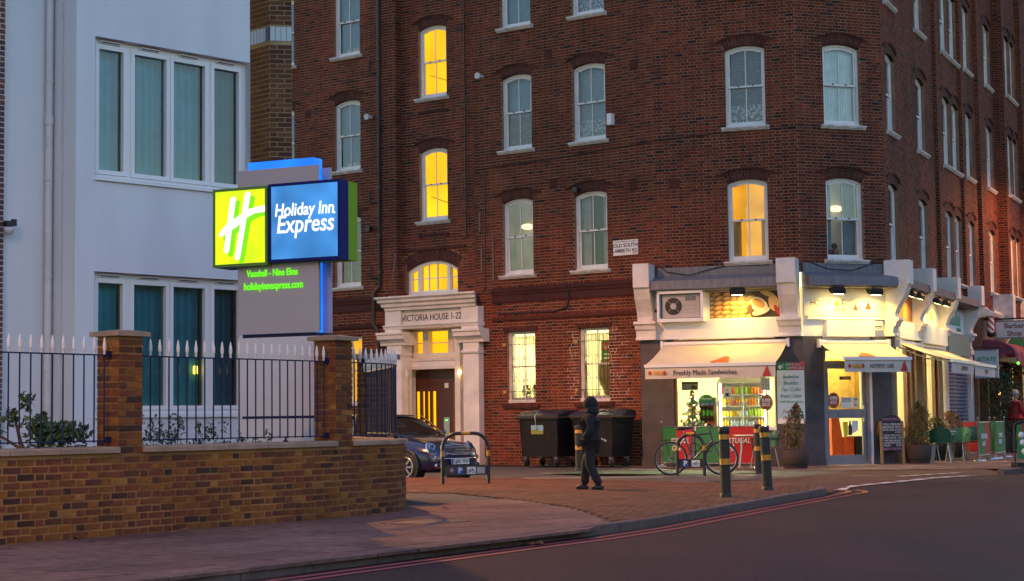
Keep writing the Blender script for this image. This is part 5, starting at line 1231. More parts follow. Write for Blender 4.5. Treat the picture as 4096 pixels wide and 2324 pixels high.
# fascia over the window facet: air conditioner box, bread picture
fbx('fascia', FW, M['upvc'], -.08, 2.98, -.25, .02, 3.0, 4.15)
q = MB()
for a in ((.08, .13, 0, .44, 3.46, 4.13), (1.13, 1.20, 0, .44, 3.46, 4.13), (.08, 1.20, 0, .44, 3.40, 3.48), (.08, 1.20, 0, .44, 4.07, 4.13)): q.fbox(FW, *a)
q.build('unit_enclosure', M['upvc'], flats)
ac = thing('air_conditioner', 'cream air conditioning unit with round black fan boxed in over the cafe awning', 'air conditioner', FW.p(.63, .2, 3.48), None)
q = MB(); q.fbox(FW, .17, 1.08, .05, .30, 3.50, 4.05); q.build('casing', M['acwhite'], ac)
q = MB(); c_ = Vector(FW.p(.45, .302, 3.775)); n_ = Vector((FW.n.x, FW.n.y, 0)); q.tube([c_, c_+n_*.006], .205, 24, smooth=False); q.build('fan_grille', M['black'], ac)
q = MB(); q.tube([c_+n_*.006, c_+n_*.012], .075, 16, smooth=False)
for k in range(4): a = rad(45+90*k); u_ = Vector((FW.u.x, FW.u.y, 0)); q.tube([c_+n_*.012, c_+n_*.012+(u_*math.cos(a)+Vector((0, 0, 1))*math.sin(a))*.205], .005, 5)
q.build('fan_hub', M['acwhite'], ac)
q = MB(); q.fbox(FW, .74, 1.00, .30, .304, 3.90, 4.00); q.build('rating_plate', M['lead'], ac)
q = MB()
for z in (3.62, 3.70, 3.78): q.fbox(FW, .73, 1.02, .30, .303, z, z+.006)
q.build('casing_seam', M['lead'], ac)
bp = thing('bread_picture', 'long photo panel of bread loaves and a coffee cup over the sandwich awning', 'sign', FW.p(2.05, .05, 3.43), None)
q = MB(); q.fbox(FW, 1.20, 2.97, .02, .05, 3.43, 4.12); q.build('picture_frame', M['upvc'], bp)
q = MB(); q.fquad(FW, 1.27, 2.94, .053, 3.47, 4.09); q.build('print_ground', M['coffeebrown'], bp)
def disc(mb, F, t, z, a, b, o, ang=0, n=16, mi=0):
    P = []
    for k in range(n): x, y = a*math.cos(2*math.pi*k/n), b*math.sin(2*math.pi*k/n); P.append((t+x*math.cos(ang)-y*math.sin(ang), z+x*math.sin(ang)+y*math.cos(ang)))
    P = [(min(max(x, 1.28), 2.93), min(max(y, 3.475), 4.085)) for x, y in P] if mb is LOAF else P
    mb.add([F.p(x, o, y) for x, y in P], [tuple(range(n))], mi)
LOAF = MB(); R = rng(8); k = 0
for z in (3.50, 3.60, 3.71, 3.82, 3.93, 4.03):
    for i in range(6):
        t = 1.30+i*.19+R.uniform(-.03, .03)+(z > 3.75)*R.uniform(-.05, .05)
        if t > 2.25: continue
        k += 1; a_ = R.uniform(-.1, .5); disc(LOAF, FW, t, z, .13, .062, .0535+k*.0003, a_, mi=0); disc(LOAF, FW, t+.006, z+.008, .112, .045, .0536+k*.0003, a_, mi=1); disc(LOAF, FW, t, z+.018, .06, .018, .0537+k*.0003, a_, mi=2)
LOAF.build('printed_loaf', [M['crustdark'], M['crust'], M['crustpale']], bp, kind='stuff')
q = MB(); LOAF2 = q
for a, b, c, d, e, mi in ((2.50, 3.60, .27, .10, .30, 1), (2.50, 3.61, .22, .075, .3, 0), (2.47, 3.74, .19, .15, -.2, 0), (2.44, 3.80, .20, .13, -.5, 0), (2.44, 3.80, .165, .10, -.5, 2), (2.80, 3.80, .12, .2, .2, 3), (2.66, 4.02, .2, .06, -.4, 3), (2.88, 3.57, .05, .14, .5, 4)):
    k += 1; disc(q, FW, min(a, 2.93-c), max(3.48+d, min(b, 4.08-d)), c, d, .056+.0004*k, e, 20, mi)
q.build('printed_coffee_cup', [M['cupcream'], M['coffeebrown'], M['crust'], M['crustpale'], M['redtext']], bp, kind='stuff')
q = MB(); q.fbox(FW, .18, 2.95, .02, .16, 3.0, 3.395); q.build('shutter_box', M['upvc'], flats)
q = MB()
for z, d in ((2.97, .10), (2.91, .05), (2.87, .12)): q.fbox(FW, .36, 2.82, -.1, d, z-.03, z+.012)
q.build('shutter_beam', M['brownframe'], flats)
# fascia of the door facet
fbx('fascia', FV, M['upvc'], .02, 2.30, -.25, .02, 2.9, 4.15)
hs = thing('cafe_sign', 'white floodlit HOTSPOT CAFE fascia sign above the cafe door', 'sign', FV.p(1.18, .05, 3.47), None)
q = MB(); q.fbox(FV, .03, 2.34, .02, .05, 3.475, 4.12); q.fbox(FV, .03, 2.34, .05, .062, 3.475, 3.50); q.fbox(FV, .03, 2.34, .05, .062, 4.095, 4.12); q.fbox(FV, .03, .05, .05, .062, 3.5, 4.1); q.fbox(FV, 2.32, 2.34, .05, .062, 3.5, 4.1); q.build('sign_board', M['signboard'], hs)
ftext('lettering', 'HO', .20, M['blacktext'], hs, FV, .325, .052, 3.775, fit=.25, shear=.1)
ftext('lettering', 'TSP', .20, M['lead'], hs, FV, .62, .052, 3.775, fit=.30, shear=.1)
ftext('lettering', 'T', .20, M['blacktext'], hs, FV, 1.06, .052, 3.785, shear=.05); ftext('lettering', 'CAFE', .13, M['lead'], hs, FV, .95, .052, 3.62, fit=.25, shear=.1)
q = MB(); disc(q, FV, .90, 3.755, .06, .065, .053); disc(q, FV, .91, 3.80, .045, .03, .0535, .5); q.build('cup_logo', M['orangeprint'], hs)
def tri(F, t, z, s, o): return [F.p(t-s*.9, o, z-s), F.p(t+s*.9, o, z-s), F.p(t+s*.05, o, z+s)]
q = MB(); q.add(tri(FV, 1.40, 3.69, .075, .053), [(0, 1, 2)]); q.add(tri(FV, 1.74, 3.74, .105, .055), [(0, 1, 2)])
for i, t in enumerate((2.02, 2.08, 2.14, 2.20)): disc(q, FV, t, 3.67, .022, .018, .053, .7, 4)
q.build('triangle_logo', M['redtext'], hs)
q = MB(); q.tube([FV.p(1.74+.20*math.cos(k*math.pi/12), .053, 3.74+.20*math.sin(k*math.pi/12)-.03) for k in range(12, 25)], .006, 5); q.build('printed_ring', M['acwhite'], hs)
q = MB(); q.fbox(FV, .10, 2.25, .02, .10, 3.395, 3.455); q.build('sign_ledge', M['upvc'], flats)
q = MB(); q.fbox(FV, .56, 1.84, .02, .17, 2.99, 3.37); q.build('shutter_box', M['upvc'], flats)
ab = thing('alarm_bell_box', 'cream burglar alarm box with black print beside the HOTSPOT sign shutter box', 'alarm box', FV.p(1.98, .05, 3.13), None)
q = MB(); q.fbox(FV, 1.865, 2.10, .02, .08, 3.15, 3.37); q.fpoly(FV, [(1.93, 3.12), (2.03, 3.12), (2.05, 3.15), (1.91, 3.15)], .02, .07); q.build('box', M['upvc'], ab)
ftext('lettering', 'BARRY BROS', .034, M['blacktext'], ab, FV, 1.982, .0815, 3.235, bold=.002); ftext('lettering', '071 262 9009', .03, M['blacktext'], ab, FV, 1.982, .0815, 3.195)
q = MB(); q.tube([FV.p(1.982+.05*math.cos(k*math.pi/8), .081, 3.31+.028*math.sin(k*math.pi/8)) for k in range(17)], .004, 4); q.build('eye_logo', M['blacktext'], ab)
# floodlights over the signs
def floodlight(F, t, z, label, watts, o=.42):
    watts *= .62
    fl = thing('floodlight', label, 'floodlight', F.p(t, o, z), None, 'floodlights over the cafe signs')
    q = MB(); P = [(o-.13, z+.08), (o+.04, z+.10), (o+.09, z+.03), (o+.06, z-.06), (o-.08, z-.015)]; q.profile(F, t-.17, t+.17, P); q.build('lamp_housing', M['black'], fl)
    q = MB(); q.tube([F.p(t, o, z+.09), F.p(t, o-.1, z+.16), F.p(t, .05, z+.12)], .014, 6); q.build('lamp_arm', M['black'], fl)
    g = MB(); g.quad(F.p(t-.13, o-.07, z-.02), F.p(t+.13, o-.07, z-.02), F.p(t+.13, o+.05, z-.066), F.p(t-.13, o+.05, z-.066)); g.build('lamp_glass', M['floodglass'], fl)
    L = bpy.data.lights.new('flood', 'AREA'); L.shape = 'RECTANGLE'; L.size = .26; L.size_y = .10; L.energy = watts; L.color = (1., .63, .09); L.spread = rad(150)
    lo = bpy.data.objects.new('flood', L); COL.objects.link(lo); lo.parent = fl
    d = Vector((F.n.x*-.15, F.n.y*-.15, -.99)); m4 = d.to_track_quat('-Z', 'Y').to_matrix().to_4x4(); b = F.p(t, o-.04, z-.075); m4.translation = Vector(b)-fl.location; lo.matrix_local = m4
floodlight(FW, 2.02, 4.04, 'black floodlight over the bread picture', 9.)
floodlight(FV, .72, 4.02, 'black floodlight over the word HOTSPOT', 9.); floodlight(FV, 1.72, 4.01, 'black floodlight over the red triangle of the HOTSPOT sign', 9.)
floodlight(FC, .85, 4.02, 'black floodlight over the orange panel, the one nearer the cafe door corner', 6.); floodlight(FC, 1.75, 4.02, 'black floodlight over the orange panel, the one nearer the second white bracket', 6.)
floodlight(FC, 4.0, 4.02, 'black floodlight over the white side sign, nearer the orange panel', 6.); floodlight(FC, 5.1, 4.02, 'black floodlight over the white side sign, nearer the green shop sign', 6.)
# high-street side fascias
for a, b in ((.26, 2.64), (3.04, 5.94), (6.34, 9.54)): fbx('fascia', FC, M['upvc'], a, b, -.25, .02, 3.0, 4.15)
op = thing('orange_panel', 'floodlit orange and brown food picture panel on the side of the cafe', 'sign', FC.p(1.45, .05, 3.47), None)
q = MB(); q.fbox(FC, .34, 2.56, .02, .05, 3.47, 4.12); q.build('print_ground', M['orangefood'], op)
sp2 = thing('side_sign', 'floodlit white cafe sign with a cup drawing, on the side of the cafe', 'sign', FC.p(4.5, .05, 3.47), None)
q = MB(); q.fbox(FC, 3.12, 5.86, .02, .05, 3.47, 4.12); q.build('sign_board', M['signboard'], sp2)
ftext('lettering', 'HOTSPOT', .2, M['blacktext'], sp2, FC, 3.95, .052, 3.80, fit=1.1, shear=.1); q = MB(); disc(q, FC, 4.95, 3.72, .16, .14, .053); q.build('cup_logo', M['orangeprint'], sp2)
gs = thing('green_lettered_sign', 'white fascia with green lettering above the closed roller shutter', 'sign', FC.p(7.9, .05, 3.4), None)
q = MB(); q.fbox(FC, 6.36, 9.50, .02, .06, 3.38, 4.10); q.build('sign_board', M['upvc'], gs)
R = rng(71)
for k in range(16):
    q = MB(); t = 6.6+k*.145; h = R.uniform(.20, .34); q.fpoly(FC, [(t, 3.62+R.uniform(-.02, .02)), (t+.10, 3.60), (t+.09, 3.62+h), (t+.03, 3.66+h)], .06, .064); q.build('leaf_letter', M['greentext'], gs)
q = MB(); q.fbox(FC, 8.3, 8.95, .06, .064, 3.45, 3.55); q.build('green_patch', M['greentext'], gs)
fbx('shutter_box', FC, M['upvc'], .50, 2.60, .02, .17, 2.99, 3.40); fbx('shutter_box', FC, M['upvc'], 3.14, 5.84, .02, .28, 2.95, 3.40); fbx('green_fascia', FC, M['palegreen'], 6.36, 9.50, .0, .22, 2.75, 3.36)
# window wall of the cafe
def glazed(F, name, t0, t1, z0, z1, o, m_frame, bars=(), e=.05, parent=None):
    q = MB(); q.fband(F, [(t0, z0), (t1, z0), (t1, z1), (t0, z1), (t0, z0)], [(t0+e, z0+e), (t1-e, z0+e), (t1-e, z1-e), (t0+e, z1-e), (t0+e, z0+e)], o-.05, o)
    for t in bars: q.fbox(F, t-.025, t+.025, o-.05, o, z0+e, z1-e)
    w = q.build(name, m_frame, parent or flats); p = MB(); p.fquad(F, t0+e, t1-e, o-.03, z0+e, z1-e); p.build('pane', M['glass_clear'], w); return w
sw = glazed(FW, 'shop_window', .36, 2.80, .87, 2.86, -.08, M['upvc'], e=.045)
fbx('window_post', FW, M['brownframe'], .36, .42, -.08, .01, .87, 2.86)
# door facet
q = MB(); q.fband(FV, [(.50, 0), (.50, 2.72), (1.73, 2.72), (1.73, 0)], [(.575, 0), (.575, 2.66), (1.655, 2.66), (1.655, 0)], -.12, .03); q.fbox(FV, .575, 1.655, -.12, .03, 2.34, 2.42); q.fbox(FV, .5, 1.73, -.16, .05, 0, .05); dfm = q.build('door_frame', M['alu'], flats)
p = MB(); p.fquad(FV, .575, 1.655, -.05, 2.42, 2.66); p.build('pane', M['glass_clear'], dfm)
q = MB(); e = .085; q.fbox(FV, .58, .58+e, -.09, -.03, .05, 2.34); q.fbox(FV, 1.65-e, 1.65, -.09, -.03, .05, 2.34); q.fbox(FV, .58+e, 1.65-e, -.09, -.03, .05, .22); q.fbox(FV, .58+e, 1.65-e, -.09, -.03, 2.24, 2.34); q.fbox(FV, .58+e, 1.65-e, -.09, -.03, 1.08, 1.29)
q.fbox(FV, .90, 1.30, -.03, -.018, 1.12, 1.22); cd = q.build('cafe_door', M['alu'], flats)
p = MB(); p.fquad(FV, .58+e, 1.65-e, -.06, .22, 1.08); p.fquad(FV, .58+e, 1.65-e, -.06, 1.29, 2.24); p.build('pane', M['glass_clear'], cd)
q = MB(); q.fbox(FV, 1.57, 1.64, -.03, .02, 1.0, 1.38); q.build('handle', M['steel'], cd)
fbx('door_post', FV, M['upvc'], 1.735, 1.79, -.1, .06, 0, 2.9); fbx('door_head', FV, M['granite'], .5, 1.79, -.12, .03, 2.72, 2.92); fbx('shop_head', FW, M['brownframe'], .36, 2.8, -.12, -.02, 2.84, 2.9)
# high-street facet: timber shopfront
for a, b, m in ((.30, .60, 'brownframe'), (2.25, 2.40, 'brownframe'), (2.85, 3.65, 'brownframe'), (3.95, 4.1, 'brownframe'), (5.75, 6.2, 'brownframe')): fbx('shop_post', FC, M[m], a, b, -.16, .05, 0, 3.0)
glazed(FC, 'shop_window', .60, 2.25, .55, 2.9, -.05, M['brownframe']); fbx('stall_riser', FC, M['brownframe'], .60, 2.25, -.16, .02, 0, .55)
glazed(FC, 'shop_window', 2.40, 2.85, .55, 2.9, -.05, M['brownframe']); fbx('stall_riser', FC, M['brownframe'], 2.40, 2.85, -.16, .02, 0, .55)
glazed(FC, 'shop_window', 3.65, 3.95, .1, 2.9, -.05, M['brownframe'])
cd2 = glazed(FC, 'side_door', 4.1, 5.75, .02, 2.9, -.05, M['brownframe'], e=.10)
for t in (6.45, 10.2): q = MB(); q.fbox(FC, t, t+.42, -.16, .08, 0, 3.0); q.fbox(FC, t-.03, t+.45, -.16, .11, 0, .2); q.fbox(FC, t-.04, t+.46, -.16, .12, 2.86, 3.0); q.build('pilaster', M['stucco'], flats)
rs = MB()
for k in range(26): z = .05+k*.104; rs.profile(FC, 6.87, 10.2, [(-.06, z), (-.02, z+.02), (-.02, z+.07), (-.06, z+.10)])
rs.build('roller_shutter', M['shutterblue'], flats, kind='stuff')
# cafe room seen through the glass
room = [FA.p(-5.1, -.30, 0), FA.p(-.05, -.30, 0), FW.p(.0, -.26, 0), FW.p(LW, -.26, 0), FV.p(LV-.05, -.26, 0), FC.p(6.3, -.18, 0), FC.p(6.3, -3.9, 0), FA.p(-.2, -4.9, 0), FA.p(-5.1, -3.8, 0)]
q = MB(); q.add([(x, y, .015) for x, y, _ in room], [tuple(range(9))]); q.build('cafe_floor', M['cafefloor'], flats)
q = MB(); q.add([(x, y, 3.25) for x, y, _ in room][::-1], [tuple(range(9))]); q.build('cafe_ceiling', M['white_int'], flats)
q = MB()
for a, b in ((5, 6), (6, 7), (7, 8), (8, 0)): A, B = room[a], room[b]; q.quad((A[0], A[1], .0), (B[0], B[1], 0), (B[0], B[1], 3.3), (A[0], A[1], 3.3))
q.build('cafe_wall', M['cream_int'], flats)
for t, o in ((.9, -1.6), (2.4, -2.2)):
    q = MB(); q.fbox(FW, t-.6, t+.6, o-.06, o+.06, 3.17, 3.23); q.build('ceiling_tube', M['tube'], flats)
for t, o in ((1.1, -1.5), (1.1, -3.0)):
    q = MB(); q.fbox(FV, t-.5, t+.5, o-.06, o+.06, 3.17, 3.23); q.build('ceiling_tube', M['tube'], flats)
for t in (1.4, 4.8):
    q = MB(); q.fbox(FC, t-.4, t+.4, -1.6, -1.5, 3.17, 3.23); q.build('ceiling_tube', M['tube'], flats)
for t in (-4.0, -1.9):
    q = MB(); q.fbox(FA, t-.5, t+.5, -2.0, -1.9, 3.17, 3.23); q.build('ceiling_tube', M['tube'], flats)
# things inside the cafe
fr = thing('drinks_fridge', 'tall white lit drinks fridge full of cans and bottles in the cafe window', 'fridge', FW.p(1.82, -1.2, .02), None)
q = MB(); F = FW; f0, f1 = 1.20, 2.42
q.fbox(F, f0, f0+.05, -1.5, -.86, .02, 2.02); q.fbox(F, f1-.05, f1, -1.5, -.86, .02, 2.02); q.fbox(F, f0, f1, -1.55, -1.5, .02, 2.02); q.fbox(F, f0+.05, f1-.05, -1.5, -.86, 1.96, 2.10); q.fbox(F, f0+.05, f1-.05, -1.5, -.86, .02, .3); q.fbox(F, (f0+f1)/2-.02, (f0+f1)/2+.02, -.90, -.86, .3, 1.96); q.build('cabinet', M['white_int'], fr)
SH = [.66, .89, 1.155, 1.41, 1.685]
for z in SH: q = MB(); q.fbox(F, f0+.05, f1-.05, -1.45, -.93, z-.022, z); q.build('shelf', M['white_int'], fr)
for t in (f0+.07, f1-.07): q = MB(); q.fbox(F, t-.012, t+.012, -.92, -.90, .35, 1.94); q.build('fridge_light', M['fridgelight'], fr)
def bottle_mesh(h, r, neck, m, name):
    q = MB(); q.lathe([(r*.9, 0), (r, .01), (r, h*.62), (r*.35, h*.80), (r*.33, h*.97), (r*.0, h)] if neck else [(r*.9, 0), (r, .008), (r, h-.012), (r*.82, h), (0, h)], 8); return mesh_of(q, name, m)
cols = [('orangedrink', (.9, .28, .02)), ('limedrink', (.45, .7, .06)), ('reddrink', (.6, .03, .02)), ('greendrink', (.06, .4, .08)), ('yellowdrink', (.85, .6, .04)), ('waterdrink', (.6, .72, .75))]
DM = [mat(n, c, .25) for n, c in cols]
kinds = [bottle_mesh(.17, .033, False, DM[i], 'can') for i in (0, 1, 2, 3, 4)]+[bottle_mesh(.21, .033, True, DM[i], 'bottle') for i in (4, 1, 5, 0)]+[bottle_mesh(.13, .04, False, DM[i], 'jar') for i in (4, 5, 0)]
R = rng(14)
def put(me, nm, loc, label, grp): o = bpy.data.objects.new(nm, me); COL.objects.link(o); o.location = loc; tag(o, label, 'drink', grp)
for si, (z, ks, nm, lab) in enumerate(((SH[4], (2, 0, 1, 1, 0, 2), 'drink_can', 'bright drink can on the top fridge shelf'), (SH[3], (5, 8, 4, 8, 7), 'drink_bottle', 'coloured drink bottle on the second fridge shelf'), (SH[2], (9, 9, 10, 6, 1), 'drink_jar', 'small yellow or green drink on the third fridge shelf'), (SH[1], (5, 7, 7, 10, 8), 'milk_bottle', 'pale or yellow bottle on the fourth fridge shelf'))):
    for i in range(15):
        t = f0+.10+i*(f1-f0-.20)/14; k = ks[min(len(ks)-1, int(i/15*len(ks)))]; put(kinds[k], nm, FW.p(t+R.uniform(-.006, .006), -.99+R.uniform(-.015, .015), z), lab, ('cans on the top fridge shelf', 'bottles on the second fridge shelf', 'drinks on the third fridge shelf', 'bottles on the fourth fridge shelf')[si])
ws_ = fbx('window_shelf', FW, M['white_int'], .42, 2.76, -.75, -.14, .80, .84)
xt = thing('christmas_tree', 'small decorated christmas tree with red baubles in the cafe window', 'christmas tree', FW.p(.68, -.45, .84), 0.)
q = MB(); R = rng(6); q.tube([(0, 0, 0), (0, 0, .9)], [.02, .006], 6); q.build('trunk', M['brownframe'], xt)
q = MB()
for k in range(1500):
    h = R.random()**1.4; z = .10+h*.84; r = (.31*(1-h)+.03)*R.random()**.5*(.75+.35*math.sin(h*22)); a = R.uniform(0, 6.283); q.leaf(Vector((r*math.cos(a), r*math.sin(a), z)), R.uniform(.04, .08), R, 0, -.3)
q.build('foliage', M['xmasleaf'], xt)
for k in range(15):
    h = R.random(); a = R.uniform(3.4, 6.0); r = .29*(1-h)+.03; q = MB(); q.ball((r*math.cos(a), r*math.sin(a), .12+h*.75), .028, 8); q.build('bauble', M['redtext'] if k % 3 else M['goldball'], xt)
for k in range(22):
    h = R.random(); a = R.uniform(3.3, 6.1); r = .30*(1-h)+.035; q = MB(); q.ball((r*math.cos(a), r*math.sin(a), .10+h*.78), .010, 6); q.build('fairy_light', M['bulb'], xt)
dr_ = thing('bread_dresser', 'brown wooden display unit with packets and an arched green name board beside the fridge', 'display unit', FW.p(.95, -.9, .02), None)
q = MB(); 
for z in (.55, .86, 1.13, 1.4): q.fbox(FW, .78, 1.14, -1.05, -.75, z, z+.02)
q.fbox(FW, .78, .80, -1.05, -.75, .02, 1.6); q.fbox(FW, 1.12, 1.14, -1.05, -.75, .02, 1.6); q.fbox(FW, .78, 1.14, -1.07, -1.05, .02, 1.62); q.build('shelf_frame', M['brownframe'], dr_)
q = MB(); q.fpoly(FW, arc(.77, 1.15, 1.55, .14, 0, 8)+[(1.15, 1.48), (.77, 1.48)], -.76, -.74); q.build('name_board', M['greentext'], dr_)
ftext('lettering', "Maretti", .09, M['whitetext'], dr_, FW, .96, -.735, 1.585, shear=.2)
R = rng(15)
for z, m, nm in ((1.15, 'limepack', 'packet'), (.88, 'redpack', 'packet'), (1.42, 'whitepack', 'packet')):
    for k in range(3):
        q = MB(); t = .86+k*.10; q.lathe([(.035, 0), (.045, .05), (.035, .13), (.02, .15)], 7, FW.p(t, -.85, z+.02), sx=1.1); o = q.build('snack_packet', M[m], None); rebase(o); tag(o, {'limepack': 'green snack packet on the middle shelf of the brown unit', 'redpack': 'red snack packet on the lower shelf of the brown unit', 'whitepack': 'pale snack packet on the top shelf of the brown unit'}[m], 'packet', {'limepack': 'green packets on the brown unit', 'redpack': 'red packets on the brown unit', 'whitepack': 'pale packets on the brown unit'}[m])
# stickers and notices on the window glass
def roundel(F, t, z, label, o=-.07):
    rd = thing('beer_roundel', label, 'sticker', F.p(t, o, z), None, 'round red beer signs on the glass')
    q = MB(); c = Vector(F.p(t, o, z)); n_ = Vector((F.n.x, F.n.y, 0)); 
    for rr, d, m_ in ((.185, .012, 'black'), (.165, .016, 'goldball'), (.155, .018, 'redtext')):
        q = MB(); P = [F.p(t+rr*.82*math.cos(k*math.pi/14), o, z+rr*math.sin(k*math.pi/14)) for k in range(28)]; q.prism([(x+n_.x*d, y+n_.y*d, zz) for x, y, zz in P], P); q.build('disc', M[m_], rd)
    ftext('lettering', 'SUPER', .10, M['whitetext'], rd, F, t, o+.020, z+.05, fit=.21, bold=.004); ftext('lettering', 'BOCK', .11, M['whitetext'], rd, F, t, o+.020, z-.05, fit=.19, bold=.004)
roundel(FW, 2.55, 1.47, 'round red beer sign on the wide cafe window'); roundel(FV, .80, 1.50, 'round red beer sign on the glass of the cafe door', -.045)
ftext('window_lettering', 'Finest Produce of Portugal', .16, M['bluetext'], sw, FW, 1.48, -.068, 1.46, fit=1.35, shear=.35)
def notice(name, F, t0, t1, z0, z1, o, m, label, lines=(), tm='blacktext'):
    n_ = thing(name, label, 'notice', F.p((t0+t1)/2, o, z0), None); q = MB(); q.fbox(F, t0, t1, o-.004, o, z0, z1); q.build('sheet', M[m], n_)
    for i, (s_, f_) in enumerate(lines):
      if s_: ftext('lettering', s_, (z1-z0)/(len(lines)+.6), M[tm], n_, F, (t0+t1)/2, o+.001, z1-(i+.75)*(z1-z0)/(len(lines)+.6), fit=(t1-t0)*f_)
    return n_
cup = notice('wifi_notice', FW, 1.53, 1.72, 1.58, 1.84, -.07, 'upvc', 'white notice with a black coffee cup on the wide cafe window')
q = MB(); q.fbox(FW, 1.58, 1.66, -.069, -.0675, 1.63, 1.71); q.tube([FW.p(1.665+.025*math.cos(k*.52), -.068, 1.67+.025*math.sin(k*.52)) for k in range(-3, 4)], .006, 5); q.fbox(FW, 1.56, 1.69, -.069, -.0675, 1.615, 1.625)
for r_ in (.02, .04): q.tube([FW.p(1.62+r_*math.cos(k*.4), -.068, 1.745+r_*math.sin(k*.4)) for k in range(1, 7)], .005, 4)
q.build('cup_print', M['blacktext'], cup)
ch = notice('chart_notice', FW, 2.42, 2.64, 1.75, 2.06, -.07, 'whitepack', 'pale chart of small round pictures on the right side of the cafe window')
q = MB()
for i in range(5):
    for j in range(5): disc(q, FW, 2.455+i*.037, 1.80+j*.05, .011, .014, -.069, 0, 8)
q.build('round_picture', M['blacktext'], ch, kind='stuff')
ph = notice('fruit_notice', FW, .52, .92, 1.79, 1.99, -.07, 'palegreen', 'dark notice with a heart shaped picture at the upper left of the cafe window')
q = MB(); q.fbox(FW, .52, .92, -.07, -.068, 1.94, 1.99); disc(q, FW, .80, 1.86, .06, .055, -.0685, 0, 10); disc(q, FW, .86, 1.84, .05, .05, -.0683, 0, 10); q.build('picture', M['coffeebrown'], ph)
notice('open_notice', FV, .98, 1.28, 1.98, 2.06, -.045, 'black', 'small dark OPEN notice on the cafe door glass', (('OPEN', .6),), 'amberprint')
notice('cctv_notice', FV, 1.0, 1.30, 1.32, 1.57, -.045, 'upvc', 'pale WARNING 24HR CCTV notice on the cafe door glass', (('WARNING', .8), ('24HR CCTV', .85), ('', .5), ('', .5)))
notice('card_notice', FV, 1.32, 1.46, 1.33, 1.57, -.045, 'whitepack', 'small pale card sign beside the CCTV notice on the cafe door', (('VISA', .7), ('', .5), ('PULL', .5)))
ks = thing('gilt_picture', 'gold framed picture hanging inside behind the cafe door glass', 'picture', FV.p(2.4, -2.4, 1.30), None)
q = MB(); q.fbox(FV, 1.85, 3.0, -2.6, -2.55, 1.30, 2.55); q.build('frame', M['goldball'], ks); q = MB(); q.fbox(FV, 2.0, 2.85, -2.55, -2.54, 1.45, 2.40); q.build('canvas', M['ochre'], ks)
sf = thing('red_armchair', 'tall orange red leather armchair inside the cafe door', 'chair', FV.p(1.65, -1.3, .02), None)
q = MB(); q.fpoly(FV, [(1.40, .02), (1.68, .02), (1.70, .55), (1.60, 1.15), (1.40, 1.12)], -1.7, -1.2); q.build('backrest', M['redleather'], sf); q = MB(); q.fbox(FV, 1.68, 1.98, -1.7, -1.15, .02, .62); q.build('seat', M['redleather'], sf)
bn = thing('waste_bin', 'dark bin beside the orange armchair inside the cafe door', 'bin', FV.p(2.13, -1.3, .02), None); q = MB(); q.fbox(FV, 2.0, 2.27, -1.5, -1.1, .02, .60); q.fbox(FV, 1.99, 2.28, -1.51, -1.09, .60, .64); q.build('body', M['black'], bn)
gp = thing('beer_picture', 'picture of a beer glass and bottle on the lower door glass', 'sticker', FV.p(1.2, -.045, .62), None)
q = MB(); q.fpoly(FV, [(1.06, .64), (1.16, .64), (1.18, 1.0), (1.04, 1.0)], -.052, -.046); q.build('glass_print', M['yellowdrink'] if 'yellowdrink' in M else DM[4], gp)
q = MB(); q.fpoly(FV, [(1.18, .68), (1.28, .68), (1.28, .88), (1.25, .95), (1.245, 1.02), (1.215, 1.02), (1.21, .95), (1.18, .88)], -.052, -.045); q.build('bottle_print', M['coffeebrown'], gp)
q = MB(); q.fpoly(FV, [(1.30, .72), (1.44, .80), (1.45, 1.02), (1.28, 1.02), (1.27, .8)], -.053, -.047); q.build('shield_print', M['upvc'], gp)
# big tulip shaped plant stand and wall menu seen through the barred windows
mn = thing('wall_menu', 'red and green menu board seen through the barred window', 'menu', FA.p(-1.75, -1.1, 2.35), None)
q = MB(); q.fbox(FA, -2.35, -1.6, -1.1, -1.08, 2.3, 3.1); q.build('board', M['menugreen'], mn); q = MB(); q.fbox(FA, -2.35, -1.6, -1.08, -1.075, 2.85, 3.06); q.build('header', M['redtext'], mn)
ftext('lettering', 'Specials', .16, M['whitetext'], mn, FA, -2.05, -1.074, 2.95, fit=.5)
for k in range(5): q = MB(); q.fbox(FA, -2.28, -1.95+.1*(k % 3), -1.08, -1.076, 2.74-k*.1, 2.775-k*.1); q.build('printed_line', M['whitetext'], mn)
pl = thing('window_planter', 'olive tulip shaped pot standing inside the barred window', 'pot', FA.p(-1.72, -.55, 1.6), 0.)
q = MB(); q.lathe([(.10, 0), (.16, .12), (.30, .45), (.33, .8), (.26, 1.0), (.24, 1.0)], 18); q.build('pot', M['olivepot'], pl)
for i, (t, s_) in enumerate(((-4.15, 1.0), (-3.85, 1.2))):
    p_ = thing('window_plant', ('small dark pot plant at the left of the left barred window', 'bushy pot plant at the right of the left barred window')[i], 'plant', FA.p(t, -.36, 1.62), 0.); R = rng(60+i)
    q = MB(); q.lathe([(.05, 0), (.07, .1), (.06, .1)], 8); q.build('pot', M['coffeebrown'], p_); q = MB(); q.leaves((0, 0, .24*s_), (.13, .13, .16), 150, .08, R); q.build('foliage', M['leafdark'], p_)
shelf_ = fbx('window_board', FA, M['white_int'], -5.0, -.2, -.75, -.22, 1.55, 1.60)

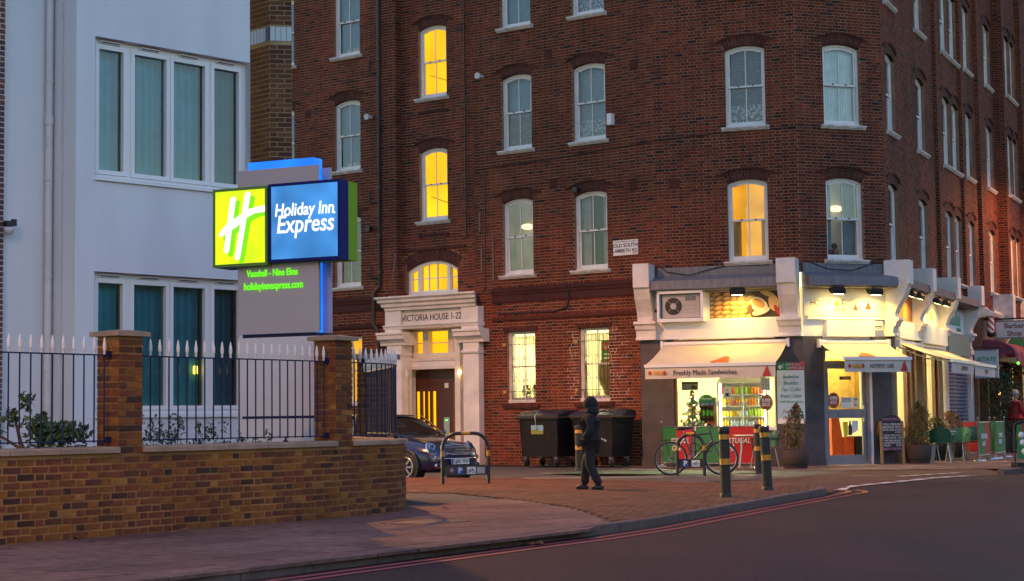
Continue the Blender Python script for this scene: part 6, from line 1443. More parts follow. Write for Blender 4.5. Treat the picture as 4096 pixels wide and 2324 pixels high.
# ================================================================== AWNINGS
def awning(F, t0, t1, tt0, tt1, ztop, zf, proj, vdrop, label, text_=None, tri_t=None, valance_tri=True):
    a = thing('awning', label, 'awning', F.p((t0+t1)/2, .1, zf), None, 'cream cafe awnings')
    n, m_ = 14, 8; V = []
    for i in range(n+1):
        for j in range(m_+1):
            f, g = i/n, j/m_; t = (tt0+(tt1-tt0)*f)*(1-g)+(t0+(t1-t0)*f)*g; sag = -.035*math.sin(math.pi*g)*(1+.25*math.sin(9*f)); V.append(F.p(t, .10+(proj-.10)*g, ztop+(zf-ztop)*g+sag))
    q = MB(); q.add(V, [(i*(m_+1)+j, (i+1)*(m_+1)+j, (i+1)*(m_+1)+j+1, i*(m_+1)+j+1) for i in range(n) for j in range(m_)], 0, True); q.build('canvas', M['canvas'], a)
    q = MB(); q.fbox(F, t0-.01, t1+.01, proj-.02, proj+.045, zf-.06, zf+.012); q.build('front_bar', M['upvc'], a)
    q = MB(); V = []
    for i in range(25):
        f = i/24; t = t0+(t1-t0)*f
        for g in (0, 1): V.append(F.p(t, proj+.012-.006*g+.012*g*math.sin(f*23), zf-.055-vdrop*g))
    q.add(V, [(2*i, 2*i+1, 2*i+3, 2*i+2) for i in range(24)], 0, True); q.build('valance', M['valance'], a)
    q = MB(); q.tube([F.p(tt0-.02, .10, ztop+.03), F.p(tt1+.02, .10, ztop+.03)], .05, 12); q.build('roller_tube', M['upvc'], a)
    for t, tb in ((t0+.12, tt0+.15), (t1-.12, tt1-.15)):
        q = MB(); q.tube([F.p(tb, .08, ztop-.10), F.p((t+tb)/2+(.35 if t < (t0+t1)/2 else -.35), proj*.5, (ztop+zf)/2-.16), F.p(t, proj-.02, zf-.05)], .018, 6); q.build('folding_arm', M['upvc'], a)
    for tb in (tt0-.03, tt1+.03): q = MB(); q.fbox(F, tb-.03, tb+.03, .0, .17, ztop-.10, ztop+.10); q.build('end_bracket', M['upvc'], a)
    if text_: ftext('valance_lettering', text_[0], text_[1], M['blacktext'], a, F, text_[2], proj+.030, zf-.055-vdrop*.52, fit=text_[3])
    if tri_t is not None:
        q = MB(); g0, g1 = .72, .93; sl = lambda g: (.10+(proj-.10)*g, ztop+(zf-ztop)*g-.03*math.sin(math.pi*g)+.012)
        A = [F.p(tri_t+d, *sl(g)) for d, g in ((-.24, g1), (.22, g1), (.16, .62), (.05, .60))]; q.add(A, [(0, 1, 2, 3)]); q.build('canvas_logo', M['redlogo'], a)
    if valance_tri:
        q = MB(); zc = zf-.055-vdrop*.5; q.add([F.p(t1-.30, proj+.032, zc-.12), F.p(t1-.10, proj+.032, zc-.12), F.p(t1-.19, proj+.032, zc+.14)], [(0, 1, 2)]); q.build('valance_triangle', M['redtext'], a)
        for k, (dt, m2) in enumerate(((.12, 'redtext'), (.24, 'goldball'), (.32, 'orangeprint'), (.40, 'goldball'), (.47, 'redtext'))):
            q = MB(); q.add([F.p(t0+dt-.05, proj+.032+k*.0006, zc), F.p(t0+dt, proj+.032+k*.0006, zc-.06), F.p(t0+dt+.05, proj+.032+k*.0006, zc), F.p(t0+dt, proj+.032+k*.0006, zc+.06)], [(0, 1, 2, 3)]); q.build('valance_diamond', M[m2], a)
    return a
awning(FW, -.02, 3.03, .14, 3.10, 2.86, 2.365, 1.25, .27, 'wide cream awning lettered Freshly Made Sandwiches over the cafe window', ('Freshly Made Sandwiches', .165, 1.40, 1.48), 1.72)
awning(FV, .39, 2.14, .40, 2.20, 2.83, 2.46, 1.20, .28, 'short cream awning lettered HOTSPOT CAFÉ over the cafe door', ('HOTSPOT CAFÉ', .125, 1.36, .62), 1.05)
awning(FC, 1.25, 4.25, .55, 3.1, 2.87, 2.46, 1.22, .26, 'cream awning on the cafe side, the one nearer the door', ('HOTSPOT', .14, 2.9, .8), None, False)
awning(FC, 4.40, 7.45, 3.2, 6.1, 2.87, 2.44, 1.22, .26, 'cream awning on the cafe side, farther along by the roller shutter', ('CAFE', .14, 6.0, .5), None, False)
# price board on the dark pilaster
pb = thing('menu_poster', 'tall white poster listing sandwiches and coffee beside the cafe window', 'poster', FW.p(3.15, .1, .97), None)
q = MB(); q.fbox(FW, 2.835, 3.475, .062, .078, .97, 2.40); q.build('board', M['upvc'], pb)
q = MB(); q.fbox(FW, 2.835, 3.155, .078, .081, 2.21, 2.40); q.build('green_header', M['greentext'], pb); q = MB(); q.fbox(FW, 3.155, 3.475, .078, .081, 2.21, 2.40); q.build('red_header', M['redtext'], pb)
ftext('lettering', 'PORTUGAL', .075, M['whitetext'], pb, FW, 3.23, .082, 2.34, fit=.36, shear=.2); ftext('lettering', 'COFFEE DELI', .075, M['whitetext'], pb, FW, 3.26, .082, 2.26, fit=.42, shear=.2)
q = MB(); disc(q, FW, 2.92, 2.29, .04, .05, .082); q.tube([FW.p(3.0+.03*math.cos(k*.5), .083, 2.31+.045*math.sin(k*.5)) for k in range(2, 11)], .006, 5); q.build('cup_emblem', M['whitetext'], pb)
for s_, z, f_, m_ in (('Sandwiches', 2.06, .38, 'greentext'), ('Breakfast', 1.91, .34, 'greentext'), ('Tea / Coffee', 1.76, .44, 'greentext'), ('Bread / Cakes', 1.61, .50, 'greentext'), ('Freshly Made every morning', 1.48, .54, 'greentext'), ('Frozen Fish', 1.25, .40, 'redtext'), ('Charcuterie', 1.10, .40, 'redtext')):
    ftext('lettering', s_, .12 if f_ < .52 else .07, M[m_], pb, FW, 3.155, .081, z, fit=f_, shear=.35)
# ================================================================== STREET LAMPS (outside the frame)
for i, ((x, y), (ax, ay), h, wt, half) in enumerate(LAMPS):
    lp = thing('street_lamp', ('tall grey street lamp beside the road near the photographer', 'grey street lamp on the cafe pavement beyond the frame', 'grey street lamp in the side street behind the hotel')[i], 'street lamp', (x, y, 0), 0., 'sodium street lamps')
    q = MB(); q.lathe([(.12, 0), (.12, 1.1), (.075, 1.25), (.06, h-.6), (.05, h)], 12); q.build('column', M['lead'], lp)
    q = MB(); q.tube([(0, 0, h-.05), (ax*.4, ay*.4, h+.18), (ax, ay, h+.22)], .035, 8); q.build('bracket_arm', M['lead'], lp)
    d = Vector((ax, ay, 0)).normalized(); q = MB(); c = Vector((ax, ay, h+.2)); q.tube([c-d*.1, c+d*.15, c+d*.6, c+d*.7], [.05, .11, .11, .04], 10); q.build('lantern', M['lead'], lp)
    q = MB(); q.tube([c+d*.15-Vector((0, 0, .10)), c+d*.55-Vector((0, 0, .10))], .06, 8); q.build('lamp_bowl', M['sodiumglass'], lp)
    o = street_lamp_light((ax+d.x*.35, ay+d.y*.35, h-.02), wt, half); o.parent = lp
# low terrace added across the main road, unseen: blocks horizon glow in window reflections
FO = Frame((62, 58), (-.42, -.908)); ot = thing('terrace_opposite', 'low dark brick terrace across the main road outside the view', 'building', (48, 28, 0), None)
q = MB(); q.fbox(FO, -10, 75, -8, 0, -.1, 9.0); q.build('wall', M['brick_dark'], ot); q = MB(); q.profile(FO, -10.2, 75.2, [(.3, 9.0), (-4, 11.0), (-8.3, 9.0)]); q.build('roof', M['lead'], ot)
for k in range(14):
    for z in (1.2, 5.0): q = MB(); q.fbox(FO, -6+k*5.6, -4.6+k*5.6, -.02, .04, z, z+1.9); q.build('window', M['black'], ot)
# ================================================================== NEIGHBOURING TERRACE up the high street
nb = thing('terraced_building', 'red brick terrace with narrow white windows beyond the cafe block', 'building', FC.p(18, .3, 0), None)
nbw = MB(); narch = MB(); NB = []; R = rng(51)
for t0, t1, off, wins in ((11.65, 14.45, .30, [(12.72, 13.84)]), (14.45, 17.2, .60, [(14.84, 15.74), (15.90, 16.70)]), (17.2, 26, .75, [(18.2, 19.2), (20.8, 21.8), (23.2, 24.2)])):
    F = FC.shift(0, off); z0 = 3.9; ws = [win_op(a, b, z) for a, b in wins for z in ROWS]
    wall_sheet(nbw, F, t0, t1, z0, TOPZ, ws); NB.append((flemish(t0, t1, z0, TOPZ, ws, R), straight(F)))
    d = {.30: .12, .60: .30, .75: .15}[off]; nbw.quad(F.p(t0, -d, z0), F.p(t0, 0, z0), F.p(t0, 0, TOPZ), F.p(t0, -d, TOPZ))
    G = Frame(F.p(t0, -d, 0)[:2], (FC.n.x, FC.n.y)); NB.append((flemish(0, d, z0, TOPZ, [], R), straight(G)))
    for w in ws: sash_window(F, w, kC.choice(['lace', 'blind', 'drape']), detail=False, parent=nb, arch_mb=narch)
nbw.build('wall', M['mortar'], nb); narch.build('arch_brickwork', M['brick_dark'], nb, kind='stuff')
U = unit_bricks('brick', M['brick'], seed=13); sc = []
alln = [(b, pos) for br, pos in NB for b in br]
for i, (b, pos) in enumerate(alln):
    x, y, tx, ty = pos((b[0]+b[1])/2); d = math.hypot(x, y)
    if b[4] and x < .29*y and b[2] < 11: sc.append((-b[4]*abs((ty*x-tx*y)/d)/d, i))
keep = set(i for _, i in sorted(sc)[:200])
for i in sorted(keep): b, pos = alln[i]; x, y, tx, ty = pos((b[0]+b[1])/2); clone(U[(b[4], R.randrange(3))], 'brick', nb, (x, y, b[2]), (0, 0, math.atan2(ty, tx)))
bw = MB(); i = 0
for br, pos in NB:
    rest = [b for j, b in enumerate(br) if i+j not in keep]; i += len(br); m2 = brick_mesh(rest, pos, R); n0 = len(bw.v); bw.v += m2.v; bw.f += [tuple(n0+q for q in f) for f in m2.f]; bw.mi += m2.mi; bw.sm += m2.sm
bw.build('brickwork', M['brick'], nb, kind='stuff')
q = MB(); q.prism([FC.p(t, o, TOPZ) for t, o in ((11.65, .7), (26, .8), (26, -9), (11.65, -9))], [FC.p(t, o, TOPZ+.4) for t, o in ((11.65, .7), (26, .8), (26, -9), (11.65, -9))]); q.build('roof', M['lead'], nb)
# its shops
q = MB(); q.fbox(FC, 10.75, 26, -.2, .34, 2.75, 3.95); q.build('shop_fascia', M['fasciamaroon'], nb)
q = MB(); q.profile(FC, 10.75, 26, [(.3, 3.95), (.62, 4.0), (.66, 4.1), (.5, 4.2), (.3, 4.3), (-.1, 4.3), (-.1, 3.95)]); q.build('shop_cornice', M['dirty_white'], nb)
for t in (13.0, 16.4): q = MB(); q.fbox(FC, t, t+.5, .3, .9, 3.6, 4.75); q.build('party_block', M['dirty_white'], nb)
for k, (t0, t1) in enumerate(((10.8, 12.3), (12.5, 14.2), (14.4, 16.4), (16.6, 19.0), (19.2, 22))):
    w = glazed(FC, 'shop_window', t0, t1, .4, 2.75, .05, M['brownframe'], bars=((t0+t1)/2,), e=.12, parent=nb); rm = MB(); rm.fquad(FC, t0, t1, -.8, .3, 2.8); rm.build('room', M['room'] if k in (0, 1, 2) else M['amber'], w)
    fbx('stall_riser', FC, M['brownframe'], t0, t1, -.1, .1, 0, .4, parent=nb)
for t in (10.75, 12.38, 14.28, 16.48, 19.08): fbx('shop_post', FC, M['brownframe'], t-.09, t+.10, -.1, .2, 0, 2.75, parent=nb)
# projecting shop signs, barber pole, dutch canopies
def psign(name, t, o0, o1, z0, z1, m, label, lines, tm, cat='sign'):
    s_ = thing(name, label, cat, FC.p(t, o0, z0), None); F = Frame(FC.p(t, 0, 0)[:2], FC.n)
    q = MB(); q.fbox(F, o0, o1, -.06, .06, z0, z1); q.build('sign_board', m, s_); q = MB(); q.fbox(F, o0-.0, o1+.0, .06, .075, z1-.03, z1); q.fbox(F, o0, o1, .06, .075, z0, z0+.03); q.build('sign_frame', M['lead'], s_)
    q = MB(); q.tube([F.p(.0, 0, z1+.06), F.p(o1+.1, 0, z1+.06)], .025, 6); q.build('bracket', M['black'], s_)
    for i, tx in enumerate(lines): ftext('lettering', tx[0], tx[1], M[tm], s_, F, tx[2], .061, tx[3], bold=.004, shear=tx[4])
    return s_
psign('barber_sign', 11.4, .66, 1.72, 3.34, 3.86, M['signlilac'], 'pale boxed sign reading Barber Shop projecting over the far shops', [('Barber', .21, 1.17, 3.70, 0), ('Shop', .21, 1.17, 3.48, 0)], 'maroontext')
psign('estate_sign', 10.0, .24, .90, 2.15, 2.98, M['signblue'], 'pale blue hanging sign reading ESTATE AGENTS behind the awning', [('ESTATE', .16, .57, 2.70, .15), ('AGENTS', .16, .57, 2.42, .15)], 'greentext')
bpz = thing('barber_pole', 'red and white striped barber pole with black caps', 'barber pole', FC.p(11.2, .52, 3.38), 0.)
q = MB(); q.lathe([(.02, 0), (.11, .03), (.12, .10), (.115, .14)], 16); q.lathe([(.115, .70), (.12, .74), (.11, .82), (.02, .86)], 16); q.tube([(0, 0, .78), (-.45, .2, .78)], .02, 6); q.build('pole_cap', M['black'], bpz)
V = []; q = MB(); n, m_ = 36, 12
for j in range(m_+1):
    for i in range(n): a = 2*math.pi*i/n; V.append((.10*math.cos(a), .10*math.sin(a), .14+.56*j/m_))
q.v = V
for j in range(m_):
    for i in range(n): q.f.append((j*n+i, j*n+(i+1) % n, (j+1)*n+(i+1) % n, (j+1)*n+i)); q.mi.append(0 if ((i+j*3) // 6) % 2 else 1); q.sm.append(True)
q.build('striped_cylinder', [M['redtext'], M['whitetext']], bpz)
def canopy(t0, t1, o0, o1, z0, z1, m1, m2, label, name='shop_canopy'):
    c = thing(name, label, 'canopy', FC.p((t0+t1)/2, o0, z0), None, 'red shop canopies'); n = 8
    for k in range(6):
        a, b = t0+(t1-t0)*k/6, t0+(t1-t0)*(k+1)/6; q = MB(); V = []
        for i in range(n+1): th = math.pi/2*i/n; V += [FC.p(a, o0+(o1-o0)*math.sin(th), z0+.25+(z1-z0-.25)*math.cos(th)), FC.p(b, o0+(o1-o0)*math.sin(th), z0+.25+(z1-z0-.25)*math.cos(th))]
        V += [FC.p(a, o1+.01, z0), FC.p(b, o1+.01, z0)]
        q.add(V, [(2*i, 2*i+1, 2*i+3, 2*i+2) for i in range(n+1)]); q.build('canvas_panel', m1 if k % 2 else m2, c)
    q = MB(); P = [FC.p(t0, o0, z0+.25)]+[FC.p(t0, o0+(o1-o0)*math.sin(math.pi/2*i/n), z0+.25+(z1-z0-.25)*math.cos(math.pi/2*i/n)) for i in range(n+1)]
    q.add(P, [tuple(range(len(P)))]); q.build('end_panel', m2, c)
    for k in range(24): t = t0+(t1-t0)*(k+.5)/24; q = MB(); q.fbox(FC, t-(t1-t0)/60, t+(t1-t0)/60, o1+.0, o1+.012, z0-.07, z0+.01); q.build('scallop', m1, c)
canopy(10.9, 13.9, .34, 1.25, 2.62, 3.30, M['maroon'], M['purplecanvas'], 'maroon striped dutch canopy with a scalloped edge below the barber sign')
canopy(15.2, 18.2, .34, 1.75, 2.65, 3.25, M['maroon'], M['maroon'], 'plain red canopy at the right edge of the view')
gv = thing('green_oval_sign', 'dark green round topped sign with a white rim at the right edge', 'sign', FC.p(16.8, .9, 3.1), None); F = Frame(FC.p(15.0, 0, 0)[:2], FC.n)
q = MB(); q.fpoly(F, [(.95+.62*math.cos(k*math.pi/12), 3.22+.46*math.sin(k*math.pi/12)) for k in range(13)], .0, .05); q.build('rim', M['whitetext'], gv); q = MB(); q.fpoly(F, [(.95+.57*math.cos(k*math.pi/12), 3.23+.41*math.sin(k*math.pi/12)) for k in range(13)], .05, .056); q.build('panel', M['greentext'], gv)
ln_ = thing('wall_lantern', 'small pale glass wall lantern above the far shops', 'lantern', FC.p(13.2, 1.2, 3.3), 0.); q = MB(); q.lathe([(.05, 0), (.09, .05), (.10, .25), (.05, .32)], 8); q.build('glass', M['acwhite'], ln_); q = MB(); q.lathe([(.11, .27), (.03, .38), (0, .40)], 8); q.tube([(0, 0, .38), (-.3, .1, .40)], .012, 5); q.build('cap', M['black'], ln_)
for i, (t, o, z) in enumerate(((12.0, 1.4, 3.30), (12.6, 1.35, 3.32), (12.9, 1.45, 3.22), (11.0, 1.3, 2.60), (12.4, .5, 1.75))):
    fl_ = thing('string_bulb', ('orange string bulb under the barber sign, the left one', 'orange string bulb under the barber sign, the middle one', 'orange string bulb under the barber sign, the right one', 'small green lamp at the canopy edge', 'small amber lamp in the far shop foliage')[i], 'lamp', FC.p(t, o, z), 0., 'small lamps among the far shops'); q = MB(); q.ball((0, 0, 0), .045, 8); q.build('bulb', M['greenled'] if i == 3 else M['orangebulb'], fl_); q = MB(); q.tube([(0, 0, .03), (0, 0, .12)], .012, 5); q.build('holder', M['black'], fl_)
# potted trees against the dark shops
def potted(name, loc, pot, crown, n, lf, m, label, seed, cat='potted plant', group=None, trunk=True):
    p_ = thing(name, label, cat, loc, 0., group); R = rng(seed)
    pr, ph = pot; q = MB(); q.lathe([(pr*.82, 0), (pr*.98, ph*.45), (pr, ph), (pr*.9, ph), (pr*.88, ph-.05)], 18); q.build('tub', M['barrel'], p_)
    q = MB(); q.lathe([(0, ph-.05), (pr*.88, ph-.05)], 14); q.build('soil', M['soil'], p_)
    for z in (ph*.22, ph*.75): q = MB(); q.lathe([(pr*(.86+.12*z/ph)+.006, z-.018), (pr*(.87+.13*z/ph)+.008, z+.018)], 18); q.build('hoop', M['black'], p_)
    if trunk: q = MB(); q.tube([(0, 0, ph-.05), (.01, .02, ph+crown[1]*.4), (.02, 0, ph+crown[1]*.8)], [.03, .02, .008], 6); q.build('stem', M['brownframe'], p_)
    q = MB(); H = crown[1]; W_ = crown[0]
    for k in range(n):
        h = R.random()**.9; prof = (math.sin(math.pi*min(1, h*.80+.20)))**.8 if crown[2] == 'cone' else (math.sin(math.pi*(h*.86+.1)))**.5
        a = R.uniform(0, 6.283); lump = .66+.24*math.sin(a*3+h*9+seed)+.14*math.sin(a*7-h*17); r = W_*prof*lump*(.25+.75*R.random()**.5)
        q.leaf(Vector((r*math.cos(a)+.05*math.sin(h*5+seed), r*math.sin(a), ph+.02+H*h)), lf*R.uniform(.6, 1.4), R, 0, .6)
    q.build('foliage', m, p_); return p_
def Cg(t, o, z=0.): return FC.p(t, o, z)
potted('potted_conifer', (6.20, 38.75, 0), (.31, .41), (.34, 1.0, 'cone'), 2000, .055, M['leafgold'], 'golden conifer in a wooden half barrel between bollard and menu poster', 3, group='potted shrubs outside the cafe')
potted('potted_conifer', Cg(.10, .62), (.31, .44), (.40, 1.0, 'cone'), 2300, .06, M['leafgold'], 'bushy brown green conifer in a barrel beside the chalkboard', 4, group='potted shrubs outside the cafe')
potted('potted_bush', Cg(3.0, .45), (.28, .42), (.36, .62, 'ball'), 1300, .06, M['leafgold'], 'round golden bush behind the cafe tables, the nearer one', 5, group='potted shrubs outside the cafe')
potted('potted_bush', Cg(5.25, .45), (.28, .42), (.42, .78, 'ball'), 1500, .06, M['leafrust'], 'round rusty orange bush in front of the roller shutter', 6, group='potted shrubs outside the cafe')
potted('potted_tree', Cg(10.9, .75), (.28, .5), (.62, 1.9, 'ball'), 1500, .09, M['leafdark'], 'dark leafy tree in front of the far dark shop', 7)
potted('potted_tree', Cg(13.2, .75), (.28, .5), (.7, 2.1, 'ball'), 1500, .09, M['leafdark'], 'dark leafy tree behind the person in red', 8)

# ================================================================== STREET FURNITURE
def bollard_proto(loc, label):
    b = thing('bollard', label, 'bollard', loc, 0., 'black bollards with amber bands')
    q = MB(); q.lathe([(.088, 0), (.088, .045), (.082, .055), (.074, .06)], 20); q.build('base_collar', M['bollard'], b)
    q = MB(); V = []; n = 40
    for z in (.055, .455): 
        for k in range(n): a = 2*math.pi*k/n; r = .070+(.004 if k % 2 else 0); V.append((r*math.cos(a), r*math.sin(a), z))
    q.add(V, [(k, (k+1) % n, n+(k+1) % n, n+k) for k in range(n)]); V = []
    for z in (.565, .815):
        for k in range(n): a = 2*math.pi*k/n; r = .070+(.004 if k % 2 else 0); V.append((r*math.cos(a), r*math.sin(a), z))
    q.add(V, [(k, (k+1) % n, n+(k+1) % n, n+k) for k in range(n)]); q.build('fluted_post', M['bollard'], b)
    for z in (.455, .56, .815, .905): q = MB(); q.lathe([(.071, z-.006), (.079, z), (.079, z+.010), (.071, z+.016)], 20); q.build('ring', M['bollard'], b)
    for z0, z1 in ((.465, .562), (.825, .908)): q = MB(); q.lathe([(.0735, z0), (.0735, z1)], 20); q.build('reflective_band', M['amberband'], b)
    q = MB(); q.lathe([(.074, .912), (.082, .93), (.083, .985), (.075, 1.0), (.0, 1.003)], 20); q.build('cap', M['bollard'], b); return b
B0 = bollard_proto((3.032, 25.246, 0), 'front bollard with amber bands nearest the kerb corner'); B0.rotation_euler = (0, rad(-.6), 0)
b = dup(B0, (3.951, 27.431, 0), None, 'bollard with amber bands just right of the front one, slightly leaning'); b.rotation_euler = (rad(-1), rad(-2.2), .4)
dup(B0, (4.86, 35.0, 0), .9, 'far bollard half hidden behind the leaning one'); dup(B0, (1.42, 38.6, 0), 1.7, 'bollard behind the walking figure in front of the bins')
def stand_proto(loc, rotz, label, w=.84, h=.91):
    s_ = thing('cycle_stand', label, 'bike stand', loc, rotz, 'hooped cycle stands'); r = .27; a = w/2
    pts = [(-a, 0, 0), (-a, 0, h-r)]+[(-a+r-r*math.cos(t), 0, h-r+r*math.sin(t)) for t in [k*math.pi/16 for k in range(1, 8)]]+[(-a+r, 0, h), (a-r, 0, h)]+[(a-r+r*math.sin(t), 0, h-r+r*math.cos(t)) for t in [k*math.pi/16 for k in range(1, 8)]]+[(a, 0, h-r), (a, 0, 0)]
    q = MB(); q.tube(pts, .032, 12); q.build('hoop', M['blackstand'], s_)
    q = MB(); q.tube([(-.08, 0, h), (.08, 0, h)], .0335, 12); q.build('reflective_band', M['amberband'], s_)
    for x in (-a, a): q = MB(); q.tube([(x, 0, .50), (x, 0, .60)], .0335, 12); q.build('reflective_band', M['amberband'], s_)
    q = MB(); q.box(-a+.03, a-.03, -.012, .012, .16, .33); q.build('cross_plate', M['blackstand'], s_)
    q = MB(); q.box(-.16, -.05, -.016, -.012, .18, .305); pl = q.build('parking_sticker', M['bluesign'], s_); text('lettering', 'P', .13, M['whitetext'], pl, (-.105, -.0165, .243), (1, 0, 0), (0, 0, 1), bold=.004)
    q = MB(); q.box(.02, .18, -.016, -.012, .18, .305); pl = q.build('cycle_sticker', M['upvc'], s_)
    q = MB()
    for x in (.06, .14): q.torus((x, -.017, .225), .026, .004, 1, 14, 5)
    q.tube([(.06, -.018, .225), (.08, -.018, .265), (.125, -.018, .265), (.14, -.018, .225)], .004, 5); q.tube([(.08, -.018, .265), (.10, -.018, .225), (.125, -.018, .268), (.122, -.018, .285)], .004, 5); q.tube([(.10, -.018, .225), (.06, -.018, .225)], .004, 5); q.build('cycle_print', M['blacktext'], pl)
    return s_
S1 = stand_proto((-.874, 31.7, 0), rad(12), 'cycle stand in front of the parked car, with a pink sticker')
q = MB(); q.lathe([(.0, 0), (.04, 0), (.04, .004), (0, .004)], 14); o = q.build('round_sticker', M['pinktext'], S1); o.rotation_euler = (rad(90), 0, 0); o.location = (-.26, -.013, .245)
q = MB(); q.box(.20, .35, -.016, -.012, .185, .30); q.build('worn_sticker', M['acwhite'], S1)
S2 = stand_proto((-2.58, 33.9, 0), rad(8), 'cycle stand half hidden behind the end of the brick wall')
S3 = stand_proto((3.475, 34.58, 0), rad(-14), 'cycle stand with the bicycle leaning against it', .53, .82)
# bicycle
bk = thing('bicycle', 'dark hybrid bicycle with a rear rack locked to a cycle stand', 'bicycle', (3.60, 34.78, 0), rad(-8))
WR = .335; XR, XF = -.50, .50
for x, nm in ((XR, 'rear'), (XF, 'front')):
    q = MB(); q.torus((x, 0, WR), WR-.018, .019, 1, 40, 8); w = q.build('tyre', M['rubber'], bk)
    q = MB(); q.torus((x, 0, WR), WR-.042, .009, 1, 40, 6); q.build('rim', M['steel'], w)
    q = MB(); q.tube([(x, -.04, WR), (x, .04, WR)], .022, 10)
    for k in range(22): a = 2*math.pi*k/22; q.tube([(x+.02*math.cos(a+1), .02*(-1)**k, WR+.02*math.sin(a+1)), (x+(WR-.045)*math.cos(a), 0, WR+(WR-.045)*math.sin(a))], .0014, 4)
    q.build('spokes', M['steel'], w)
BB = (-.06, 0, .30); ST = (-.22, 0, .78); HT = (.30, 0, .83); HB = (.335, 0, .68)
def tubes(name, segs, m, parent=bk): 
    q = MB()
    for pts, r in segs: q.tube(pts, r, 8)
    return q.build(name, m, parent)
fm = tubes('frame', [([BB, ST], .017), ([ST, HT], .018), ([BB, HB], .021), ([HB, HT], .02), ([(BB[0], -.05, BB[2]), (XR, -.07, WR)], .010), ([(BB[0], .05, BB[2]), (XR, .07, WR)], .010), ([(-.20, -.02, .72), (XR, -.07, WR)], .009), ([(-.20, .02, .72), (XR, .07, WR)], .009)], M['bikegrey'])
tubes('fork', [([HB, (.355, 0, .62)], .02), ([(.355, -.05, .64), (.40, -.055, .52), (XF, -.06, WR)], .013), ([(.355, .05, .64), (.40, .055, .52), (XF, .06, WR)], .013), ([(.355, -.05, .64), (.355, .05, .64)], .015)], M['bikegrey'])
tubes('handlebar', [([HT, (.27, 0, .93), (.34, 0, .98)], .014), ([(.30, -.30, .99), (.34, -.12, .98), (.34, .12, .98), (.30, .30, .99)], .012)], M['black'])
tubes('grip', [([(.30, -.30, .99), (.24, -.33, 1.0)], .018), ([(.30, .30, .99), (.24, .33, 1.0)], .018)], M['rubber'])
q = MB(); q.tube([ST, (-.245, 0, .90)], .014, 8); q.build('seat_post', M['steel'], bk)
q = MB(); q.ball((-.28, 0, .925), .10, 10, 0, (1.25, .85, .35)); q.ball((-.16, 0, .93), .05, 8, 0, (2.0, .6, .5)); q.build('saddle', M['black'], bk)
tubes('rear_rack', [([(-.26, -.06, .70), (-.72, -.06, .70)], .006), ([(-.26, .06, .70), (-.72, .06, .70)], .006), ([(-.72, -.06, .70), (-.72, .06, .70)], .006), ([(-.45, -.06, .70), (-.45, .06, .70)], .006), ([(-.60, -.06, .70), (XR, -.08, WR)], .006), ([(-.60, .06, .70), (XR, .08, WR)], .006)], M['black'])
q = MB(); q.torus((BB[0], -.05, BB[2]), .085, .006, 1, 24, 6); q.tube([(BB[0], -.06, BB[2]), (BB[0]+.12, -.07, BB[2]-.11)], .010, 6); q.tube([(BB[0], .06, BB[2]), (BB[0]-.12, .07, BB[2]+.11)], .010, 6); q.tube([(BB[0], -.07, BB[2]), (BB[0], .07, BB[2])], .02, 8); q.build('crankset', M['steel'], bk)
q = MB(); q.box(BB[0]+.08, BB[0]+.17, -.17, -.07, BB[2]-.125, BB[2]-.10); q.build('pedal', M['black'], bk); q = MB(); q.box(BB[0]-.17, BB[0]-.08, .07, .17, BB[2]+.10, BB[2]+.125); q.build('pedal', M['black'], bk)
lk = thing('cable_lock', 'dark looped cable lock tying the bicycle to the stand', 'lock', (3.74, 34.6, .5), 0.); q = MB(); q.tube([(.22*math.cos(k*.45)-.05, .02*math.sin(k), .09*math.sin(k*.9)+.05) for k in range(15)], .010, 6); q.build('cable', M['black'], lk)
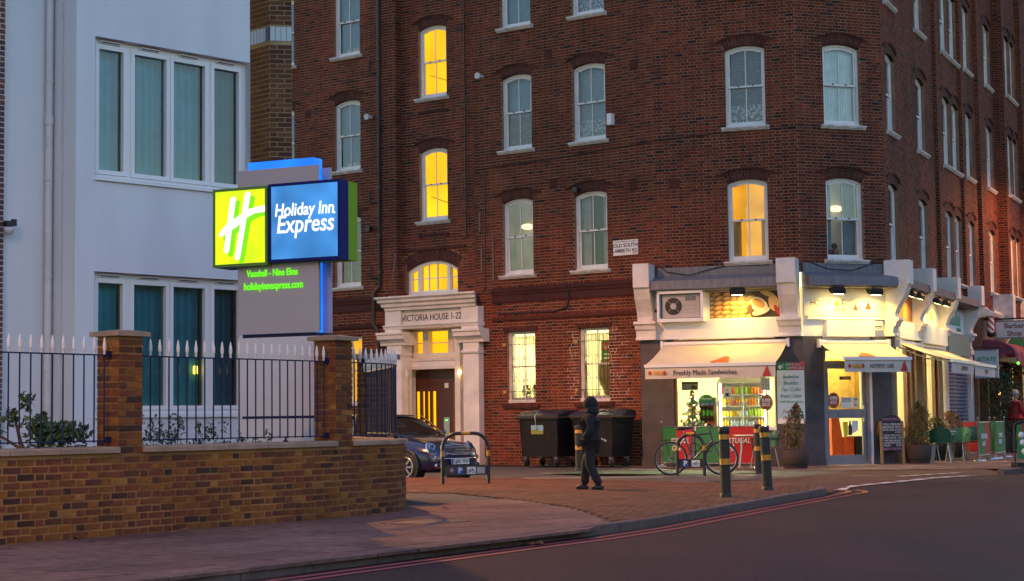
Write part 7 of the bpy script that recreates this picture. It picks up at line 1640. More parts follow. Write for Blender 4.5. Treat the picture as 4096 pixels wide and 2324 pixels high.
# wheeled refuse bins
def bin_proto(t, label, sticker):
    F = FA; o1, o0 = 1.28, .32; L = 1.14; bn = thing('wheeled_bin', label, 'bin', F.p(t+L/2, .8, 0), None, 'black wheeled refuse bins')
    q = MB(); e = .07; zb, zt = .24, 1.13
    def pt(a, b, z): g = e*(zt-z)/(zt-zb); return F.p(t+(g if a < .5 else L-g), (o1-g if b > .5 else o0+g), z)
    q.hexa([pt(0, 1, zb), pt(1, 1, zb), pt(1, 0, zb), pt(0, 0, zb), pt(0, 1, zt), pt(1, 1, zt), pt(1, 0, zt), pt(0, 0, zt)])
    for a in (.02, L-.05): q.hexa([F.p(t+a+e*(.5), o1-e+.01, zb), F.p(t+a+.03+e*(.0), o1-e+.01, zb), F.p(t+a+.03, o1-e-.02, zb), F.p(t+a+e*.5, o1-e-.02, zb), F.p(t+a, o1+.012, zt), F.p(t+a+.03, o1+.012, zt), F.p(t+a+.03, o1-.03, zt), F.p(t+a, o1-.03, zt)])
    q.fbox(F, t-.03, t+L+.03, o0-.03, o1+.03, zt, zt+.055); q.build('body', M['binplastic'], bn)
    q = MB(); pr = [(o0-.02, zt+.06), (o1+.05, zt+.06), (o1+.05, zt+.10), (o1-.15, zt+.17), (o0+.3, zt+.23), (o0-.02, zt+.20)]; q.profile(F, t-.05, t+L+.05, pr)
    for k in range(3): q.profile(F, t+.08+k*.36, t+.34+k*.36, [(o1-.02, zt+.10), (o1-.15, zt+.185), (o0+.3, zt+.245), (o0+.1, zt+.2)])
    q.build('lid', M['binlid'], bn)
    for a, o in ((.12, o1-.14), (L-.12, o1-.14), (.12, o0+.16), (L-.12, o0+.16)):
        c = Vector(F.p(t+a, o, .10)); q = MB(); u_ = Vector((F.u.x, F.u.y, 0)); q.tube([c-u_*.025, c+u_*.025], .10, 16, smooth=False); w = q.build('wheel', M['rubber'], bn)
        q = MB(); q.hexa([F.p(t+a-.04, o+.03, .10), F.p(t+a+.04, o+.03, .10), F.p(t+a+.04, o-.03, .10), F.p(t+a-.04, o-.03, .10), F.p(t+a-.05, o+.07, .24), F.p(t+a+.05, o+.07, .24), F.p(t+a+.05, o-.04, .24), F.p(t+a-.05, o-.04, .24)]); q.build('caster_fork', M['steel'], w)
    for a in (-.05, L+.0): q = MB(); q.tube([F.p(t+a+.02, o1-.2, zt-.06), F.p(t+a+.02, o0+.2, zt-.06)], .022, 8); q.build('lift_bar', M['binplastic'], bn)
    if sticker:
        q = MB(); q.hexa([F.p(t+.36, o1-.008, .78), F.p(t+.72, o1-.008, .78), F.p(t+.72, o1-.03, .78), F.p(t+.36, o1-.03, .78), F.p(t+.36, o1+.006, 1.0), F.p(t+.72, o1+.006, 1.0), F.p(t+.72, o1-.02, 1.0), F.p(t+.36, o1-.02, 1.0)]); st_ = q.build('sticker', M['stickerblue'], bn)
        q = MB(); q.hexa([F.p(t+.36, o1-.005, .782), F.p(t+.72, o1-.005, .782), F.p(t+.72, o1-.02, .782), F.p(t+.36, o1-.02, .782), F.p(t+.36, o1+.004, .89), F.p(t+.72, o1+.006, .87), F.p(t+.72, o1-.02, .87), F.p(t+.36, o1-.02, .89)]); q.build('sticker_field', M['stickergreen'], st_)
        q = MB(); q.tube([F.p(t+.52, o1-.1, zt+.20), F.p(t+.51, o1+.05, zt+.10), F.p(t+.52, o1+.035, zt-.04), F.p(t+.525, o1+.03, zt-.18)], .010, 6); q.build('chain', M['steel'], bn); q = MB(); q.fbox(F, t+.50, t+.55, o1+.01, o1+.04, zt-.24, zt-.17); q.build('padlock', M['steel'], bn)
    else:
        q = MB(); R = rng(5)
        for k in range(9): a = t+.70+k*.028; z = .62+R.uniform(-.02, .03); g = e*(zt-z)/(zt-zb); q.hexa([F.p(a, o1-g-.02, z-R.uniform(.02, .16)), F.p(a+.012, o1-g-.02, z-.03), F.p(a+.012, o1-g-.06, z-.03), F.p(a, o1-g-.06, z-.05), F.p(a, o1-g+.012, z+.02), F.p(a+.02, o1-g+.012, z+.035), F.p(a+.02, o1-g-.03, z+.03), F.p(a, o1-g-.03, z+.02)])
        q.build('paint_drips', M['whitetext'], bn, kind='stuff')
    return bn
bin_proto(-3.24, 'black wheeled refuse bin with a blue and green sticker and a chain', True); bin_proto(-1.68, 'black wheeled refuse bin with white paint drips, beside the dark pilaster', False)
# cafe barriers
def barrier(name, A, B, z0, z1, cols, label, lines=(), posts=(True, True)):
    A, B = Vector(A), Vector(B); F = Frame(A, B-A); L = (B-A).length; bz = thing(name, label, 'banner', ((A.x+B.x)/2, (A.y+B.y)/2, 0), None, 'cafe barrier banners')
    x = 0.05
    for frac, m in cols:
        x1 = x+(L-.10)*frac; q = MB(); V = []
        for i in range(7):
            t = x+(x1-x)*i/6
            for z in (z0, (z0+z1)/2, z1): V.append(F.p(t, .012*math.sin(i*1.7+z*7), z))
        q.add(V, [(3*i+j, 3*i+3+j, 3*i+4+j, 3*i+1+j) for i in range(6) for j in range(2)], 0, True); q.build('canvas_panel', M[m], bz); x = x1
    for z in (z0, z1): q = MB(); q.tube([F.p(.03, 0, z), F.p(L-.03, 0, z)], .012, 6); q.build('cross_bar', M['steel'], bz)
    for t, ok in ((0, posts[0]), (L, posts[1])):
        if not ok: continue
        q = MB(); q.lathe([(.02, .03), (.02, z1+.09), (.028, z1+.10), (.02, z1+.13), (0, z1+.14)], 10, F.p(t, 0, 0)); q.build('post', M['steel'], bz)
        q = MB(); q.lathe([(.17, 0), (.17, .01), (.12, .035), (.03, .05)], 18, F.p(t, 0, 0)); q.build('post_base', M['chrome'], bz)
    for s_, size, t, z, fit in lines: ftext('lettering', s_, size, M['whitetext'], bz, F, t*L, .020, z, fit=fit, shear=.25, bold=.004)
    return bz, F, L
b1, F1, L1 = barrier('barrier_banner', FW.p(1.12, 1.32, 0)[:2], FW.p(2.56, 1.30, 0)[:2], .09, .93, ((.58, 'bannergreen'), (.42, 'bannerred')), 'green and red cafe banner lettered PORTUGAL CAFÉ below the cafe window', (('PORTUGAL', .17, .66, .60, .72), ('CAFÉ', .17, .52, .43, .36)))
q = MB(); q.torus((0, 0, 0), .13, .012, 1, 24, 6); q.torus((0, 0, 0), .09, .03, 1, 24, 6); o = q.build('emblem', M['goldball'], b1); p_ = F1.p(.32, .022, .50); o.location = Vector(p_)-b1.location; o.rotation_euler = (0, 0, F1.ang()); o.scale = (1, .12, 1)
b2, F2_, L2 = barrier('barrier_banner', FW.p(.10, .30, 0)[:2], FW.p(1.08, 1.28, 0)[:2], .09, .93, ((.50, 'bannergreen'), (.50, 'bannerred')), 'green and red cafe banner behind the bicycle, running back to the wall', (('PORTUGAL', .16, .62, .60, .8), ('CAFÉ', .16, .5, .43, .4)))
barrier('barrier_banner', FC.p(2.17, 1.65, 0)[:2], FC.p(3.82, 1.65, 0)[:2], .13, .93, ((.55, 'bannergreen'), (.45, 'bannerred')), 'green and red banner at the kerb side of the cafe tables', (('PORTUGAL', .17, .42, .58, .9), ('CAFÉ', .16, .36, .40, .5)))
barrier('barrier_banner', FC.p(4.55, 1.65, 0)[:2], FC.p(6.05, 1.65, 0)[:2], .13, .93, ((1.0, 'bannergreen'),), 'plain green banner beyond the red and green one', (('COFFEE', .15, .45, .58, .6), ('DELI', .15, .42, .42, .5)))
barrier('barrier_banner', FC.p(6.05, .4, 0)[:2], FC.p(6.05, 1.65, 0)[:2], .13, .93, ((.5, 'bannerred'), (.5, 'bannergreen')), 'red and green end banner closing off the cafe tables', (), (True, False))
# tables and chairs
def chair_proto(loc, rotz, label):
    c = thing('cafe_chair', label, 'chair', loc, rotz, 'green cafe chairs')
    q = MB(); V = []
    for i in range(7):
        for j in range(7): u, v = i/6-.5, j/6-.5; V.append((u*.42, v*.44, .445-.02*math.cos(u*3)*math.cos(v*3)))
    q.add(V, [(i*7+j, (i+1)*7+j, (i+1)*7+j+1, i*7+j+1) for i in range(6) for j in range(6)], 0, True); q.add([(x, y, z-.02) for x, y, z in V], [(i*7+j, i*7+j+1, (i+1)*7+j+1, (i+1)*7+j) for i in range(6) for j in range(6)], 0, True); q.build('seat', M['chairgreen'], c)
    q = MB(); V = []; n = 12
    for i in range(n+1):
        a = math.pi*(.5+i/n); y = .27*math.cos(a-math.pi/2)*1.0; x = -.20-.07*math.cos((i/n-.5)*math.pi); y = (i/n-.5)*.50
        top = .84-.10*abs(i/n-.5)**2*4
        for z in (.47, .62, top): V.append((x-.10*(z-.47), y, z))
    q.add(V, [(3*i+j, 3*i+3+j, 3*i+4+j, 3*i+1+j) for i in range(n) for j in range(2)], 0, True); q.add([(x-.015, y, z) for x, y, z in V], [(3*i+j, 3*i+1+j, 3*i+4+j, 3*i+3+j) for i in range(n) for j in range(2)], 0, True); q.build('backrest', M['chairgreen'], c)
    for sy in (-1, 1): q = MB(); q.tube([(-.26, sy*.25, .66), (.0, sy*.28, .66), (.17, sy*.27, .64), (.19, sy*.25, .45)], [.02, .022, .022, .015], 8); q.build('armrest', M['chairgreen'], c)
    for sx, sy in ((.19, -.2), (.19, .2), (-.2, -.19), (-.2, .19)): q = MB(); q.tube([(sx*.9, sy*.9, .44), (sx*1.25, sy*1.2, 0)], .013, 8); q.build('leg', M['steel'], c)
    return c
C0 = chair_proto(Cg(.78, 1.02), FC.ang()+.1, 'green cafe chair at the near table with its back to the chalkboard side')
dup(C0, Cg(2.35, 1.12), FC.ang()+math.pi-.2, 'green cafe chair facing the chalkboard across the near table'); dup(C0, Cg(3.9, 1.20), FC.ang()+math.pi, 'green cafe chair by the red and green kerb banner'); dup(C0, Cg(2.2, .42), FC.ang()-1.2, 'green cafe chair with its back to the side window')
dup(C0, (5.55, 38.95, 0), rad(195), 'green cafe chair half hidden behind the bollards and the conifer barrel'); 
def table_proto(loc, label):
    t = thing('cafe_table', label, 'table', loc, 0., 'round cafe tables'); q = MB(); q.lathe([(0, .705), (.34, .705), (.35, .715), (.35, .728), (.34, .735), (0, .735)], 24); q.build('tabletop', M['steel'], t)
    for k in range(4): a = k*math.pi/2+.5; q = MB(); q.tube([(.20*math.cos(a), .20*math.sin(a), .70), (.22*math.cos(a), .22*math.sin(a), .4), (.30*math.cos(a), .30*math.sin(a), 0)], .015, 8); q.build('leg', M['steel'], t)
    return t
T0 = table_proto(Cg(1.57, .88), 'metal topped cafe table nearer the door'); dup(T0, Cg(3.1, 1.0), .3, 'metal topped cafe table farther from the door')
dup(T0, (5.25, 39.35, 0), .2, 'metal cafe table behind the Portugal banner')
# chalkboard
cbA, cbB = Vector((8.62, 41.18)), Vector((9.20, 41.36)); F = Frame(cbA, cbB-cbA); L = (cbB-cbA).length
cb = thing('chalkboard', 'arched black chalkboard easel with TODAYS SPECIAL written in chalk', 'chalkboard', ((cbA.x+cbB.x)/2, (cbA.y+cbB.y)/2, 0), None)
LEAN = .20
def cp(t, z, d=0.): return F.p(t-.10*(z-1.0)*-1*0-.09*(1-z), -.05-LEAN*(z-.0)+.18+d, z)
q = MB(); P = [(.05, .30), (L-.05, .30), (L-.05, 1.02)]+[(L/2+(L/2-.05)*math.cos(k*math.pi/10), 1.02+.12*math.sin(k*math.pi/10)) for k in range(1, 10)]+[(.05, 1.02)]
q.prism([cp(t, z, .012) for t, z in P], [cp(t, z, -.012) for t, z in P]); q.build('board', M['chalkblack'], cb)
for t in (.02, L-.02): q = MB(); q.hexa([cp(t-.03, 0, .02), cp(t+.03, 0, .02), cp(t+.03, 0, -.02), cp(t-.03, 0, -.02), cp(t-.03, 1.0, .02), cp(t+.03, 1.0, .02), cp(t+.03, 1.0, -.02), cp(t-.03, 1.0, -.02)]); q.build('frame_post', M['pine'], cb)
for t in (.03, L-.03): q = MB(); q.hexa([F.p(t-.11, -.38, 0), F.p(t-.05, -.38, 0), F.p(t-.05, -.42, 0), F.p(t-.11, -.42, 0), F.p(t-.03, -.06, 1.0), F.p(t+.03, -.06, 1.0), F.p(t+.03, -.1, 1.0), F.p(t-.03, -.1, 1.0)]); q.build('rear_leg', M['pine'], cb)
uu = Vector(cp(.5, .6))-Vector(cp(.2, .6)); uu.normalize(); vv = Vector(cp(.3, .9))-Vector(cp(.3, .5)); vv.normalize()
for s_, z, size, m_, fit in (("TODAY'S SPECIAL", 1.04, .085, 'pinktext', .50), ('* FULL ENGLISH', .92, .08, 'whitetext', .52), ('BREAKFAST WITH', .85, .07, 'whitetext', .48), ('TEA OR COFFEE & TOAST', .79, .06, 'whitetext', .50), ('£5.50', .735, .06, 'whitetext', .15), ('* PREGO STEAK WITH', .66, .06, 'whitetext', .46), ('CHEESE & SALAD - £6.00', .605, .055, 'whitetext', .50), ('* PERI PERI GRILLED', .54, .06, 'whitetext', .46), ('CHICKEN WITH CHIPS &', .485, .055, 'whitetext', .46), ('SALAD -       £5.99', .43, .06, 'whitetext', .46), ('ENJOY YOUR MEAL', .35, .07, 'pinktext', .50)):
    p_ = cp(L/2+(.16 if s_[0] == '£' else 0), z, .0135); text('chalk_lettering', s_, size, M[m_], cb, p_, uu, vv, ext=.0005, fit=fit)
# A-board at the right edge
abd = thing('pavement_sign', 'green swinging pavement sign with pictures of food plates at the right edge', 'pavement sign', (11.0, 37.55, 0), rad(6))
q = MB(); q.box(-.33, .40, -.18, .18, 0, .10); q.build('base', M['black'], abd)
q = MB(); r = .10; pts = [(-.31, 0, .10), (-.31, 0, .86), (-.28, 0, .93), (-.2, 0, .96), (.27, 0, .96), (.35, 0, .93), (.38, 0, .86), (.38, 0, .10)]; q.tube(pts, .018, 8); q.build('frame', M['black'], abd)
q = MB(); q.box(-.25, .33, -.015, .015, .17, .90); q.build('panel', M['bannergreen'], abd); q = MB(); q.box(-.15, .33, -.018, -.015, .76, .895); q.build('red_heading', M['redtext'], abd)
for x, z, m_ in ((-.16, .68, 'upvc'), (-.13, .52, 'upvc'), (-.10, .33, 'upvc'), (.12, .66, 'crust'), (.12, .48, 'crust'), (.10, .30, 'coffeebrown')): q = MB(); q.lathe([(0, 0), (.07, 0), (.07, .003), (0, .003)], 14); o = q.build('plate_picture', M[m_], abd); o.rotation_euler = (rad(90), 0, 0); o.location = (x, -.016, z)
# ================================================================== PARKED CAR (front three quarter view)
car = thing('parked_car', 'dark blue small hatchback parked by the entrance with chrome grille and round headlamps', 'car', (-1.15, 36.0, -.105), math.atan2(-.65, .76))
def loft(name, st, m, parent, sub=2):
    q = MB(); n = len(st[0][1])
    for x, P in st: q.v += [(x, y, z) for y, z in P]
    for i in range(len(st)-1):
        for k in range(n-1): q.f.append((i*n+k, i*n+k+1, (i+1)*n+k+1, (i+1)*n+k)); q.mi.append(0); q.sm.append(True)
    q.f.append(tuple(range(n))); q.mi.append(0); q.sm.append(True); q.f.append(tuple(range((len(st)-1)*n+n-1, (len(st)-1)*n-1, -1))); q.mi.append(0); q.sm.append(True)
    o = q.build(name, m, parent)
    bm = bmesh.new(); bm.from_mesh(o.data); bmesh.ops.recalc_face_normals(bm, faces=bm.faces); bm.to_mesh(o.data); bm.free()
    if sub: md = o.modifiers.new('s', 'SUBSURF'); md.levels = sub; md.render_levels = sub
    return o
def sec(hw, zb, zt, crown=.03, sh=.9):
    H = [(.0, zb), (hw*.55, zb), (hw*.93, zb+.02), (hw, zb+.14), (hw, (zb+zt)/2+.02), (hw*.985, zt-.14), (hw*sh, zt-.03), (hw*.6, zt+crown*.6), (0, zt+crown)]
    return [(-y, z) for y, z in H[::-1]][:-1]+H
ST_ = [(0.02, sec(.52, .30, .56)), (-.02, sec(.60, .24, .62)), (-.10, sec(.70, .20, .69)), (-.25, sec(.79, .18, .765, .04, .80)), (-.50, sec(.83, .18, .82, .05, .80)), (-.85, sec(.84, .18, .88, .05, .84)), (-1.15, sec(.845, .18, .93, .03, .9)), (-1.9, sec(.845, .18, .95, .02, .92)), (-2.9, sec(.84, .18, .97, .02, .92)), (-3.35, sec(.82, .2, .96, .02, .9)), (-3.55, sec(.76, .24, .90)), (-3.63, sec(.66, .3, .8))]
loft('body', ST_, M['carblue'], car)
def gsec(hw0, hw1, z0, z1): H = [(hw0, z0), (hw0*.985, z0+.02), ((hw0+hw1)/2+.01, (z0+z1)/2), (hw1, z1-.03), (hw1*.85, z1), (0, z1+.015)]; return H+[(-y, z) for y, z in H[::-1]][1:]
loft('glasshouse', [(-1.02, gsec(.70, .69, .90, .945)), (-1.25, gsec(.73, .68, .92, 1.10)), (-1.50, gsec(.745, .63, .93, 1.27)), (-1.68, gsec(.75, .61, .93, 1.345)), (-2.3, gsec(.76, .61, .94, 1.375)), (-3.0, gsec(.75, .60, .95, 1.355)), (-3.35, gsec(.72, .58, .95, 1.28)), (-3.5, gsec(.66, .56, .94, 1.08))], M['carglass'], car)
loft('roof', [(-1.60, [(-.60, 1.345), (-.45, 1.362), (0, 1.372), (.45, 1.362), (.60, 1.345)]), (-1.70, [(-.635, 1.345), (-.45, 1.39), (0, 1.402), (.45, 1.39), (.635, 1.345)]), (-2.4, [(-.64, 1.35), (-.45, 1.405), (0, 1.42), (.45, 1.405), (.64, 1.35)]), (-3.1, [(-.62, 1.33), (-.45, 1.38), (0, 1.395), (.45, 1.38), (.62, 1.33)]), (-3.42, [(-.56, 1.25), (-.4, 1.29), (0, 1.30), (.4, 1.29), (.56, 1.25)])], M['carroof'], car)
for sy in (-1, 1):
    q = MB(); q.tube([(-1.04, sy*.715, .93), (-1.30, sy*.70, 1.13), (-1.64, sy*.625, 1.352)], [.028, .024, .026], 8); q.build('windscreen_pillar', M['black'], car)
    q = MB(); q.tube([(-2.25, sy*.775, .95), (-2.3, sy*.635, 1.35)], .028, 8); q.build('door_pillar', M['black'], car)
    q = MB(); q.ball((-1.28, sy*.91, 1.00), .10, 10, 0, (.6, 1.1, .75)); q.tube([(-1.25, sy*.78, .97), (-1.27, sy*.88, .98)], .02, 6); q.build('door_mirror', M['carblue'], car)
    # headlamp: chrome ring, reflector, clear lens
    c = Vector((-.165, sy*.585, .665)); d = Vector((.80, sy*.30, .50)).normalized(); up_ = Vector((-.5, 0, .86)); a_ = d.cross(up_).normalized(); b_ = a_.cross(d).normalized()
    def oval(ra, rb, off): return [c+d*off+a_*ra*math.cos(2*math.pi*k/24)+b_*rb*math.sin(2*math.pi*k/24) for k in range(24)]
    q = MB(); A, B = oval(.145, .185, .0), oval(.128, .166, .028)
    for k in range(24): q.add([A[k], A[(k+1) % 24], B[(k+1) % 24], B[k]], [(0, 1, 2, 3)], 0, True)
    q.add(oval(.146, .186, -.06), [tuple(range(24))]); hl = q.build('headlight', M['chrome'], car)
    q = MB(); q.add(oval(.128, .166, .005), [tuple(range(24))]); q.build('reflector', M['steel'], hl)
    for e, r in ((.045, .06), (-.06, .045)): q = MB(); cc = c+d*.01+b_*e; q.tube([cc, cc+d*.03], r, 16, smooth=False); q.build('lamp_bowl', M['chrome'], hl); q = MB(); q.tube([cc+d*.03, cc+d*.034], r*.72, 14, smooth=False); q.build('lamp_lens', M['carglass'], hl)
    q = MB(); V = []
    for j in range(5):
        f = j/4; V += [c+d*(.028+.03*math.sqrt(max(0, 1-f*f)))+a_*.128*f*math.cos(2*math.pi*k/24)+b_*.166*f*math.sin(2*math.pi*k/24) for k in range(24)]
    q.add(V, [(j*24+k, j*24+(k+1) % 24, (j+1)*24+(k+1) % 24, (j+1)*24+k) for j in range(4) for k in range(24)], 0, True); q.build('headlamp_lens', M['glass'], hl)
    for z, r in ((.50, .045), (.335, .05)):
        x = -.045 if z > .4 else -.02; q = MB(); q.tube([(x-.02, sy*.60, z), (x+.035, sy*.60, z)], [r*1.1, r], 14, smooth=False); fg = q.build('fog_lamp', M['chrome'], car); q = MB(); q.tube([(x+.035, sy*.60, z), (x+.038, sy*.60, z)], r*.72, 12, smooth=False); q.build('lamp_lens', M['orangeglass'] if z > .4 else M['carglass'], fg)
q = MB()
for z, hw in ((.585, .40), (.64, .43), (.70, .40)): q.tube([(-.02-.14*(z-.56)*3, -hw, z), (.045-.35*(z-.56), 0, z+.005), (-.02-.14*(z-.56)*3, hw, z)], .008, 6)
q.build('grille_slat', M['chrome'], car)
q = MB(); q.tube([(-.05, -.44, .60), (.055, -.2, .555), (.06, .2, .555), (-.05, .44, .60), (-.11, .40, .73), (-.03, 0, .755), (-.11, -.40, .73), (-.05, -.44, .60)], .012, 6); q.build('grille_surround', M['chrome'], car)
q = MB(); q.add([(-.03, -.42, .60), (.046, -.2, .565), (.05, .2, .565), (-.03, .42, .60), (-.08, .38, .72), (-.02, 0, .74), (-.08, -.38, .72)], [tuple(range(7))]); q.build('grille_opening', M['black'], car)
q = MB(); q.tube([(-.06, -.70, .475), (.052, -.42, .475), (.062, 0, .475), (.052, .42, .475), (-.06, .70, .475)], .014, 6); q.build('bumper_trim', M['chrome'], car)
q = MB(); q.box(.03, .052, -.42, .42, .25, .345); q.build('air_intake', M['black'], car)
q = MB(); q.box(.055, .072, -.26, .26, .355, .465); pl = q.build('number_plate', M['whitetext'], car); q = MB(); q.box(.072, .0735, -.26, -.21, .357, .463); q.build('plate_band', M['bluesign'], pl)
text('plate_lettering', 'LJ05 YFX', .10, M['blacktext'], pl, (.0735, .025, .409), (0, 1, 0), (0, 0, 1), ext=.0008, fit=.42, bold=.002)
q = MB(); q.ball((-.14, 0, .775), .035, 8, 0, (1, 1, .5)); q.tube([(-.14, -.10, .785), (-.13, 0, .785), (-.14, .10, .785)], .010, 6); q.build('bonnet_badge', M['chrome'], car)
for x in (-.66, -3.13):
    for sy in (-1, 1):
        q = MB(); q.torus((x, sy*.80, .305), .235, .068, 1, 32, 10); w = q.build('wheel', M['rubber'], car)
        q = MB(); q.tube([(x, sy*.78, .305), (x, sy*.872, .305)], [.05, .05], 10)
        for k in range(7): a = 2*math.pi*k/7; q.tube([(x, sy*.868, .305), (x+.20*math.cos(a), sy*.862, .305+.20*math.sin(a))], [.03, .02], 6)
        q.torus((x, sy*.856, .305), .20, .02, 1, 28, 6); q.build('rim', M['steel'], w)
        q = MB(); V = [(x+.345*math.cos(math.pi*k/16), sy*(.842+.012), .305+.345*math.sin(math.pi*k/16)) for k in range(17)]; q.tube(V, .022, 6); q.build('arch_trim', M['black'], car)
        q = MB(); q.tube([(x, sy*.60, .31), (x, sy*.849, .31)], .33, 24, smooth=False); q.build('wheel_well', M['black'], car)
q = MB(); q.tube([(-1.1, -.35, .965), (-1.17, .10, 1.04)], .008, 5); q.tube([(-1.1, .30, .965), (-1.17, .68, 1.03)], .008, 5); q.build('wiper', M['black'], car)
q = MB(); q.tube([(-1.75, 0, 1.41), (-1.98, 0, 1.62)], [.008, .003], 5); q.build('aerial', M['black'], car)

# ================================================================== PEOPLE
def skin_mesh(name, verts, edges, radii, m, parent, root=0, sub=1):
    me = bpy.data.meshes.new(name); me.from_pydata(verts, edges, []); o = bpy.data.objects.new(name, me); COL.objects.link(o)
    if parent: o.parent = parent
    me.materials.append(m); bm = bmesh.new(); bm.from_mesh(me); L = bm.verts.layers.skin.verify(); bm.verts.ensure_lookup_table()
    for i, v in enumerate(bm.verts): r = radii[i]; v[L].radius = r if isinstance(r, tuple) else (r, r); v[L].use_root = (i == root)
    bm.to_mesh(me); bm.free()
    md = o.modifiers.new('skin', 'SKIN'); md.use_smooth_shade = True; md.branch_smoothing = .6; s = o.modifiers.new('sub', 'SUBSURF'); s.levels = sub; s.render_levels = sub
    return o
class Chain:
    def __init__(s): s.v = []; s.e = []; s.r = []
    def add(s, pts, rs, root=None):
        prev = root; ids = []
        for p, r in zip(pts, rs):
            s.v.append(tuple(p)); s.r.append(r); i = len(s.v)-1
            if prev is not None: s.e.append((prev, i))
            prev = i; ids.append(i)
        return ids
def person(label, loc, rotz, H, skin, hair, coat, legs, shoes, stride, arm, hood=False, bulk=1.):
    """local frame: +y is the way the person faces; joints given for a 1.72 m figure"""
    p = thing('person', label, 'person', loc, rotz); k = H/1.72; V = lambda x, y, z: (x*k, y*k, z*k); R_ = lambda *a: [r*k for r in a]
    hipz = .88; (fl, kl), (fr, kr) = stride      # foot y, knee y for left and right
    b = Chain(); sp_ = b.add([V(0, 0, hipz), V(0, -.01, 1.05), V(0, .0, 1.25), V(0, .0, 1.40), V(0, .02, 1.48)], R_(.13, .12, .135, .10, .052))
    hd = b.add([V(0, .04, 1.56), V(0, .045, 1.65)], R_(.085, .078), sp_[-1])
    joints = {}
    for s, f, kn in ((-1, fl, kl), (1, fr, kr)):
        lift = .0; b.add([V(s*.09, 0, .84), V(s*.10, kn, .47), V(s*.10, f-.02, .09), V(s*.105, f+.10, .045)], R_(.085, .058, .042, .038), sp_[0])
    for s, (ey, wy, wz) in ((-1, arm[0]), (1, arm[1])):
        ids = b.add([V(s*.18, 0, 1.39), V(s*.24, ey, 1.13), V(s*.22, wy, wz)], R_(.058, .045, .033), sp_[3])
        dy, dz = wy-ey, wz-1.13; L = math.hypot(dy, dz); dy, dz = dy/L, dz/L
        pm = b.add([V(s*.22, wy+dy*.05, wz+dz*.05)], R_(.034), ids[-1])
        for q, (off, ln_) in enumerate(((-.028, .075), (-.009, .085), (.010, .08), (.027, .062))):
            b.add([V(s*.22+off*.3, wy+dy*.09+off, wz+dz*.09), V(s*.215+off*.3, wy+dy*(.09+ln_*.6)+off, wz+dz*(.09+ln_*.6)), V(s*.20+off*.3, wy+dy*(.09+ln_)+off+.01, wz+dz*(.09+ln_))], R_(.0095, .009, .0075), pm[0])
        b.add([V(s*.20, wy+dy*.03+.035, wz+dz*.04), V(s*.195, wy+dy*.08+.05, wz+dz*.08)], R_(.011, .009), pm[0])
    body = skin_mesh('body', b.v, b.e, b.r, skin, p)
    # face: nose, eyes, ears, mouth
    q = MB(); q.ball(V(0, .128, 1.60), .018*k, 6, 0, (.8, 1.2, 1.2)); q.build('nose', skin, p)
    for s in (-1, 1): q = MB(); q.ball(V(s*.032, .118, 1.635), .010*k, 6); q.build('eye', M['black'], p); q = MB(); q.ball(V(s*.083, .035, 1.615), .026*k, 6, 0, (.4, .8, 1.2)); q.build('ear', skin, p)
    q = MB(); q.ball(V(0, .115, 1.565), .022*k, 6, 0, (1.1, .4, .3)); q.build('mouth', M['mouth'], p)
    if hood:
        q = MB(); q.ball(V(0, .0, 1.63), .135*k, 12, 0, (1., 1.05, 1.15)); q.ball(V(0, -.03, 1.50), .15*k, 10, 0, (1.15, .9, .8)); q.build('hood', coat, p)
    else:
        q = MB(); V_ = []; n = 14; 
        for i in range(9):
            th = math.pi*.56*i/8
            for j in range(n):
                a = 2*math.pi*j/n; front = max(0, math.sin(a)); t2 = th*(1-.38*front); V_.append(V(.101*math.sin(t2)*math.cos(a), .03+.112*math.sin(t2)*math.sin(a), 1.635+.118*math.cos(t2)))
        q.add(V_, [(i*n+j, i*n+(j+1) % n, (i+1)*n+(j+1) % n, (i+1)*n+j) for i in range(8) for j in range(n)], 0, True); q.build('hair', hair, p)
    c = Chain(); cs = c.add([V(0, 0, .80 if bulk == 1 else .62), V(0, 0, .95), V(0, -.01, 1.10), V(0, .0, 1.27), V(0, 0, 1.41), V(0, .01, 1.475)], [(r*k*1.2*bulk, r*k*bulk) for r in (.16, .155, .145, .155, .12, .075)])
    for s, (ey, wy, wz) in ((-1, arm[0]), (1, arm[1])): c.add([V(s*.185, 0, 1.39), V(s*.245, ey, 1.13), V(s*.225, wy*.97, wz+.03)], R_(.078*bulk, .066*bulk, .056*bulk), cs[4])
    skin_mesh('jacket', c.v, c.e, c.r, coat, p, 2)
    t = Chain(); ts = t.add([V(0, 0, .90)], R_(.15))
    for s, f, kn in ((-1, fl, kl), (1, fr, kr)): t.add([V(s*.09, 0, .82), V(s*.10, kn, .47), V(s*.10, f-.02, .08)], R_(.10*bulk, .076*bulk, .066*bulk), ts[0])
    skin_mesh('trousers', t.v, t.e, t.r, legs, p)
    for s, f in ((-1, fl), (1, fr)): q = MB(); q.ball(V(s*.102, f+.03, .05), .075*k, 10, 0, (.62, 1.75, .66)); q.box((s*.102-.045)*k, (s*.102+.045)*k, (f-.09)*k, (f+.15)*k, 0, .02*k); q.build('shoe', shoes, p)
    return p
person('short person in a dark hooded coat striding past the refuse bins', (1.25, 28.45, 0), rad(78), 1.46, M['glove'], M['hairdark'], M['coatdark'], M['trouserdark'], M['shoeblack'], ((-.16, .02), (.17, .13)), ((-.05, .10, .95), (.04, .16, .98)), hood=True, bulk=1.28)
person('grey haired person in a red jacket standing beyond the green banner, back half turned', (14.55, 50.9, 0), rad(-60), 1.80, M['skin'], M['hairgrey'], M['coatred'], M['trousergrey'], M['shoeblack'], ((-.02, .02), (.06, .05)), ((.02, .16, .98), (.02, .18, .98)))

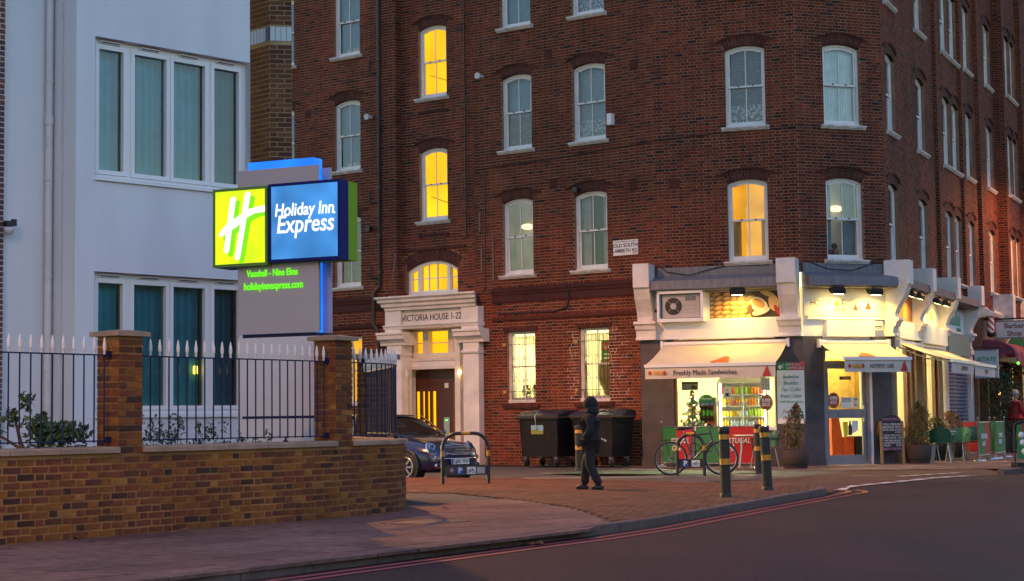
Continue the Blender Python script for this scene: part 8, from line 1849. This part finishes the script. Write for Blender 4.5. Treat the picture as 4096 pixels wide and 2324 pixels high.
# ================================================================== GARDEN PLANTS behind the railing, fallen leaves
sheet('flower_bed', [[(-8.5, 14.5), (-5.3, 17.05), (-2.9, 20.4), (-2.15, 22.2), (-1.75, 23.3), (-2.6, 26), (-4.0, 27), (-6.2, 23.6)]], M['soil'], .02)
sb = thing('garden_shrub', 'evergreen shrub with a thick brown trunk behind the left railing', 'shrub', (-5.05, 18.55, .02), 0.); R = rng(91)
q = MB(); q.tube([(0, 0, 0), (-.02, 0, .45), (.03, 0, .72)], [.075, .065, .05], 8); q.tube([(.0, 0, .5), (.16, .05, .78), (.30, .05, .98)], [.045, .03, .012], 6); q.tube([(-.01, 0, .6), (-.16, 0, .95), (-.25, .02, 1.30)], [.04, .022, .008], 6); q.tube([(.02, 0, .7), (.08, 0, 1.0), (.05, 0, 1.22)], [.04, .02, .008], 6); q.tube([(-.1, 0, .85), (-.4, -.05, 1.05), (-.62, -.05, 1.12)], [.02, .012, .005], 5); q.tube([(.2, 0, .8), (.5, .0, .82), (.72, 0, .74)], [.02, .010, .004], 5); q.build('trunk', M['bark'], sb)
q = MB()
for c_, rr, n in (((.28, 0, 1.05), (.32, .26, .13), 420), ((.05, 0, 1.12), (.20, .2, .16), 200), ((-.10, 0, 1.38), (.10, .1, .14), 60), ((-.24, 0, 1.22), (.12, .1, .14), 60), ((-.5, 0, 1.10), (.20, .1, .07), 60), ((.42, 0, .85), (.30, .2, .10), 130), ((.62, 0, .74), (.16, .1, .10), 50), ((.10, 0, .90), (.24, .2, .13), 140), ((.2, .1, .45), (.35, .2, .22), 150)): q.leaves(c_, rr, n, .085, R, 0, .1)
q.build('foliage', M['leafmid'], sb)
for i, (x, y, h, w, n, lb) in enumerate(((-5.75, 18.2, .62, .38, 700, 'low dark bush at the far left behind the railing'), (-4.05, 20.2, .72, .30, 420, 'low green bush just right of the first brick pier'), (-3.62, 20.65, .66, .34, 420, 'low bush with pale shoots before the lower hotel window'), (-3.20, 21.3, .58, .26, 260, 'small bush near the foot of the hotel totem sign'))):
    bs = thing('garden_bush', lb, 'bush', (x, y, .02), 0., 'bushes behind the garden wall'); R = rng(100+i); q = MB()
    for k in range(5): a = R.uniform(0, 6.28); q.tube([(0, 0, 0), (w*.4*math.cos(a), w*.4*math.sin(a), h*.6), (w*.8*math.cos(a), w*.7*math.sin(a), h*1.35)], [.012, .008, .003], 5)
    q.build('stem', M['bark'], bs); q = MB(); q.leaves((0, 0, h*.85), (w, w*.8, h*.75), int(n*2.2), .055, R, 0, .15, .5)
    for k in range(12): a = R.uniform(0, 6.28); r = R.uniform(.2, 1)*w; q.leaves((r*math.cos(a), r*math.sin(a), h*1.35+R.uniform(-.05, .22)), (.06, .06, .10), 14, .06, R, 0, .1, .8)
    q.build('foliage', M['leafmid'], bs)
for i, (x, y, z, lb) in enumerate(((-.9, 22.9, .004, 'curled brown leaf on the paving near the wall corner'), (.25, 17.55, -.09, 'clump of dead leaves in the gutter below the kerb'), (-3.55, 18.9, .004, 'brown leaf at the foot of the brick wall'), (-.35, 26.0, .004, 'small dead leaf on the edge of the block paving'), (-4.45, 17.9, .004, 'dark leaf by the wall base at the left'))):
    q = MB(); R = rng(200+i)
    for k in range(3 if i == 1 else 1):
        ox, oy = R.uniform(-.08, .08)*(i == 1), R.uniform(-.05, .05)*(i == 1); a = R.uniform(0, 3.1); ca, sa = math.cos(a), math.sin(a); L = .085
        P = [(-L, 0, .012), (-.03, .035, .03), (.03, .04, .022), (L, 0, .035), (.03, -.035, .012), (-.03, -.04, .004)]; q.add([(x+ox+ca*u-sa*v, y+oy+sa*u+ca*v, z+w_) for u, v, w_ in P], [(0, 1, 5), (1, 2, 4, 5), (2, 3, 4)])
    o = rebase(q.build('fallen_leaf', M['deadleaf'])); tag(o, lb, 'leaf', 'fallen leaves on the ground')
